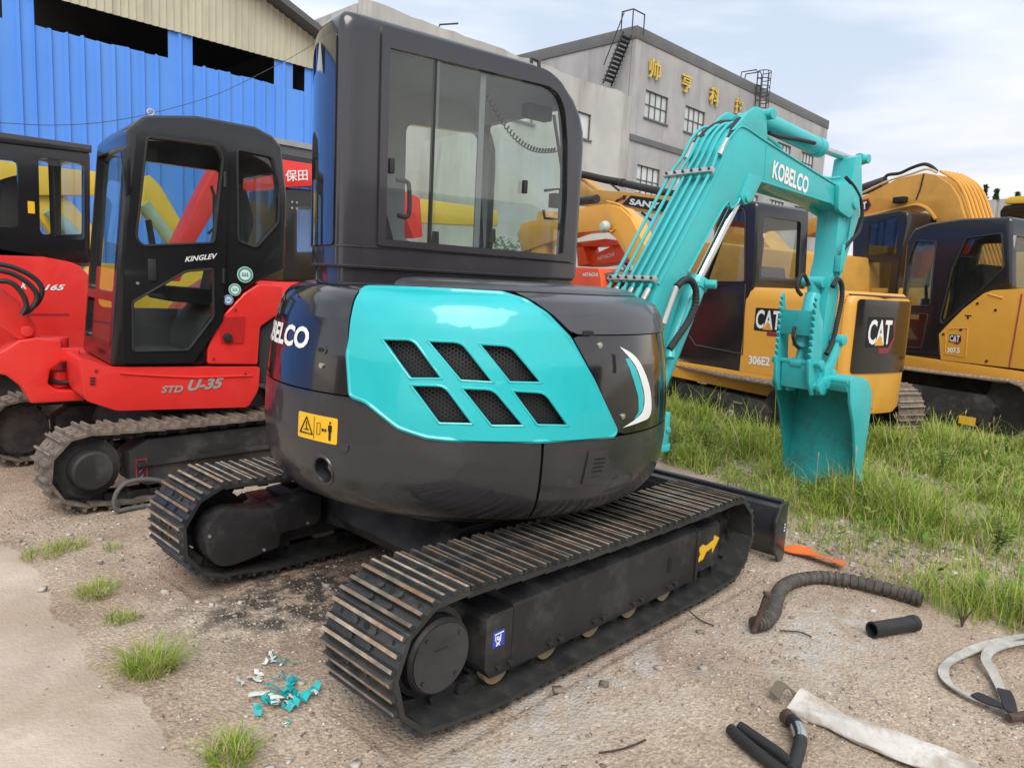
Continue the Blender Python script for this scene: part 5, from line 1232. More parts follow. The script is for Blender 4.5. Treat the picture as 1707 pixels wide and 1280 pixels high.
ko = tr([(184, 611), (199, 400), (213, 214), (243, 191), (328, 192), (426, 210), (456, 226), (471, 244), (480, 330), (477, 452), (432, 470), (404, 488), (362, 535), (346, 580), (346, 608)])
w1 = fillet(tr([(244, 228), (359, 243), (371, 262), (356, 405), (236, 410), (226, 396)]), .03)
w2 = fillet(tr([(220, 503), (309, 452), (354, 448), (355, 528), (313, 583), (221, 585)]), .02)
w3 = fillet(tr([(395, 249), (454, 262), (466, 312), (464, 372), (427, 413), (397, 402)]), .03)
A, B = ko[0], ko[2]
kc = make_cab(kub, ko, -.24, kt, [w1, w2, w3], TK, far=fillet([(-.40, 1.18), (.50, 1.18), (.40, 2.26), (-.40, 2.26)], .06), front=[(A, B, -.17, .62, 1.32, 2.24), (A, B, -.17, .62, .98, 1.26)], rear=[(min(p[0] for p in ko), -.15, .60, 1.55, 2.2)], bev=.04)
dr = fillet(tr([(229, 219), (368, 236), (381, 262), (375, 420), (371, 533), (322, 604), (203, 606), (207, 420)]), .02)
b = MB(); b.panel(dr, [w1, w2], kt+.002, kt+.018); DR = b.build('door', CABK, kc, T=TK)
b = MB(); b.tube([(s, kt+.018, z) for s, z in w1], .008, 6, closed=True); b.build('window_seal', RUBB, DR, T=TK)
b = MB(); b.tube([(s, kt+.018, z) for s, z in w2], .008, 6, closed=True); b.build('window_seal', RUBB, DR, T=TK)
b = MB(); b.tube([(s, kt+.004, z) for s, z in w3], .009, 6, closed=True); b.build('window_seal', RUBB, kc, T=TK)
s, z = KU.tr(252, 450, kt); b = MB(); b.box((s, kt+.022, z), (.05, .012, .14)); DH = b.build('door_handle', RUBB, DR, T=TK, bevel=.006)
s, z = KU.tr(228, 472, kt); b = MB(); b.cyl((s, kt+.018, z), (s, kt+.026, z), .010, 12); b.build('door_lock', ZINC, DR, T=TK)
for px in ((373, 300), (371, 460)):
    s, z = KU.tr(*px, kt); b = MB(); b.cyl((s, kt+.02, z-.05), (s, kt+.02, z+.05), .014, 10); b.build('door_hinge', CABK, DR, T=TK)
word_px(DR, KU, kt+.019, 'KINGLEV', (308, 437), (361, 431), (309, 428), WHITE, TK, .03, .2)
for px, r, m1 in (((408, 458), .055, mat('sticker_green', (.05, .32, .25), .4)), ((391, 483), .042, mat('sticker_teal', (.10, .42, .36), .4)), ((380, 500), .034, mat('sticker_blue', (.06, .22, .55), .4))):
    s, z = KU.tr(*px, kt); f = lambda a, c, d: (a, d, c)
    b = MB(); b.panel(circ((s, z), r, 24), (), kt+.006, kt+.0075); S = b.build('round_sticker', WHITE, kc, T=TK)
    b = MB(); b.panel(circ((s, z), r*.93, 24), [circ((s, z), r*.66, 20)], kt+.0078, kt+.0085); b.build('sticker_ring', m1, S, T=TK)
    b = MB()
    for k in (-1, 0, 1): b.ext([(s+k*r*.3-r*.13, z-r*.25), (s+k*r*.3+r*.13, z-r*.25), (s+k*r*.3+r*.06, z+r*.3), (s+k*r*.3-r*.06, z+r*.3)], kt+.0078, kt+.0085)
    b.build('sticker_print', m1, S, T=TK)
word_px(HS, KU, kt, 'STD', (268, 655), (304, 654), (270, 643), mat('silver_print', (.42, .42, .40), .4, metal=.3), TK, .05, .15)
word_px(HS, KU, kt, 'U-35', (312, 652), (370, 647), (315, 633), mat('silver_print', (.42, .42, .40)), TK, .06, .2)
# roof hooks, wiper
s, z = KU.tr(251, 184, .3); z = ko[4][1]+.045; b = MB(); b.tube([(s+.02*math.cos(a), .3, z-.005+.02*math.sin(a)) for a in np.linspace(0, 2*math.pi, 14)[:-1]], .007, 6, closed=True); b.cyl((s, .3, z-.08), (s, .3, z-.03), .012); b.build('lifting_eye', ZINC, kc, T=TK)
b = MB(); s, z = KU.tr(215, 240, kt); b.ext([(s, z), (s+.05, z-.05), (s+.03, z-.32), (s-.0, z-.3)], kt, kt+.03); b.build('pillar_bracket', CABK, kc, T=TK, bevel=.004)
s, z = KU.tr(352, 350, .6); b = MB(); b.tube([(s, .6, z+.16), (s-.02, .6, z+.10), (s-.02, .6, z-.12), (s+.02, .6, z-.16)], .010, 6); b.build('grab_handle', RUBB, kc, T=TK)
# swing bracket and boom foot
br = KU.trs([(-30, 600), (5, 585), (31, 568), (60, 563), (103, 566), (104, 580), (134, 583), (134, 600), (103, 604), (84, 618), (80, 640), (95, 650), (137, 652), (143, 668), (52, 673), (36, 645), (10, 626), (-30, 618)], .22)
b = MB(); b.ext(br, -.05, .22); SBK = b.build('swing_bracket', RED, kub, T=TK, bevel=.018, seg=3)
for z0 in (.70, .93):
    s, z = KU.tr(90, 575, .1); b = MB(); b.cyl((s-.02, .08, z0-.05), (s-.02, .08, z0+.06), .07, 18); b.build('bracket_boss', RED, SBK, T=TK, bevel=.008)
bm_ = KU.trs([(-120, 430), (-40, 455), (2, 478), (32, 503), (62, 545), (58, 562), (32, 567), (-20, 530), (-120, 500)], .18)
b = MB(); b.ext(bm_, .0, .18); BMK = b.build('boom', RED, kub, T=TK, bevel=.012)
s, z = KU.tr(45, 552, .18); b = MB(); b.cyl((s, -.02, z), (s, .20, z), .035, 16); b.build('boom_pin', RED, BMK, T=TK, bevel=.004)
for k, hp_ in enumerate(([(-20, 438), (20, 445), (55, 462), (70, 482), (62, 505), (42, 520)], [(-20, 448), (20, 456), (50, 475), (62, 495), (52, 515), (38, 522)], [(-20, 470), (15, 470), (36, 488), (44, 510), (36, 525)])):
    hose([(s, .2+.03*k, z) for s, z in KU.trs(hp_, .2+.03*k)], .016, 'hydraulic_hose', BMK, False, T=TK)
for k in range(3):
    hose([(s, .05+.05*k, z) for s, z in KU.trs([(80, 617+k*7), (100, 626+k*6), (132, 620+k*7)], .05+.05*k)], .016, 'hydraulic_hose', SBK, False, T=TK)
# cable loop against the near track
lp = [(285, 806), (262, 800), (235, 799), (210, 805), (195, 820), (190, 838), (196, 852), (212, 858), (245, 856)]
P = [Vector((*KO, 0)) + Vector((math.cos(R_(182))*s - math.sin(R_(182))*.93, math.sin(R_(182))*s + math.cos(R_(182))*.93, max(.01, z))) for s, z in KT.trs(lp, .93)]
b = MB(); b.tube(smooth(P, 6), .014, 8); tag(b.build('hose_loop', mat('grey_hose', (.10, .10, .10), .6)), 'grey hose loop standing against the red machine near track', 'hose')

# ---------------------------------------------------------------- larger red excavator behind it
XO = (1.3, 8.35); XF = Fr(XO, 180); xt = .95
kx = thing('excavator', 'larger red excavator with black cab at the left edge behind the compact one', 'excavator', (*XO, 0), R_(180))
tx_ = lambda pts, t=xt: XF.trs(pts, t)
b = MB(); b.ext(fillet(tx_([(-160, 400), (0, 412), (70, 424), (130, 440), (160, 470), (160, 602), (-160, 602)]), .05), -.9, xt); XB = b.build('house', RED, kx, bevel=.03)
b = MB(); b.ext([(s, z) for s, z in tx_([(-160, 520), (115, 523), (115, 526), (-160, 523)])], xt+.001, xt+.004); b.build('panel_gap', CREST, XB)
b = MB(); b.ext(fillet(tx_([(-160, 383), (0, 384), (60, 390), (110, 407), (150, 428), (150, 445), (70, 424), (0, 411), (-160, 400)]), .01), -.8, xt-.02); b.build('hood', mat('grey_black_plastic', (.07, .07, .075), .35), kx, bevel=.02)
xw1 = fillet(tx_([(-120, 258), (30, 268), (31, 380), (-120, 372)]), .05); xw2 = fillet(tx_([(64, 262), (141, 274), (141, 402), (67, 391)]), .05)
xo = tx_([(-190, 196), (0, 223), (150, 246), (152, 262), (152, 440), (-190, 430)])
xc = make_cab(kx, xo, -.10, xt, [xw1, xw2], bev=.05, seat=False, far=big_side(xo, 1.75, 2.45, .07, .2), rear=[(min(p[0] for p in xo), .02, xt-.1, 1.75, 2.42)], gls=glass('clear_cab_glass', (.88, .92, .88), 1., 1.5))
b = MB(); b.ext(tx_([(-190, 194), (0, 221), (152, 243), (152, 256), (0, 238), (-190, 212)]), -.12, xt+.03); b.build('roof', CABB, xc, bevel=.012)
s, z = XF.tr(52, 346, xt); b = MB(); b.box((s, xt+.003, z), (.05, .004, .10)); b.build('yellow_label', YSTK, xc)
s, z = XF.tr(87, 340, .6); b = MB(); b.cyl((s, .6, 1.6), (s, .6, 2.45), .022, 8); b.build('cab_post', RUBB, xc)
b = MB(); s, z = XF.tr(12, 350, .5); b.ext(fillet([(s-.10, z-.3), (s-.13, z+.25), (s-.04, z+.30), (s+.08, z+.22), (s+.10, z-.3)], .05), .35, .72); b.build('seat', SEATM, xc, bevel=.03)
word_px(XB, XF, xt, 'K', (34, 482), (46, 482), (35, 471), WHITE, I4, .03, .25); word_px(XB, XF, xt, '165', (74, 484), (107, 484), (76, 474), WHITE, I4, .04, .25)
for side in (1, -1): ring_belt(kx, 2.2, .28, .32, .4, side*.78, 40, None, False)
b = MB(); b.ext([(-.9, .25), (-.9, .62), (.9, .62), (.9, .25)], -.8, .8); b.build('car_body', UNDB, kx, bevel=.02)

# ---------------------------------------------------------------- red excavator with a lettered boom, between
RO = (4.1, 8.7); RF = Fr(RO, 180); rt = .6
rx = thing('excavator', 'red excavator with white lettering on its raised boom, between two cabs', 'excavator', (*RO, 0), R_(180))
rr_ = lambda pts, t=rt: RF.trs(pts, t)
b = MB(); b.ext(fillet(rr_([(372, 260), (390, 256), (470, 266), (600, 285), (700, 330), (705, 395), (690, 398), (670, 345), (600, 318), (525, 310), (470, 313), (392, 322), (362, 345), (322, 410), (300, 470), (280, 465), (300, 400), (338, 322)]), .02), rt-.28, rt); RB = b.build('boom', RED, rx, bevel=.012)
word_px(RB, RF, rt, '保田', (476, 303), (513, 301), (475, 284), WHITE, I4, .02)
b = MB(); b.ext(fillet(rr_([(478, 470), (480, 312), (600, 322), (604, 470)]), .03), -.2, .5); rc0 = rr_([(478, 470), (480, 312), (600, 322), (604, 470)])
rc = make_cab(rx, rc0, -.4, .5, [fillet(rr_([(502, 343), (590, 346), (592, 420), (502, 422)]), .03)], bev=.03, seat=False)
for px in ((486, 337), (494, 338), (486, 347), (494, 348)):
    s, z = RF.tr(*px, .5); b = MB(); b.cyl((s, .5, z), (s, .515, z), .014, 8); b.build('bolt', ZINC, rc)
b = MB(); b.ext(rr_([(450, 470), (640, 470), (640, 600), (450, 600)], .5), -.7, .55); b.build('house', RED, rx, bevel=.03)
for side in (1, -1): ring_belt(rx, 2.0, .26, .30, .35, side*.7, 36, None, False)
b = MB(); b.ext([(-.8, .25), (-.8, .70), (.8, .70), (.8, .25)], -.7, .7); b.build('car_body', UNDB, rx, bevel=.02)
# awning of the shed above it
p0, p1 = on_y(505, 233, 16.), on_y(660, 245, 16.)
b = MB(); aw0 = on_y(455, 240, 16.)[0]; b.box(((aw0+X1)/2, 17.0, on_y(500, 242, 16.)[2]), (X1-aw0, 2.0, .12)); b.box(((aw0+X1)/2, 16.1, on_y(500, 255, 16.)[2]), (X1-aw0, .12, .18), mi=1); b.build('awning', [mat('galvanised_grey', (.30, .31, .31), .5), ROOFD], shed, T=TS)
# ---------------------------------------------------------------- yellow excavator behind the bucket
CO = (8.5, 3.76); CF = Fr(CO, 68); ct = .80
cat3 = thing('excavator', 'yellow excavator with black cab standing directly behind the teal bucket', 'excavator', (*CO, 0), R_(68))
tc_ = lambda pts, t=ct: CF.trs(pts, t)
for side in (1, -1):
    ring_belt(cat3, 1.85, .29, .31, .40, side*.75, 40, None, False)
    b = MB(); b.ext([(-.78, .10), (-.84, .30), (-.70, .40), (.70, .40), (.80, .30), (.74, .10)], side*.75-.1, side*.75+.1+(.06 if side > 0 else 0)); F = b.build('track_frame', UNDB, cat3, bevel=.015)
    if side > 0:
        for px, w_, m_ in (((1218, 692), .06, WHITE), ((1098, 662), .10, YSTK)):
            s, z = CF.tr(*px, .912); b = MB(); b.box((s, .912, z), (w_, .003, .12 if m_ is WHITE else .06)); b.build('frame_decal', m_, F)
        s, z = CF.tr(1218, 692, .915); b = MB(); b.tube([(s-.015, .915, z+.04), (s+.015, .915, z+.02), (s-.012, .915, z-.005), (s+.012, .915, z-.03), (s-.012, .915, z-.045)], .004, 5); b.build('decal_mark', DARK, F)
        s, z = CF.tr(1232, 671, .9); b = MB(); b.box((s, .90, z), (.14, .05, .02)); b.build('frame_step', ZINC, F)
b = MB(); b.ext([(-.6, .25), (-.6, .52), (.6, .52), (.6, .25)], -.6, .6); b.build('car_body', UNDB, cat3, bevel=.02)
b = MB(); b.ext(fillet([(1.22, .655), (-.75, .655), (-.80, .50), (-.7, .42), (1.05, .46), (1.22, .54)], .03), -.62, ct); PLT = b.build('platform', YEL, cat3, bevel=.03, seg=3, T=Matrix.Rotation(R_(10), 4, 'Z'))
CU = Fr(CO, 78); TC3 = Matrix.Rotation(R_(10), 4, 'Z'); tcu = lambda pts, t=ct: CU.trs(pts, t)
# house and counterweight: plan outline, lofted
def plan_loft(pl, zs, ins, parent, name, m, T=I4):
    b = MB(); n = len(pl); cx = sum(p[0] for p in pl)/n; cy = sum(p[1] for p in pl)/n
    for z, k in zip(zs, ins):
        for x, y in pl:
            d = math.hypot(x-cx, y-cy); f = (d-k)/d; b.v.append((cx+(x-cx)*f, cy+(y-cy)*f, z))
    for i in range(len(zs)-1):
        for k in range(n): b.f.append([i*n+k, i*n+(k+1) % n, (i+1)*n+(k+1) % n, (i+1)*n+k]); b.mi.append(0)
    b.f += [list(range(n))[::-1], [(len(zs)-1)*n+k for k in range(n)]]; b.mi += [0, 0]
    return b.build(name, m, parent, T=T, ang=35)
hs0 = CU.tr(1238, 560, ct)[0]
sE = CU.tr(1404, 540, ct)[0]
pl = [(hs0, ct), (sE+.08, ct), (sE+.005, ct-.005), (sE+.005, -.40), (hs0, -.40)]
HSC = plan_loft(pl, [.655, 1.45, 1.55, 1.60], [0, 0, .015, .07], cat3, 'house', YEL, TC3)
cpl = [(p.x, p.y) for p in smooth([(sE, ct), (sE-.06, .76), (sE-.10, .64), (sE-.12, .45), (sE-.13, .20), (sE-.12, -.05), (sE-.09, -.25), (sE, -.38)], 4)]
CWC = plan_loft(cpl, [.36, .42, .75, 1.45, 1.53, 1.56], [.10, .02, 0, 0, .02, .06], cat3, 'counterweight', YEL, TC3)
def on_plan(cpl, z0, z1, a0, a1, parent, name, m, d=.012, inset=0.):
    """panel wrapped on part of the plan curve, by arc length fractions"""
    P = [Vector(p) for p in cpl]; L = [0.]
    for i in range(1, len(P)): L.append(L[-1]+(P[i]-P[i-1]).length)
    def fn(u, z, dd):
        k = min(range(len(L)-1), key=lambda i: 0 if L[i] <= u <= L[i+1] else min(abs(u-L[i]), abs(u-L[i+1]))); t = (u-L[k])/(L[k+1]-L[k]); p = P[k].lerp(P[k+1], t)
        tg = (P[k+1]-P[k]).normalized(); nn = Vector((tg.y, -tg.x))
        if nn.dot(p-Vector((sE+.3, .1))) < 0: nn = -nn
        return (p.x+nn.x*dd, p.y+nn.y*dd, z)
    b = MB(); b.panel(fillet([(a0*L[-1], z0), (a1*L[-1], z0), (a1*L[-1], z1), (a0*L[-1], z1)], .04), (), .0, d, fn, (.05, 0)); return b.build(name, m, parent, ang=45, T=TC3), fn, L[-1]
BP, fnP, LP_ = on_plan(cpl, .79, 1.525, .10, .93, CWC, 'rear_panel', GLOSSB)
b = MB(); b.ext([(x*.985+sE*.015, y*.94) for x, y in cpl], 1.556, 1.572, lambda a, c, d: (a, c, d)); b.build('top_cover', GLOSSB, CWC, bevel=.005, T=TC3)
def cat_logo(parent, fn, H, full=True, T=I4):
    """white letters, gold triangle, dark keyline and maroon hexagon corner; fn(u, v, d), u along, v up, unit H"""
    W = H*1.55
    b = MB(); b.panel(fillet([(-.08*H, -.12*H), (W+.05*H, -.12*H), (W+.20*H, .35*H), (W+.08*H, 1.1*H), (-.08*H, 1.1*H)], .08*H), (), .001, .002, fn, (.06, 0)); K = b.build('logo_ground', DARK, parent, T=T)
    b = MB(); b.panel([(W*.5, -.34*H), (W*.95, -.34*H), (W+.30*H, .2*H), (W+.14*H, 1.0*H), (W+.09*H, .9*H), (W+.22*H, .3*H), (W*.93, -.14*H), (W*.5, -.14*H)], (), .001, .0024, fn, (.06, 0)); b.build('logo_corner', CREST, K, T=T)
    lettering('CAT', lambda u, v, d: fn(u, v, .0028), W, H, 'lettering', WHITE, K, bold=.03, T=T)
    b = MB(); b.panel([(W*.30, -.04*H), (W*.70, -.04*H), (W*.50, .42*H)], (), .0030, .0042, fn, (.06, 0)); b.build('logo_triangle', YEL, K, T=T)
    return K
cat_logo(BP, lambda u, v, d: fnP(LP_*.24 + u, 1.08 + v, .012 + d), .25, T=TC3)
a = np.array(CU.tr(1259, 547, ct)); c = np.array(CU.tr(1259, 514, ct)); Hc = abs(c[1]-a[1])
cat_logo(HSC, lambda u, v, d: (a[0]-u, ct+d, a[1]+v), Hc*.95, T=TC3)
word_px(HSC, CU, ct, '306E2', (1248, 607), (1283, 610.5), (1249, 592), WHITE, TC3, .045)
b = MB(); s, z = CU.tr(1395, 520, ct-.1); b.box((s, ct+.006, 1.30), (.12, .010, .14)); b.build('warning_label', YSTK, HSC, T=TC3)
b = MB(); b.box((sE+.12, ct+.002, 1.1), (.012, .006, .85)); b.build('panel_gap', DARK, HSC, T=TC3)
b = MB(); b.cyl((sE+.16, ct-.01, 1.02), (sE+.16, ct+.01, 1.02), .05, 16); b.build('round_plug', YEL, HSC, bevel=.004, T=TC3)
co = tcu([(1117, 596), (1131, 560), (1166, 468), (1192, 375), (1204, 345), (1237, 333), (1262, 336), (1262, 352), (1257, 470), (1249, 500), (1238, 625)])
cw1 = fillet(tcu([(1178, 463), (1218, 352), (1240, 348), (1243, 365), (1242, 470), (1176, 470)]), .03)
srear = max(co[6][0], -9) - .012
sr = co[7][0]
def rear_t(px, py): return CU.front(px, py, sr)
r0 = rear_t(1274, 361); r1 = rear_t(1335, 372); r2 = rear_t(1327, 466)
cc = make_cab(cat3, co, r1[0]-.16, ct, [cw1], TC3, gls=GLC, bev=.05, far=big_side(co, 1.3, 2.3, .12, .45), front=[(co[1], co[3], r1[0]-.05, ct-.1, 1.3, 2.3)], rear=[(sr, r1[0], ct-.12, r2[1], r0[1])])
b = MB(); b.tube([(s, ct+.006, z) for s, z in cw1], .010, 6, closed=True); b.build('window_seal', RUBB, cc, T=TC3)
b = MB(); b.tube([(s, ct+.004, z) for s, z in tcu([(1176, 474), (1243, 474), (1238, 590), (1160, 575), (1150, 560)])], .008, 6); b.build('door_trim', CABB, cc, T=TC3)
# its boom, seen left of the teal boom
bt = .12
bo_ = CU.trs([(1150, 560), (1118, 500), (1090, 440), (1077, 414), (1066, 392), (1051, 363), (1033, 346), (1012, 340), (985, 343.5), (963, 349), (870, 372), (862, 392), (870, 420), (963, 388), (1001, 385), (1015, 388), (1026, 397), (1041, 423), (1057, 446), (1085, 505), (1110, 570)], bt)
b = MB(); b.ext(bo_, bt-.28, bt); CBM = b.build('boom', YEL, cat3, bevel=.012, T=TC3)
for k in range(3):
    P = [(s, bt-.06-.07*k, z) for s, z in CU.trs([(1122, 490), (1080, 410), (1068, 388), (1053, 360), (1034, 342), (1012, 336)], bt-.06-.07*k)]; b = MB(); b.tube(smooth(P, 4), .016, 6); b.build('hydraulic_pipe', YEL, CBM, T=TC3)
s, z = CU.tr(1007, 378, bt+.1); b = MB(); b.lathe([(.01, .08), (.06, .07), (.085, .03), (.09, -.01), (.07, -.05), (.01, -.06)], (s, bt+.08, z), 'y', 20); WL = b.build('work_light', mat('frosted_lens', (.42, .50, .44), .5), CBM, T=TC3); 
b = MB(); b.tube([(s-.02, bt+.06, z-.04), (s-.09, bt+.02, z-.07), (s-.15, bt+.01, z-.02)], .014, 6); b.build('light_bracket', YEL, WL, T=TC3)
b = MB(); b.cyl(*[(s_, bt-.14, z_) for s_, z_ in CU.trs([(995, 332), (930, 340)], bt-.14)], .07, 14); b.build('arm_cylinder', UNDER, cat3, T=TC3)
b = MB(); b.ext(CU.trs([(895, 352), (915, 352), (905, 430), (897, 520), (882, 520), (880, 430)], bt), bt-.24, bt-.03); b.build('arm', YEL, cat3, bevel=.012, T=TC3)

# ---------------------------------------------------------------- yellow excavator at the right edge
DO = (11.3, 2.5); DF = Fr(DO, 72); dt = .90
c307 = thing('excavator', 'yellow excavator with dark blue-black cab at the right edge of the yard', 'excavator', (*DO, 0), R_(72))
td_ = lambda pts, t=dt: DF.trs(pts, t)
for side in (1, -1):
    ring_belt(c307, 2.3, .33, .35, .45, side*.85, 44, None, False)
    b = MB(); b.ext([(-1.0, .12), (-1.05, .36), (-.9, .48), (.9, .48), (1.0, .36), (.95, .12)], side*.85-.12, side*.85+.12+(.06 if side > 0 else 0)); F = b.build('track_frame', UNDB, c307, bevel=.015)
    if side > 0:
        for px, w_, h_, m_ in (((1493, 685), .09, .16, WHITE), ((1612, 701), .20, .10, YSTK)):
            s, z = DF.tr(*px, 1.032); b = MB(); b.box((s, 1.032, z), (w_, .003, h_)); b.build('frame_decal', m_, F)
        s, z = DF.tr(1493, 685, 1.036); b = MB(); b.tube([(s-.02, 1.036, z+.05), (s+.02, 1.036, z+.03), (s-.015, 1.036, z), (s+.015, 1.036, z-.03), (s-.015, 1.036, z-.055)], .005, 5); b.build('decal_mark', DARK, F)
b = MB(); b.ext([(-.8, .3), (-.8, .66), (.8, .66), (.8, .3)], -.7, .7); b.build('car_body', UNDB, c307, bevel=.02)
b = MB(); b.ext(fillet(td_([(1482, 588), (1482, 610), (1680, 640), (1760, 650), (1760, 628), (1682, 616)]), .02), -.85, dt); b.build('platform', YEL, c307, bevel=.02)
dh = td_([(1568, 600), (1565, 557), (1580, 541), (1607, 514), (1640, 489), (1655, 484), (1707, 481), (1800, 476), (1800, 626), (1682, 613)])
b = MB(); b.ext(fillet(dh, .02), -.85, dt+.004); DH_ = b.build('house', YEL, c307, bevel=.025, seg=3)
b = MB(); s0, z0 = DF.tr(1704, 490, dt); s1, z1 = DF.tr(1683, 612, dt); b.tube([(s0, dt+.006, z0), (s1, dt+.006, z1)], .008, 6); b.build('panel_gap', CREST, DH_)
pn = td_([(1576, 590), (1577, 556), (1583, 548), (1614, 547), (1610, 595)]); b = MB(); b.tube([(s, dt+.006, z) for s, z in pn], .006, 6, closed=True); b.build('panel_rib', YEL, DH_)
pn = td_([(1648, 490), (1672, 497), (1660, 600), (1640, 590)]); b = MB(); b.tube([(s, dt+.006, z) for s, z in pn[:2]], .010, 6); b.build('panel_rib', YEL, DH_)
a7 = np.array(DF.tr(1583, 569, dt)); c7 = np.array(DF.tr(1583, 557, dt)); cat_logo(DH_, lambda u, v, d: (a7[0]-u, dt+.005+d, a7[1]+v), abs(c7[1]-a7[1])*.9)
word_px(DH_, DF, dt+.006, '307.5', (1579, 588), (1600, 589), (1579.5, 579), WHITE, I4, .05)
for px in ((1573, 557), (1602, 550), (1630, 506), (1660, 517), (1645, 602)):
    s, z = DF.tr(*px, dt); b = MB(); b.cyl((s, dt, z), (s, dt+.012, z), .016, 8); b.build('bolt', DARK, DH_)
s, z = DF.tr(1614, 528, dt); b = MB(); b.ext([(s-.04, z+.02), (s+.04, z+.02), (s+.04, z+.005), (s+.012, z+.005), (s+.012, z-.03), (s-.012, z-.03), (s-.012, z+.005), (s-.04, z+.005)], dt+.004, dt+.006); b.build('lift_mark', DARK, DH_)
do = td_([(1486, 592), (1494, 540), (1502, 494), (1510, 404), (1523, 381), (1549, 371.5), (1603, 364), (1686, 361), (1686, 480), (1640, 492), (1580, 542), (1567, 560), (1568, 598)])
dw1 = fillet(td_([(1527, 401), (1561, 403), (1550, 510), (1504, 510), (1512, 440)]), .03); dw2 = fillet(td_([(1498, 522), (1547, 524), (1536, 580), (1490, 578)]), .02)
dw3 = fillet(td_([(1611, 397), (1670, 389), (1674, 447), (1627, 492), (1572, 541), (1567, 534), (1588, 447)]), .03)
sdr = do[7][0]; q0 = DF.front(1690, 375, sdr); q1 = DF.front(1730, 470, sdr)
dc = make_cab(c307, do, -.25, dt, [dw1, dw2, dw3], gls=GLC2, bev=.05, far=big_side(do, 1.3, 2.35, .12, .25), rear=[(sdr, -.15, dt-.10, 1.75, 2.35)], front=[(do[1], do[3], -.15, dt-.1, 1.3, 2.3)])
for w_ in (dw1, dw2, dw3): b = MB(); b.tube([(s, dt+.004, z) for s, z in w_], .010, 6, closed=True); b.build('window_seal', RUBB, dc)
b = MB(); b.cyl((sdr-.03, dt-.06, 1.75), (sdr-.03, dt-.06, 2.35), .02, 8); b.build('rear_bracket', ZINC, dc)

# ---------------------------------------------------------------- yellow excavator with the high arched boom
EO = (13.6, 4.6); EF = Fr(EO, 70)
ex = thing('excavator', 'yellow excavator with high arched boom behind the one at the right edge', 'excavator', (*EO, 0), R_(70))
et = .15
eo = EF.trs([(1400, 345), (1437, 328), (1495, 298), (1540, 288), (1561, 292), (1585, 309), (1598, 330), (1608, 362), (1640, 470), (1590, 470), (1559, 366), (1547, 351), (1531, 343), (1510, 345), (1437, 363), (1400, 372), (1340, 395), (1335, 372)], et)
b = MB(); b.ext(eo, et-.62, et); EB = b.build('boom', YELB, ex, bevel=.02)
for k in range(6):
    tt = et-.06-.10*k; P = [(s-.03, tt, z+.03) for s, z in EF.trs([(1560, 288), (1587, 305), (1601, 328), (1612, 362), (1640, 450)], et)]; b = MB(); b.tube(smooth(P, 4), .022, 6); b.build('hydraulic_pipe', YEL, EB)
for k in range(2):
    P = [(s, et-.1-.2*k, z) for s, z in EF.trs([(1437, 322), (1480, 302), (1520, 290), (1545, 282), (1562, 288)], et-.1-.2*k)]; b = MB(); b.tube(smooth(P, 4), .02, 6); b.build('hydraulic_pipe', mat('pipe_buff', (.55, .45, .28), .4), EB)
hose([(s, et-.2, z) for s, z in EF.trs([(1474, 300), (1480, 292), (1500, 289), (1520, 280), (1540, 274), (1553, 278), (1562, 286)], et-.2)], .028, 'hydraulic_hose', EB, False, T=I4)
b = MB(); b.cyl(*[(s, et-.3, z) for s, z in EF.trs([(1410, 326), (1475, 304)], et-.3)], .10, 16); b.build('arm_cylinder', UNDER, EB)
a9 = np.array(EF.tr(1424, 352, et)); b = MB(); h = EF.trs([(1437, 334), (1448, 331), (1453, 342), (1447, 352), (1437, 355)], et); b.ext(h, et+.001, et+.004); b.build('logo_corner', CREST, EB); b = MB(); b.ext(shrink(h, .03), et+.0042, et+.006); b.build('logo_ground', DARK, EB)
word_px(EB, EF, et+.007, 'T', (1438, 350), (1445, 348), (1438, 338), WHITE, I4, .05)
s, z = EF.tr(1504, 334, et); b = MB(); b.box((s, et+.05, z), (.22, .10, .10)); b.build('work_light', DARK, EB, bevel=.02)
b = MB(); P = [(s, et+.01, z) for s, z in EF.trs([(1540, 290), (1534, 315), (1527, 333)], et+.01)]; b.tube(P, .012, 5); b.build('lamp_lead', RUBB, EB)
P = [(s, et+.004, z) for s, z in EF.trs([(1437, 363), (1510, 345), (1531, 342), (1548, 350), (1560, 366)], et)]; b = MB(); b.tube(smooth(P, 4), .03, 6); b.build('boom_bead', YELB, EB)
ec = EF.trs([(1418, 500), (1421, 375), (1428, 362), (1500, 350), (1513, 354), (1514, 372), (1500, 440), (1492, 500)], .75)
e1 = fillet(EF.trs([(1449, 374), (1492, 362), (1499, 366), (1493, 424), (1445, 425)], .75), .04); e2 = fillet(EF.trs([(1441, 438), (1487, 437), (1480, 488), (1438, 488)], .75), .03)
make_cab(ex, ec, -.05, .75, [e1, e2], bev=.04, seat=False, gls=GLS, far=big_side(ec, 1.5, 2.7, .12, .2))
b = MB(); b.ext(EF.trs([(1330, 480), (1700, 480), (1700, 620), (1330, 600)], .7), -.8, .7); b.build('house', YEL, ex, bevel=.04)
for side in (1, -1): ring_belt(ex, 2.6, .35, .37, .5, side*.9, 44, None, False)
b = MB(); b.ext([(-.9, .3), (-.9, .8), (.9, .8), (.9, .3)], -.8, .8); b.build('car_body', UNDB, ex, bevel=.02)

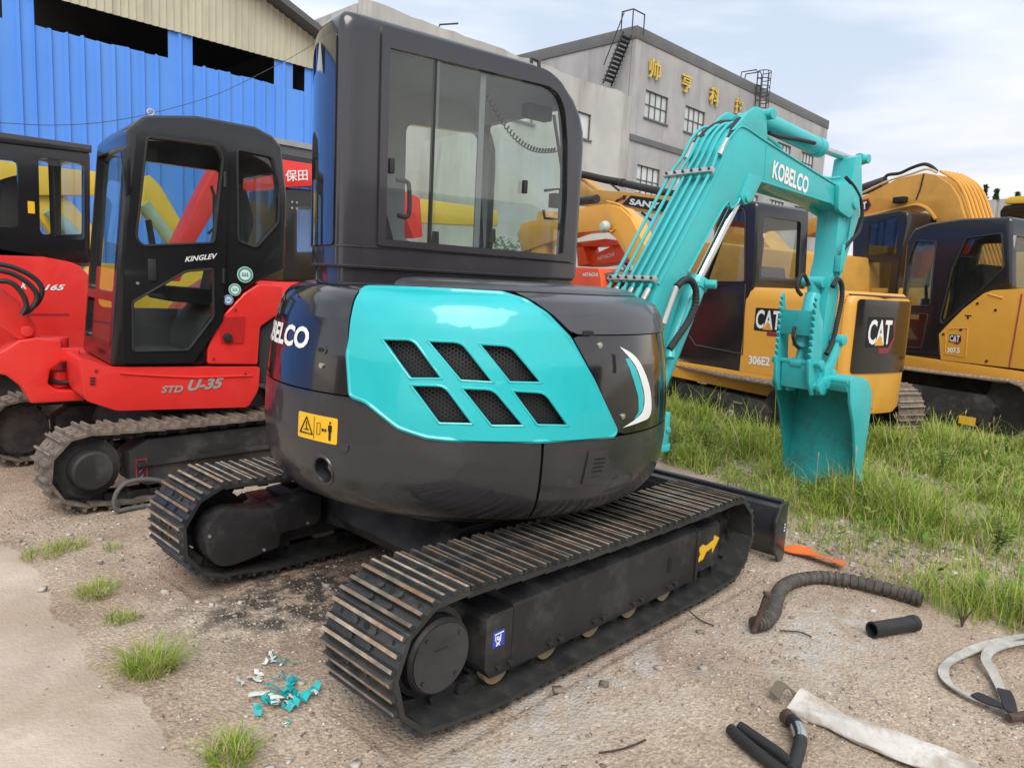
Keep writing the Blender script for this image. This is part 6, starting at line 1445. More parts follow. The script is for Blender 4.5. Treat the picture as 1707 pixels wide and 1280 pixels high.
# ---------------------------------------------------------------- yellow excavator with black boom decal
SO = (14.0, 9.2); SF = Fr(SO, 68); s_t = .15
sy = thing('excavator', 'yellow excavator with black lettered decal and ribbed hose along its boom', 'excavator', (*SO, 0), R_(68))
so = SF.trs([(955, 292), (985, 318), (999, 317), (1060, 322), (1120, 328), (1210, 345), (1215, 385), (1120, 361), (1085, 356), (1040, 349), (985, 346), (940, 340), (935, 300)], s_t)
b = MB(); b.ext(so, s_t-.5, s_t); SBm = b.build('boom', YELB, sy, bevel=.02)
dec = SF.trs([(1037, 341), (1052, 326), (1125, 336), (1125, 356), (1085, 351)], s_t); b = MB(); b.ext(dec, s_t+.002, s_t+.006); SD = b.build('boom_decal', DARK, SBm)
for k in range(3): b = MB(); b.ext(SF.trs([(1024+k*6, 337-k*2), (1030+k*6, 337-k*2), (1035+k*5, 332-k*3), (1029+k*5, 332-k*3)], s_t), s_t+.002, s_t+.006); b.build('decal_chip', DARK if k != 1 else CREST, SBm)
word_px(SD, SF, s_t+.008, 'SANY', (1049, 341), (1098, 349), (1051, 331), WHITE, I4, .06)
hose([(s, .05, z) for s, z in SF.trs([(950, 288), (975, 292), (1005, 299), (1037, 305)], .05)], .085, 'ribbed_hose', SBm, True, T=I4, n=10)
b = MB(); b.cyl(*[(s, .05, z) for s, z in SF.trs([(1036, 305), (1122, 324)], .05)], .085, 14); b.cyl(*[(s, .05, z) for s, z in SF.trs([(1035, 304.5), (1040, 305.5)], .05)], .10, 14); b.build('boom_tube', RUBB, SBm)
b = MB(); b.cyl(*[(s, .0, z) for s, z in SF.trs([(925, 338), (996, 332)], .0)], .11, 14); b.build('arm_cylinder', UNDER, SBm)
b = MB(); b.tube([(s, .1, z) for s, z in SF.trs([(1017, 306), (1032, 318)], .1)], .025, 6); b.tube([(s, .1, z) for s, z in SF.trs([(1070, 355), (1086, 368)], .1)], .03, 6); b.build('support_rod', IRON, SBm)
b = MB(); b.ext(SF.trs([(1150, 400), (1330, 420), (1330, 520), (1140, 500)], .9), -.9, .9); b.build('house', YELB, sy, bevel=.05)
for side in (1, -1): ring_belt(sy, 2.8, .4, .42, .55, side*1.0, 44, None, False)
b = MB(); b.ext([(-1, .3), (-1, .9), (1, .9), (1, .3)], -.9, .9); b.build('car_body', UNDB, sy, bevel=.02)
b = MB(); b.ext(SF.trs([(1180, 345), (1230, 352), (1300, 430), (1200, 430)], s_t), s_t-.5, s_t); b.build('boom_foot', YELB, sy, bevel=.02)

# ---------------------------------------------------------------- orange-red excavators
HO = (10.6, 9.0); HF = Fr(HO, 68)
hi = thing('excavator', 'orange-red excavator with white lettering on its low boom and counterweight', 'excavator', (*HO, 0), R_(68))
ht = .3
b = MB(); b.ext(HF.trs([(976, 430), (1020, 410), (1034, 406), (1050, 430), (1050, 440), (1034, 437), (985, 444), (962, 444)], ht), ht-.3, ht); HB = b.build('boom', ORNG, hi, bevel=.015)
word_px(HB, HF, ht+.002, 'HITACHI', (996.5, 435), (1024, 427), (997, 428), WHITE, I4, .04)
b = MB(); b.cyl(*[(s, ht-.1, z) for s, z in HF.trs([(1024, 402), (1046, 448)], ht-.1)], .05, 12); b.build('boom_cylinder', STEEL, hi)
for poly in ([(958, 404), (1010, 398), (1034, 402), (1030, 408), (972, 411), (958, 416)], [(960, 404), (970, 404), (978, 440), (963, 444)]):
    b = MB(); b.ext(HF.trs(poly, ht+.1), ht-.2, ht+.1); b.build('arm', ORNG, hi, bevel=.01)
b = MB(); b.ext(fillet(HF.trs([(940, 450), (950, 445), (997, 447), (1001, 460), (1003, 486), (990, 490), (940, 480)], .8), .05), -.5, .8); CWH = b.build('counterweight', ORNG, hi, bevel=.06, seg=3)
word_px(CWH, HF, .802, 'HITACHI', (972, 461), (997, 461), (972, 455), WHITE, I4, .04)
b = MB(); b.ext(HF.trs([(1000, 450), (1050, 452), (1060, 500), (1000, 500)], .7), -.6, .5); b.build('house', UNDB, hi, bevel=.05)
b = MB(); b.ext(fillet(HF.trs([(1006, 455), (1028, 452), (1030, 462), (1008, 466)], .72), .03), .3, .72); b.build('seat', GREYP, hi, bevel=.02)
for side in (1, -1): ring_belt(hi, 1.8, .26, .28, .35, side*.7, 36, None, False)
b = MB(); b.ext([(-.8, .25), (-.8, 1.1), (.8, 1.1), (.8, .25)], -.6, .6); b.build('car_body', UNDB, hi, bevel=.02)

# ---------------------------------------------------------------- bright yellow machines behind the red ones
def boom_machine(label, o, hd, t, boom, arm, cyl, m, wid=.4):
    F = Fr(o, hd); r = thing('excavator', label, 'excavator', (*o, 0), R_(hd))
    b = MB(); b.ext(F.trs(boom, t), t-wid, t); B = b.build('boom', m, r, bevel=.02)
    if arm: b = MB(); b.ext(F.trs(arm, t-.08), t-wid+.05, t-.08); b.build('arm', m, r, bevel=.02)
    if cyl: b = MB(); b.cyl(*[(s, t+.05, z) for s, z in F.trs(cyl, t+.05)], .09, 16); b.build('boom_cylinder', mat('pale_green_paint', (.30, .42, .34), .4), r)
    b = MB(); b.ext(fillet([(-1.2, .75), (-1.2, 1.5), (.6, 1.5), (.8, .75)], .1), -.9, .9); b.build('house', m, r, bevel=.05)
    for side in (1, -1): ring_belt(r, 2.4, .33, .35, .45, side*.85, 40, None, False)
    b = MB(); b.ext([(-.9, .3), (-.9, .76), (.9, .76), (.9, .3)], -.7, .7); b.build('car_body', UNDB, r, bevel=.02)
    return r, F, B
r, F, B = boom_machine('bright yellow excavator seen through the windows of the left edge cab', (1.2, 12.2), 180, .2,
    [(-120, 258), (-20, 264), (60, 276), (160, 286), (160, 326), (60, 326), (-20, 332), (-120, 345)], [(40, 326), (110, 326), (175, 400), (170, 440), (120, 440)], [(80, 350), (125, 392)], YELP)
r, F, B = boom_machine('bright yellow excavator with slanted boom seen through the compact red cab', (4.0, 12.4), 180, .2,
    [(225, 300), (250, 292), (268, 310), (300, 365), (345, 440), (320, 452), (276, 385), (240, 345), (222, 420), (205, 420)], None, [(240, 340), (300, 420)], YELP)
r, F, B = boom_machine('yellow-brown excavator with flat boom seen through the teal machine cab', (7.2, 10.6), 180, .2,
    [(668, 345), (690, 330), (800, 345), (830, 352), (830, 378), (790, 376), (700, 372), (676, 392), (668, 385)], None, None, YELP, .3)
# yellow-roofed cab peeking over the right edge
YO = (15.5, 2.9); YF = Fr(YO, 72)
yr = thing('excavator', 'machine with yellow cab roof peeking above the right edge cab', 'excavator', (*YO, 0), R_(72))
yo = YF.trs([(1668, 420), (1666, 352), (1674, 342), (1760, 338), (1760, 420)], .6)
make_cab(yr, yo, -.3, .6, [fillet(YF.trs([(1680, 356), (1740, 353), (1740, 400), (1682, 400)], .6), .03)], bev=.03, seat=False, gls=GLC2)
b = MB(); b.ext(YF.trs([(1674, 340), (1676, 332), (1684, 328), (1770, 322), (1770, 337)], .66), -.36, .66); b.build('roof', YELP, yr, bevel=.02)
b = MB(); b.ext(YF.trs([(1640, 420), (1800, 420), (1800, 560), (1640, 560)], .7), -.8, .7); b.build('house', YELP, yr, bevel=.04)
for side in (1, -1): ring_belt(yr, 2.4, .33, .35, .45, side*.85, 40, None, False)
b = MB(); b.ext([(-.9, .3), (-.9, 1.0), (.9, 1.0), (.9, .3)], -.7, .7); b.build('car_body', UNDB, yr, bevel=.02)
# ================================================================== VEGETATION, GRAVEL, LITTER
def island_mat(name, stops, rough=.7, spec=.3, trans=0.):
    m = bpy.data.materials.new(name); m.use_nodes = True; N = m.node_tree.nodes; L = m.node_tree.links.new; b = N['Principled BSDF']
    g = N.new('ShaderNodeNewGeometry'); r = N.new('ShaderNodeValToRGB'); e = r.color_ramp.elements
    while len(e) < len(stops): e.new(.5)
    for k, (p, c) in enumerate(stops): e[k].position = p; e[k].color = (*c, 1)
    L(g.outputs['Random Per Island'], r.inputs[0]); L(r.outputs[0], b.inputs['Base Color'])
    b.inputs['Roughness'].default_value = rough; b.inputs['Specular IOR Level'].default_value = spec
    if trans:
        t = N.new('ShaderNodeBsdfTranslucent'); L(r.outputs[0], t.inputs[0]); mx = N.new('ShaderNodeMixShader'); mx.inputs[0].default_value = trans
        L(b.outputs[0], mx.inputs[1]); L(t.outputs[0], mx.inputs[2]); L(mx.outputs[0], N['Material Output'].inputs[0])
    return m
GRASSM = island_mat('grass_blades', [(0, (.12, .23, .02)), (.30, (.25, .38, .035)), (.60, (.38, .50, .07)), (.72, (.44, .48, .12)), (.84, (.48, .42, .18)), (1, (.55, .45, .26))], trans=.3)
GRAVM = island_mat('gravel_stones', [(0, (.16, .13, .10)), (.3, (.30, .25, .20)), (.6, (.40, .35, .30)), (.85, (.50, .46, .42)), (1, (.62, .60, .56))], .9)
def blades(base, h, ang, lean, width, curl):
    """numpy: blade strips with 3 segments -> verts (n,8,3), quads"""
    n = len(h); ts = np.array([0, .38, .72, 1.0]); wv = np.array([1., .85, .55, .06])
    dx, dy = np.cos(ang), np.sin(ang); sx_, sy_ = -dy, dx
    V = np.zeros((n, 8, 3), np.float32)
    for i, (t, w) in enumerate(zip(ts, wv)):
        out = lean*h*(t**1.6) + curl*h*t**3; zz = h*(t - .35*(lean+curl)*t**2.2)
        cx = base[:, 0]+dx*out; cy = base[:, 1]+dy*out; cz = base[:, 2]+np.maximum(zz, 0)
        V[:, 2*i] = np.stack([cx-sx_*width*w/2, cy-sy_*width*w/2, cz], -1); V[:, 2*i+1] = np.stack([cx+sx_*width*w/2, cy+sy_*width*w/2, cz], -1)
    q = np.array([[0, 1, 3, 2], [2, 3, 5, 4], [4, 5, 7, 6]]); Q = (np.arange(n)[:, None, None]*8 + q[None]).reshape(-1, 4)
    return V.reshape(-1, 3), Q
gedge = [gnd(*p)[:2] for p in [(1075, 745), (1110, 775), (1180, 798), (1250, 830), (1325, 915), (1430, 952), (1540, 1012), (1620, 1050), (1707, 1068), (1820, 1110)]]
gpoly = [tuple(p) for p in gedge] + [(4.6, -1.6), (13., -3.), (13., 6.4), (7.5, 6.5)]
def edge_dist(x, y):
    d = np.full(len(x), 9.)
    for a, b_ in zip(gedge[:-1], gedge[1:]):
        ab = b_-a; t = np.clip(((x-a[0])*ab[0]+(y-a[1])*ab[1])/(ab@ab), 0, 1); d = np.minimum(d, np.hypot(x-a[0]-t*ab[0], y-a[1]-t*ab[1]))
    return d
def blocked(x, y):
    """inside the footprint of a parked machine"""
    r = np.zeros(len(x), bool)
    for F, hl, hw in ((CF, 1.25, .97), (DF, 1.5, 1.1), (EF, 1.7, 1.2)):
        s = (x-F.o[0])*F.d[0]+(y-F.o[1])*F.d[1]; t = (x-F.o[0])*F.n[0]+(y-F.o[1])*F.n[1]; r |= (np.abs(s) < hl) & (np.abs(t) < hw)
    return r
def field(n, lim, hmul, dens, wmul):
    x = rng.uniform(3.2, lim[0], n); y = rng.uniform(-1.6, lim[1], n); keep = in_poly(x, y, gpoly) & ~blocked(x, y)
    x, y = x[keep], y[keep]; ed = edge_dist(x, y)
    pn = noise2(x, y, 1.0, 7)*.6 + noise2(x, y, 3.1, 8)*.4
    p = np.clip((pn-.30)*3.3, np.where(x < 5.6, .24, .10), 1)*np.clip(ed/.25+.15, 0, 1)*dens
    k = rng.random(len(x)) < p; x, y, pn, ed = x[k], y[k], pn[k], ed[k]; return x, y, pn, ed
x, y, pn, ed = field(95000, (9.4, 6.2), 1, .9, 1)
# every point becomes a small clump of blades
nb = rng.integers(2, 7, len(x)); idx = np.repeat(np.arange(len(x)), nb); m_ = len(idx)
bx = x[idx]+rng.normal(0, .018, m_); by = y[idx]+rng.normal(0, .018, m_); bz = ground_z(bx, by)-.005
D = np.hypot(bx, by)
hh = (.075+.23*np.clip(pn[idx]-.2, 0, 1))*rng.uniform(.5, 1.5, m_)*np.clip(ed[idx]/.5+.5, 0, 1)
hh *= np.clip(.55+1.1*noise2(bx, by, 1.7, 21), .5, 1.6); tall = rng.random(m_) < .05; hh[tall] *= rng.uniform(1.4, 2.1, tall.sum())
V, Q = blades(np.stack([bx, by, bz], -1), hh, rng.uniform(0, 2*np.pi, m_), rng.uniform(.12, .75, m_), rng.uniform(.0035, .0075, m_)*np.clip(D/5.5, .7, 1.5), rng.uniform(0, .35, m_))
me = bpy.data.meshes.new('grass'); fast_mesh(me, V, Q); me.materials.append(GRASSM); tag(link('grass', me), 'rough green grass growing round the bucket and the yellow machines', 'grass', kind='stuff')
# straw stalks with small seed heads, and low broad leaves, mixed into the grass
xs_, ys_, pn_, ed_ = field(2600, (8.6, 5.6), 1, .5, 1)
b = MB()
for x_, y_, e_ in zip(xs_, ys_, ed_):
    if random.random() < .45: continue
    H_ = random.uniform(.22, .46)*min(1, .5+e_); a_ = random.uniform(0, 6.28); l_ = random.uniform(.05, .35)*H_; z_ = 0.
    p0, p1, p2 = Vector((x_, y_, z_)), Vector((x_+math.cos(a_)*l_*.35, y_+math.sin(a_)*l_*.35, H_*.6)), Vector((x_+math.cos(a_)*l_, y_+math.sin(a_)*l_, H_)); b.tube([p0, p1, p2], .0016, 3); b.tube([p2, p2+(p2-p1)*.12, p2+(p2-p1)*.3], .004, 4, rs=[.002, .006, .001])
tag(b.build('seed_stalks', island_mat('straw_stalks', [(0, (.30, .30, .10)), (.5, (.42, .38, .18)), (1, (.36, .22, .10))])), 'thin straw-coloured seed stalks standing among the grass', 'grass', kind='stuff')
xs_, ys_, pn_, ed_ = field(5200, (8.8, 5.8), 1, .8, 1)
V_, Q_ = [], []
for x_, y_ in zip(xs_, ys_):
    for k in range(5):
        a_ = random.uniform(0, 6.28); L_ = random.uniform(.03, .08); h_ = random.uniform(.02, .16); d_ = np.array([math.cos(a_), math.sin(a_), random.uniform(0, .7)]); w_ = np.array([-math.sin(a_), math.cos(a_), 0])*L_*.24; p = np.array([x_+random.gauss(0, .03), y_+random.gauss(0, .03), h_]); n_ = len(V_); V_ += [p, p+d_*L_*.5-w_, p+d_*L_, p+d_*L_*.5+w_]; Q_.append((n_, n_+1, n_+2, n_+3))
me = bpy.data.meshes.new('ground_leaves'); fast_mesh(me, np.array(V_), np.array(Q_)); me.materials.append(island_mat('ground_leaf', [(0, (.06, .13, .02)), (.5, (.13, .24, .035)), (.85, (.22, .32, .06)), (1, (.34, .30, .10))], trans=.25)); tag(link('ground_leaves', me), 'low broad leaves of small weeds mixed into the grass', 'weeds', kind='stuff')
# tufts on the left, one thing each
def tuft(px, r, n, h, label, name='grass_tuft'):
    c = gnd(*px); a = rng.uniform(0, 2*np.pi, n); rr = r*np.sqrt(rng.random(n)); q = np.stack([rr*np.cos(a), rr*np.sin(a), np.full(n, -.004)], -1)
    V, Q = blades(q, h*rng.uniform(.3, 1.05, n), a+rng.normal(0, 1.1, n), rng.uniform(.2, 1.1, n), rng.uniform(.002, .0045, n), rng.uniform(.1, .5, n))
    me = bpy.data.meshes.new(name); fast_mesh(me, V, Q); me.materials.append(GRASSM); o = link(name, me); o.location = (c[0], c[1], .004); tag(o, label, 'grass tuft', 'grass tufts along the slab edge')
tuft((250, 1118), .085, 420, .15, 'largest grass tuft, on the slab edge left of the teal scraps')
tuft((385, 1262), .07, 300, .10, 'grass tuft at the bottom edge beside the pale slab')
tuft((160, 990), .085, 260, .09, 'grass tuft on the slab edge below the red machine track')
tuft((200, 1035), .06, 120, .08, 'thin small grass tuft just above the largest tuft')
tuft((70, 925), .10, 170, .07, 'low sparse grass tuft near the left edge on the slab')
tuft((118, 912), .08, 150, .07, 'low grass tuft in front of the red machine sprocket')
tuft((188, 915), .05, 60, .06, 'tiny grass tuft between the slab and the far teal track')
# gravel
def stones(n, lo, hi, box, name, mask):
    x = rng.uniform(box[0], box[1], n); y = rng.uniform(box[2], box[3], n); k = mask(x, y); x, y = x[k], y[k]; n = len(x)
    cube = np.array([[-1,-1,-1],[1,-1,-1],[1,1,-1],[-1,1,-1],[-1,-1,1],[1,-1,1],[1,1,1],[-1,1,1]], float)*.5
    s = lo+(hi-lo)*rng.random(n)**2.5; j = 1+rng.normal(0, .28, (n, 8, 3)); P = cube[None]*j*s[:, None, None]*np.stack([np.ones(n), rng.uniform(.6, 1, n), rng.uniform(.4, .8, n)], -1)[:, None]
    a = rng.uniform(0, 6.28, n); c, si = np.cos(a), np.sin(a); X = P[..., 0]*c[:, None]-P[..., 1]*si[:, None]; Y = P[..., 0]*si[:, None]+P[..., 1]*c[:, None]
    V = np.stack([X+x[:, None], Y+y[:, None], P[..., 2]+(np.where(in_poly(x, y, slab_outline), .006, ground_z(x, y))+s*.12)[:, None]], -1).reshape(-1, 3)
    q = np.array([[0,3,2,1],[4,5,6,7],[0,1,5,4],[1,2,6,5],[2,3,7,6],[3,0,4,7]]); Q = (np.arange(n)[:, None, None]*8+q[None]).reshape(-1, 4)
    me = bpy.data.meshes.new(name); fast_mesh(me, V, Q); me.materials.append(GRAVM); return me
slab_poly = [tuple(p) for p in slab_outline]
free = lambda x, y: (~in_poly(x, y, slab_poly) | (rng.random(len(x)) < .16)) & ~((np.minimum(np.abs(y-1.86), np.abs(y-3.46)) < .22) & (x > 1.3) & (x < 3.65))
clus = lambda x, y: free(x, y) & (rng.random(len(x)) < np.clip((noise2(x, y, 2.2, 11)-.25)*2.0, .12, 1))
tag(link('gravel', stones(42000, .003, .011, (.6, 5.2, .1, 5.2), 'gravel', clus)), 'fine crushed gravel scattered over the packed dirt', 'gravel', kind='stuff')
tag(link('stones', stones(900, .010, .034, (.6, 6.4, .0, 5.2), 'stones', free)), 'larger loose stones and rubble chips on the dirt', 'stones', kind='stuff')
# pebbles in the thin grass
tag(link('gravel', stones(9000, .008, .030, (4.2, 8.2, .2, 4.6), 'gravel_patch', lambda x, y: in_poly(x, y, gpoly) & (noise2(x, y, 1.0, 7)*.6 + noise2(x, y, 3.1, 8)*.4 < .44))), 'grey pebbles showing in the thin places of the grass', 'gravel', kind='stuff')

# ---- broad-leaved weeds
LEAFM = island_mat('weed_leaves', [(0, (.05, .11, .02)), (.5, (.10, .19, .035)), (1, (.16, .25, .06))], trans=.25)
def weed(px, h, nst, label, m=None, dead=False):
    c = gnd(*px); r = thing('weed', label, 'weed', (c[0], c[1], 0)); st = MB(); lf = MB()
    for k in range(nst):
        a = random.uniform(0, 6.28); l = random.uniform(.1, .45); H = h*random.uniform(.65, 1); P = [Vector((math.cos(a)*l*H*t**1.5, math.sin(a)*l*H*t**1.5, H*t)) for t in (0, .35, .7, 1)]
        st.tube(P, .003, 5, rs=[.004, .003, .0025, .0015])
        for j in range(14 if not dead else 2):
            t = .2+.8*j/13 if not dead else .4+.6*j/6; i = min(2, int(t*3)); p = P[i].lerp(P[i+1], t*3-i); b_ = random.uniform(0, 6.28); L_ = h*random.uniform(.10, .22)*(.8 if t > .8 else 1); d = Vector((math.cos(b_), math.sin(b_), random.uniform(-.1, .6))).normalized(); w = Vector((-math.sin(b_), math.cos(b_), 0))*L_*(.05 if dead else .16)
            lf.add([p, p+d*L_*.5-w, p+d*L_-Vector((0, 0, L_*.2)), p+d*L_*.5+w], [(0, 1, 2, 3)])
    st.build('stem', m or mat('weed_stem', (.12, .13, .05), .7), r); lf.build('foliage', m or LEAFM, r)
weed((1330, 772), .34, 7, 'leafy weed growing in front of the left side of the bucket')
weed((1108, 772), .34, 6, 'leafy weed growing at the end of the dozer blade')
weed((1180, 770), .42, 6, 'tall thin weed between the blade and the yellow machine track')
weed((1572, 800), .34, 6, 'leafy weed standing in the grass right of the bucket')
weed((1603, 1045), .13, 6, 'dark dried weed by the black pipe at the grass edge', mat('dead_weed', (.09, .07, .05), .9), True)
weed((1660, 930), .30, 7, 'leafy weed in the grass near the right edge')

# ---- far trees
CROWN = island_mat('far_tree_leaves', [(0, (.03, .06, .025)), (.6, (.06, .10, .035)), (1, (.10, .14, .05))])
def far_tree(px, top_py, D, w, label):
    p = at_d(px, 420, D); tz = at_d(px, top_py, D)[2]; r = thing('tree', label, 'tree', (p[0], p[1], 0))
    b = MB(); b.cyl((0, 0, 0), (0, 0, tz*.9), .28, 8, .06); b.build('trunk', mat('tree_bark', (.09, .07, .05), .9), r)
    lf = MB()
    for k in range(520):
        t = random.random()**.7; z = tz*(.35+.65*t); rr = w*(1.05-t)*random.uniform(.2, 1)*(1+.5*math.sin(z*2.1)); a = random.uniform(0, 6.28); c = Vector((rr*math.cos(a), rr*math.sin(a), z)); s = random.uniform(.15, .4)
        u = Vector((random.gauss(0, 1), random.gauss(0, 1), random.gauss(0, .7))).normalized()*s; v = u.orthogonal().normalized()*s*.6; lf.add([c-u, c-v, c+u, c+v], [(0, 1, 2, 3)])
    lf.build('crown', CROWN, r)
far_tree(1629, 310, 95, 1.1, 'dark narrow far tree just right of the arched boom')
far_tree(1648, 316, 97, 1.5, 'sparse far tree above the pale warehouse, middle of three')
far_tree(1683, 321, 99, 1.4, 'small far tree top left of the yellow cab roof')

# ---- dark shrub between the machines, seen through the teal machine's cab
q = at_d(832, 470, 13.5); sh = thing('shrub', 'dark green shrub standing behind the teal machine, seen through its cab', 'shrub', (q[0], q[1], 0)); st = MB(); lf = MB()
for k in range(7):
    a = k*.9; st.tube([(0, 0, 0), (.25*math.cos(a), .25*math.sin(a), 1.0), (.5*math.cos(a), .5*math.sin(a), 1.9)], .03, 6, rs=[.035, .025, .01])
for k in range(1500):
    u = Vector((random.gauss(0, 1), random.gauss(0, 1), random.gauss(0, 1))).normalized()*random.uniform(.35, 1)**.5; c = Vector((u.x*.72, u.y*.72, 1.72+u.z*.62)); L_ = random.uniform(.05, .11); d = Vector((random.gauss(0, 1), random.gauss(0, 1), random.gauss(0, .6))).normalized(); w = d.orthogonal().normalized()*L_*.3; lf.add([c, c+d*L_*.5-w, c+d*L_, c+d*L_*.5+w], [(0, 1, 2, 3)])
st.build('trunk', mat('tree_bark', (.09, .07, .05), .9), sh); lf.build('crown', CROWN, sh)

# ---- litter on the ground
def g3(px, z): q = gnd(*px); return Vector((q[0], q[1], z))
hp_ = [(1256, 1053), (1275, 1048), (1288, 1030), (1293, 1010), (1303, 990), (1330, 977), (1375, 973), (1430, 981), (1490, 996), (1535, 1010)]
P = smooth([g3(p, .036) for p in hp_], 30); b = MB(); b.tube(P, .033, 12, rs=[.033*(1+(.09 if (i % 7) < 5 else -.10)) for i in range(len(P))])
SP = mat('taped_hose', (.060, .052, .045), .55, var=.35, vscale=25, dirt=(.16, .13, .10), damt=.6, dscale=15); o = b.build('wrapped_hose', SP); tag(o, 'long black spiral-wrapped hose curving from the gravel into the grass', 'hose')
RUSTY = mat('rusty_iron', (.075, .045, .035), .8, var=.4, vscale=30, bump=.3)
a_ = g3((1256, 1056), .012); b = MB(); dv = (AX_R*.045 - np.array([0, 0, -.17])); b.tube([a_, a_+Vector(dv)*.5, a_+Vector(dv)], .014, 10, rs=[.014, .0135, .015]); b.cyl(a_+Vector(dv), a_+Vector(dv)*1.06, .022, 12); tag(b.build('iron_rod', RUSTY), 'short rusty iron rod sticking up at the end of the wrapped hose', 'rod')
def pipe(p0, p1, r, label, name, m):
    b = MB(); ax = (p1-p0).normalized(); n = 22; u = ax.orthogonal().normalized(); w = ax.cross(u); L_ = (p1-p0).length
    prof = [(r*.80, L_*.5), (r*.80, 0), (r*1.02, 0), (r*1.02, .012), (r*.96, .016), (r*.96, L_*.30), (r*.96, L_-.03), (r*1.04, L_-.028), (r*1.04, L_), (r*.80, L_), (r*.80, L_*.5)]
    vs_ = [p0+ax*d+(u*math.cos(2*math.pi*k/n)+w*math.sin(2*math.pi*k/n))*rr for rr, d in prof for k in range(n)]
    b.add(vs_, [(i*n+k, i*n+(k+1) % n, (i+1)*n+(k+1) % n, (i+1)*n+k) for i in range(len(prof)-1) for k in range(n)]); tag(b.build(name, m), label, 'pipe')
pipe(g3((1452, 1062), .036), g3((1524, 1050), .036), .036, 'short black rubber pipe section lying on pale gravel', 'rubber_pipe', RUBB)
# lifting sling
STRAP = mat('dirty_white_webbing', (.46, .44, .40), .85, var=.25, vscale=20, bump=.5, bscale=200, dirt=(.26, .23, .19), damt=.6, dscale=10)
def ribbon(pxs, w, zs, name, m, parent=None, T=None):
    Pp = smooth([g3(p, z) for p, z in zip(pxs, zs)], 6); up = []
    for i in range(len(Pp)):
        t = (Pp[min(i+1, len(Pp)-1)]-Pp[max(i-1, 0)]); up.append(Vector((-t.y, t.x, .25*t.length*math.sin(i*.35))))
    b = MB(); b.strip(Pp, up, w, .006); return b.build(name, m, parent, T=T, bevel=0, ang=50)
so_ = g3((1640, 1140), 0); sl = thing('lifting_sling', 'dirty white webbing sling with black ends at the lower right', 'sling', so_); TSL = Matrix.Translation(-so_)
ribbon([(1760, 1055), (1700, 1068), (1640, 1082), (1595, 1100), (1572, 1120), (1582, 1145), (1618, 1165), (1650, 1176)], .038, [.02, .02, .016, .012, .012, .010, .012, .014], 'webbing', STRAP, sl, TSL)
ribbon([(1760, 1075), (1700, 1082), (1655, 1092), (1642, 1108), (1655, 1130), (1668, 1158), (1676, 1182)], .038, [.02, .03, .03, .025, .018, .016, .018], 'webbing', STRAP, sl, TSL)
BWEB = mat('black_webbing', (.025, .023, .028), .8, var=.3, bump=.4, bscale=200)
ribbon([(1622, 1166), (1650, 1180), (1675, 1192), (1692, 1203)], .042, [.022, .024, .026, .022], 'sling_sleeve', BWEB, sl, TSL); ribbon([(1671, 1162), (1678, 1180), (1684, 1200)], .044, [.030, .032, .028], 'sling_sleeve', BWEB, sl, TSL)
b = MB(); b.tube([g3((1680, 1206), .022), g3((1712, 1200), .022)], .016, 10); b.build('shackle', RUSTY, sl, T=TSL)
# white sleeve of cloth, half twisted
CLOTH = mat('dirty_canvas', (.56, .53, .49), .85, var=.14, vscale=8, dirt=(.34, .26, .19), damt=.8, dscale=7, dthr=.46, bump=.7, bscale=22)
cp_ = smooth([g3(p, .022) for p in [(1326, 1178), (1352, 1190), (1385, 1207), (1420, 1224), (1470, 1243), (1530, 1265), (1580, 1283), (1630, 1300)]], 8)
vs_ = []; n = 26; m1 = len(cp_)
for i, p in enumerate(cp_):
    t = i/(m1-1); tg = (cp_[min(i+1, m1-1)]-cp_[max(i-1, 0)]).normalized(); sd_ = Vector((-tg.y, tg.x, 0)); tw = .5*math.sin(t*5.2) + .3; rw = .072*(1-.25*math.exp(-((t-.33)/.10)**2)) ; rh = .030*(1-.6*t)+.006
    for k in range(n):
        a = 2*math.pi*k/n; fold = 1+.06*math.sin(a*5+t*14)+.04*math.sin(a*3-t*23); cx_2 = rw*math.cos(a)*fold; cz_ = rh*math.sin(a)*(1+.35*math.sin(a*2+t*9)); c, s_ = math.cos(tw*.25), math.sin(tw*.25)
        vs_.append(p+sd_*(cx_2*c-cz_*s_)+Vector((0, 0, max(-.020, cx_2*s_*.35+cz_*c))))
b = MB(); b.add(vs_, [(i*n+k, i*n+(k+1) % n, (i+1)*n+(k+1) % n, (i+1)*n+k) for i in range(m1-1) for k in range(n)]); b.f += [list(range(n))[::-1]]; b.mi += [0]
CLO = thing('cloth_sleeve', 'dirty white rolled canvas sleeve lying at the lower right', 'cloth', cp_[0]); TCl = Matrix.Translation(-cp_[0]); b.build('canvas', CLOTH, CLO, T=TCl, ang=60)
b = MB(); q = [g3((1290, 1172), .03), g3((1300, 1160), .045), g3((1318, 1166), .04), g3((1332, 1182), .02)]; b.strip(smooth(q, 4), [Vector((.3, 1, .2))]*13, .045, .004); b.build('loose_flap', mat('brown_canvas', (.15, .12, .085), .9), CLO, T=TCl)
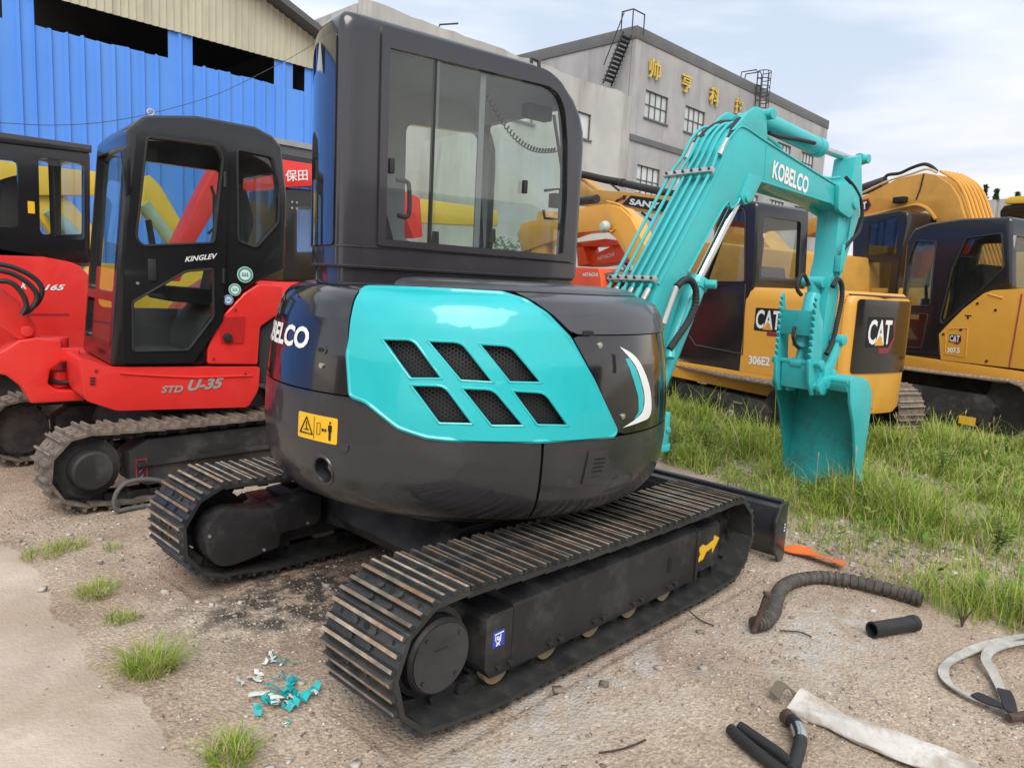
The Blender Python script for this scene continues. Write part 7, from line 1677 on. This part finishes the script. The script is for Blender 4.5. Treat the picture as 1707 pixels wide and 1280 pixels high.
# forked black hose with a steel elbow
fo_ = g3((1300, 1250), 0); fk = thing('hose_piece', 'forked black hose ends with a steel elbow at the bottom edge', 'hose', fo_); TF = Matrix.Translation(-fo_)
for pts in ([(1216, 1226), (1245, 1252), (1275, 1278), (1320, 1310)], [(1232, 1222), (1265, 1245), (1300, 1270), (1330, 1300)]):
    b = MB(); b.tube(smooth([g3(p, .026) for p in pts], 5), .019, 12); b.build('hose_leg', RUBB, fk, T=TF)
b = MB(); b.tube(smooth([g3(p, z) for p, z in [((1313, 1210), .03), ((1326, 1222), .035), ((1333, 1240), .035), ((1330, 1262), .03), ((1318, 1300), .025)]], 6), .022, 14, rs=None); b.build('elbow', RUBB, fk, T=TF)
b = MB(); b.tube([g3((1328, 1228), .036), g3((1333, 1243), .036), g3((1333, 1250), .035)], .0255, 14); b.build('steel_band', STEEL, fk, T=TF)
b = MB(); b.tube([g3((1308, 1205), .03), g3((1316, 1213), .031)], .026, 14); b.build('elbow_flange', RUSTY, fk, T=TF)
# teal and white scraps of masking paper
SCT = mat('teal_scrap', (.012, .36, .37), .5, var=.3, vscale=20); SCW = mat('white_scrap', (.66, .68, .66), .7, var=.15)
def scrap(px, w, n, m, label):
    c = gnd(*px); b = MB(); k = n
    for s in range(k):
        x0, y0 = random.gauss(0, w*.35), random.gauss(0, w*.35); a = random.uniform(0, 3.14); L_ = w*random.uniform(.35, .8); W_ = w*random.uniform(.12, .3); P = []
        for i in range(6):
            t = i/5-.5; P.append((x0+math.cos(a)*L_*t+random.gauss(0, w*.05), y0+math.sin(a)*L_*t+random.gauss(0, w*.05), .008+abs(random.gauss(0, w*.10))))
        vs_ = []
        for i, p in enumerate(P):
            f = W_*(1-.5*abs(i/5-.5)); vs_ += [(p[0]-math.sin(a)*f*.5, p[1]+math.cos(a)*f*.5, p[2]+random.uniform(0, w*.12)), (p[0], p[1], p[2]+w*.06), (p[0]+math.sin(a)*f*.5, p[1]-math.cos(a)*f*.5, p[2]+random.uniform(-.0, w*.05))]
        b.add(vs_, [(3*i+j, 3*i+j+1, 3*i+j+4, 3*i+j+3) for i in range(5) for j in range(2)], mi=random.choice([0, 0, 0, 1]) if m == 0 else 1 if m == 1 else random.choice([0, 1]))
    o = b.build('paper_scrap', [SCT, SCW], ang=10); o.location = (c[0], c[1], ground_z(np.array([c[0]]), np.array([c[1]]))[0]); tag(o, label, 'scrap', 'paint-masking scraps behind the near track')
scrap((470, 1168), .115, 20, 0, 'largest crumpled teal paper scrap on the dirt behind the near track')
scrap((428, 1142), .085, 5, 1, 'white torn paper strip beside the largest teal scrap')
scrap((450, 1103), .065, 6, 2, 'white and teal torn scrap farthest from the camera')
scrap((481, 1107), .042, 5, 0, 'small teal crumple right of the white and teal scrap')
scrap((471, 1207), .035, 3, 2, 'tiny teal scrap nearest the camera')
# orange strip, twigs, bits
ORS = mat('orange_plastic', (.72, .15, .02), .5, var=.15, dirt=(.45, .16, .06), damt=.5, dscale=12)
o = ribbon([(1308, 918), (1335, 926), (1365, 936), (1408, 946)], .10, [.02, .03, .03, .02], 'plastic_strip', ORS); tag(o, 'flat orange plastic strip on the ground beside the dozer blade', 'strip')
TW_ = mat('dry_twig', (.055, .042, .032), .9, var=.2)
for pts, r, lab in (([(998, 1259), (1030, 1254), (1055, 1246), (1076, 1237)], .0035, 'thin curved dark twig near the bottom edge below the near track'), ([(1148, 1020), (1165, 1035), (1190, 1046)], .003, 'thin twig beside the near track, left of the iron rod'), ([(1300, 1054), (1330, 1056), (1352, 1064)], .004, 'thin dark stick right of the wrapped hose end')):
    b = MB(); b.tube(smooth([g3(p, .010) for p in pts], 5), r, 6); tag(b.build('twig', TW_), lab, 'twig', 'twigs on the dirt')
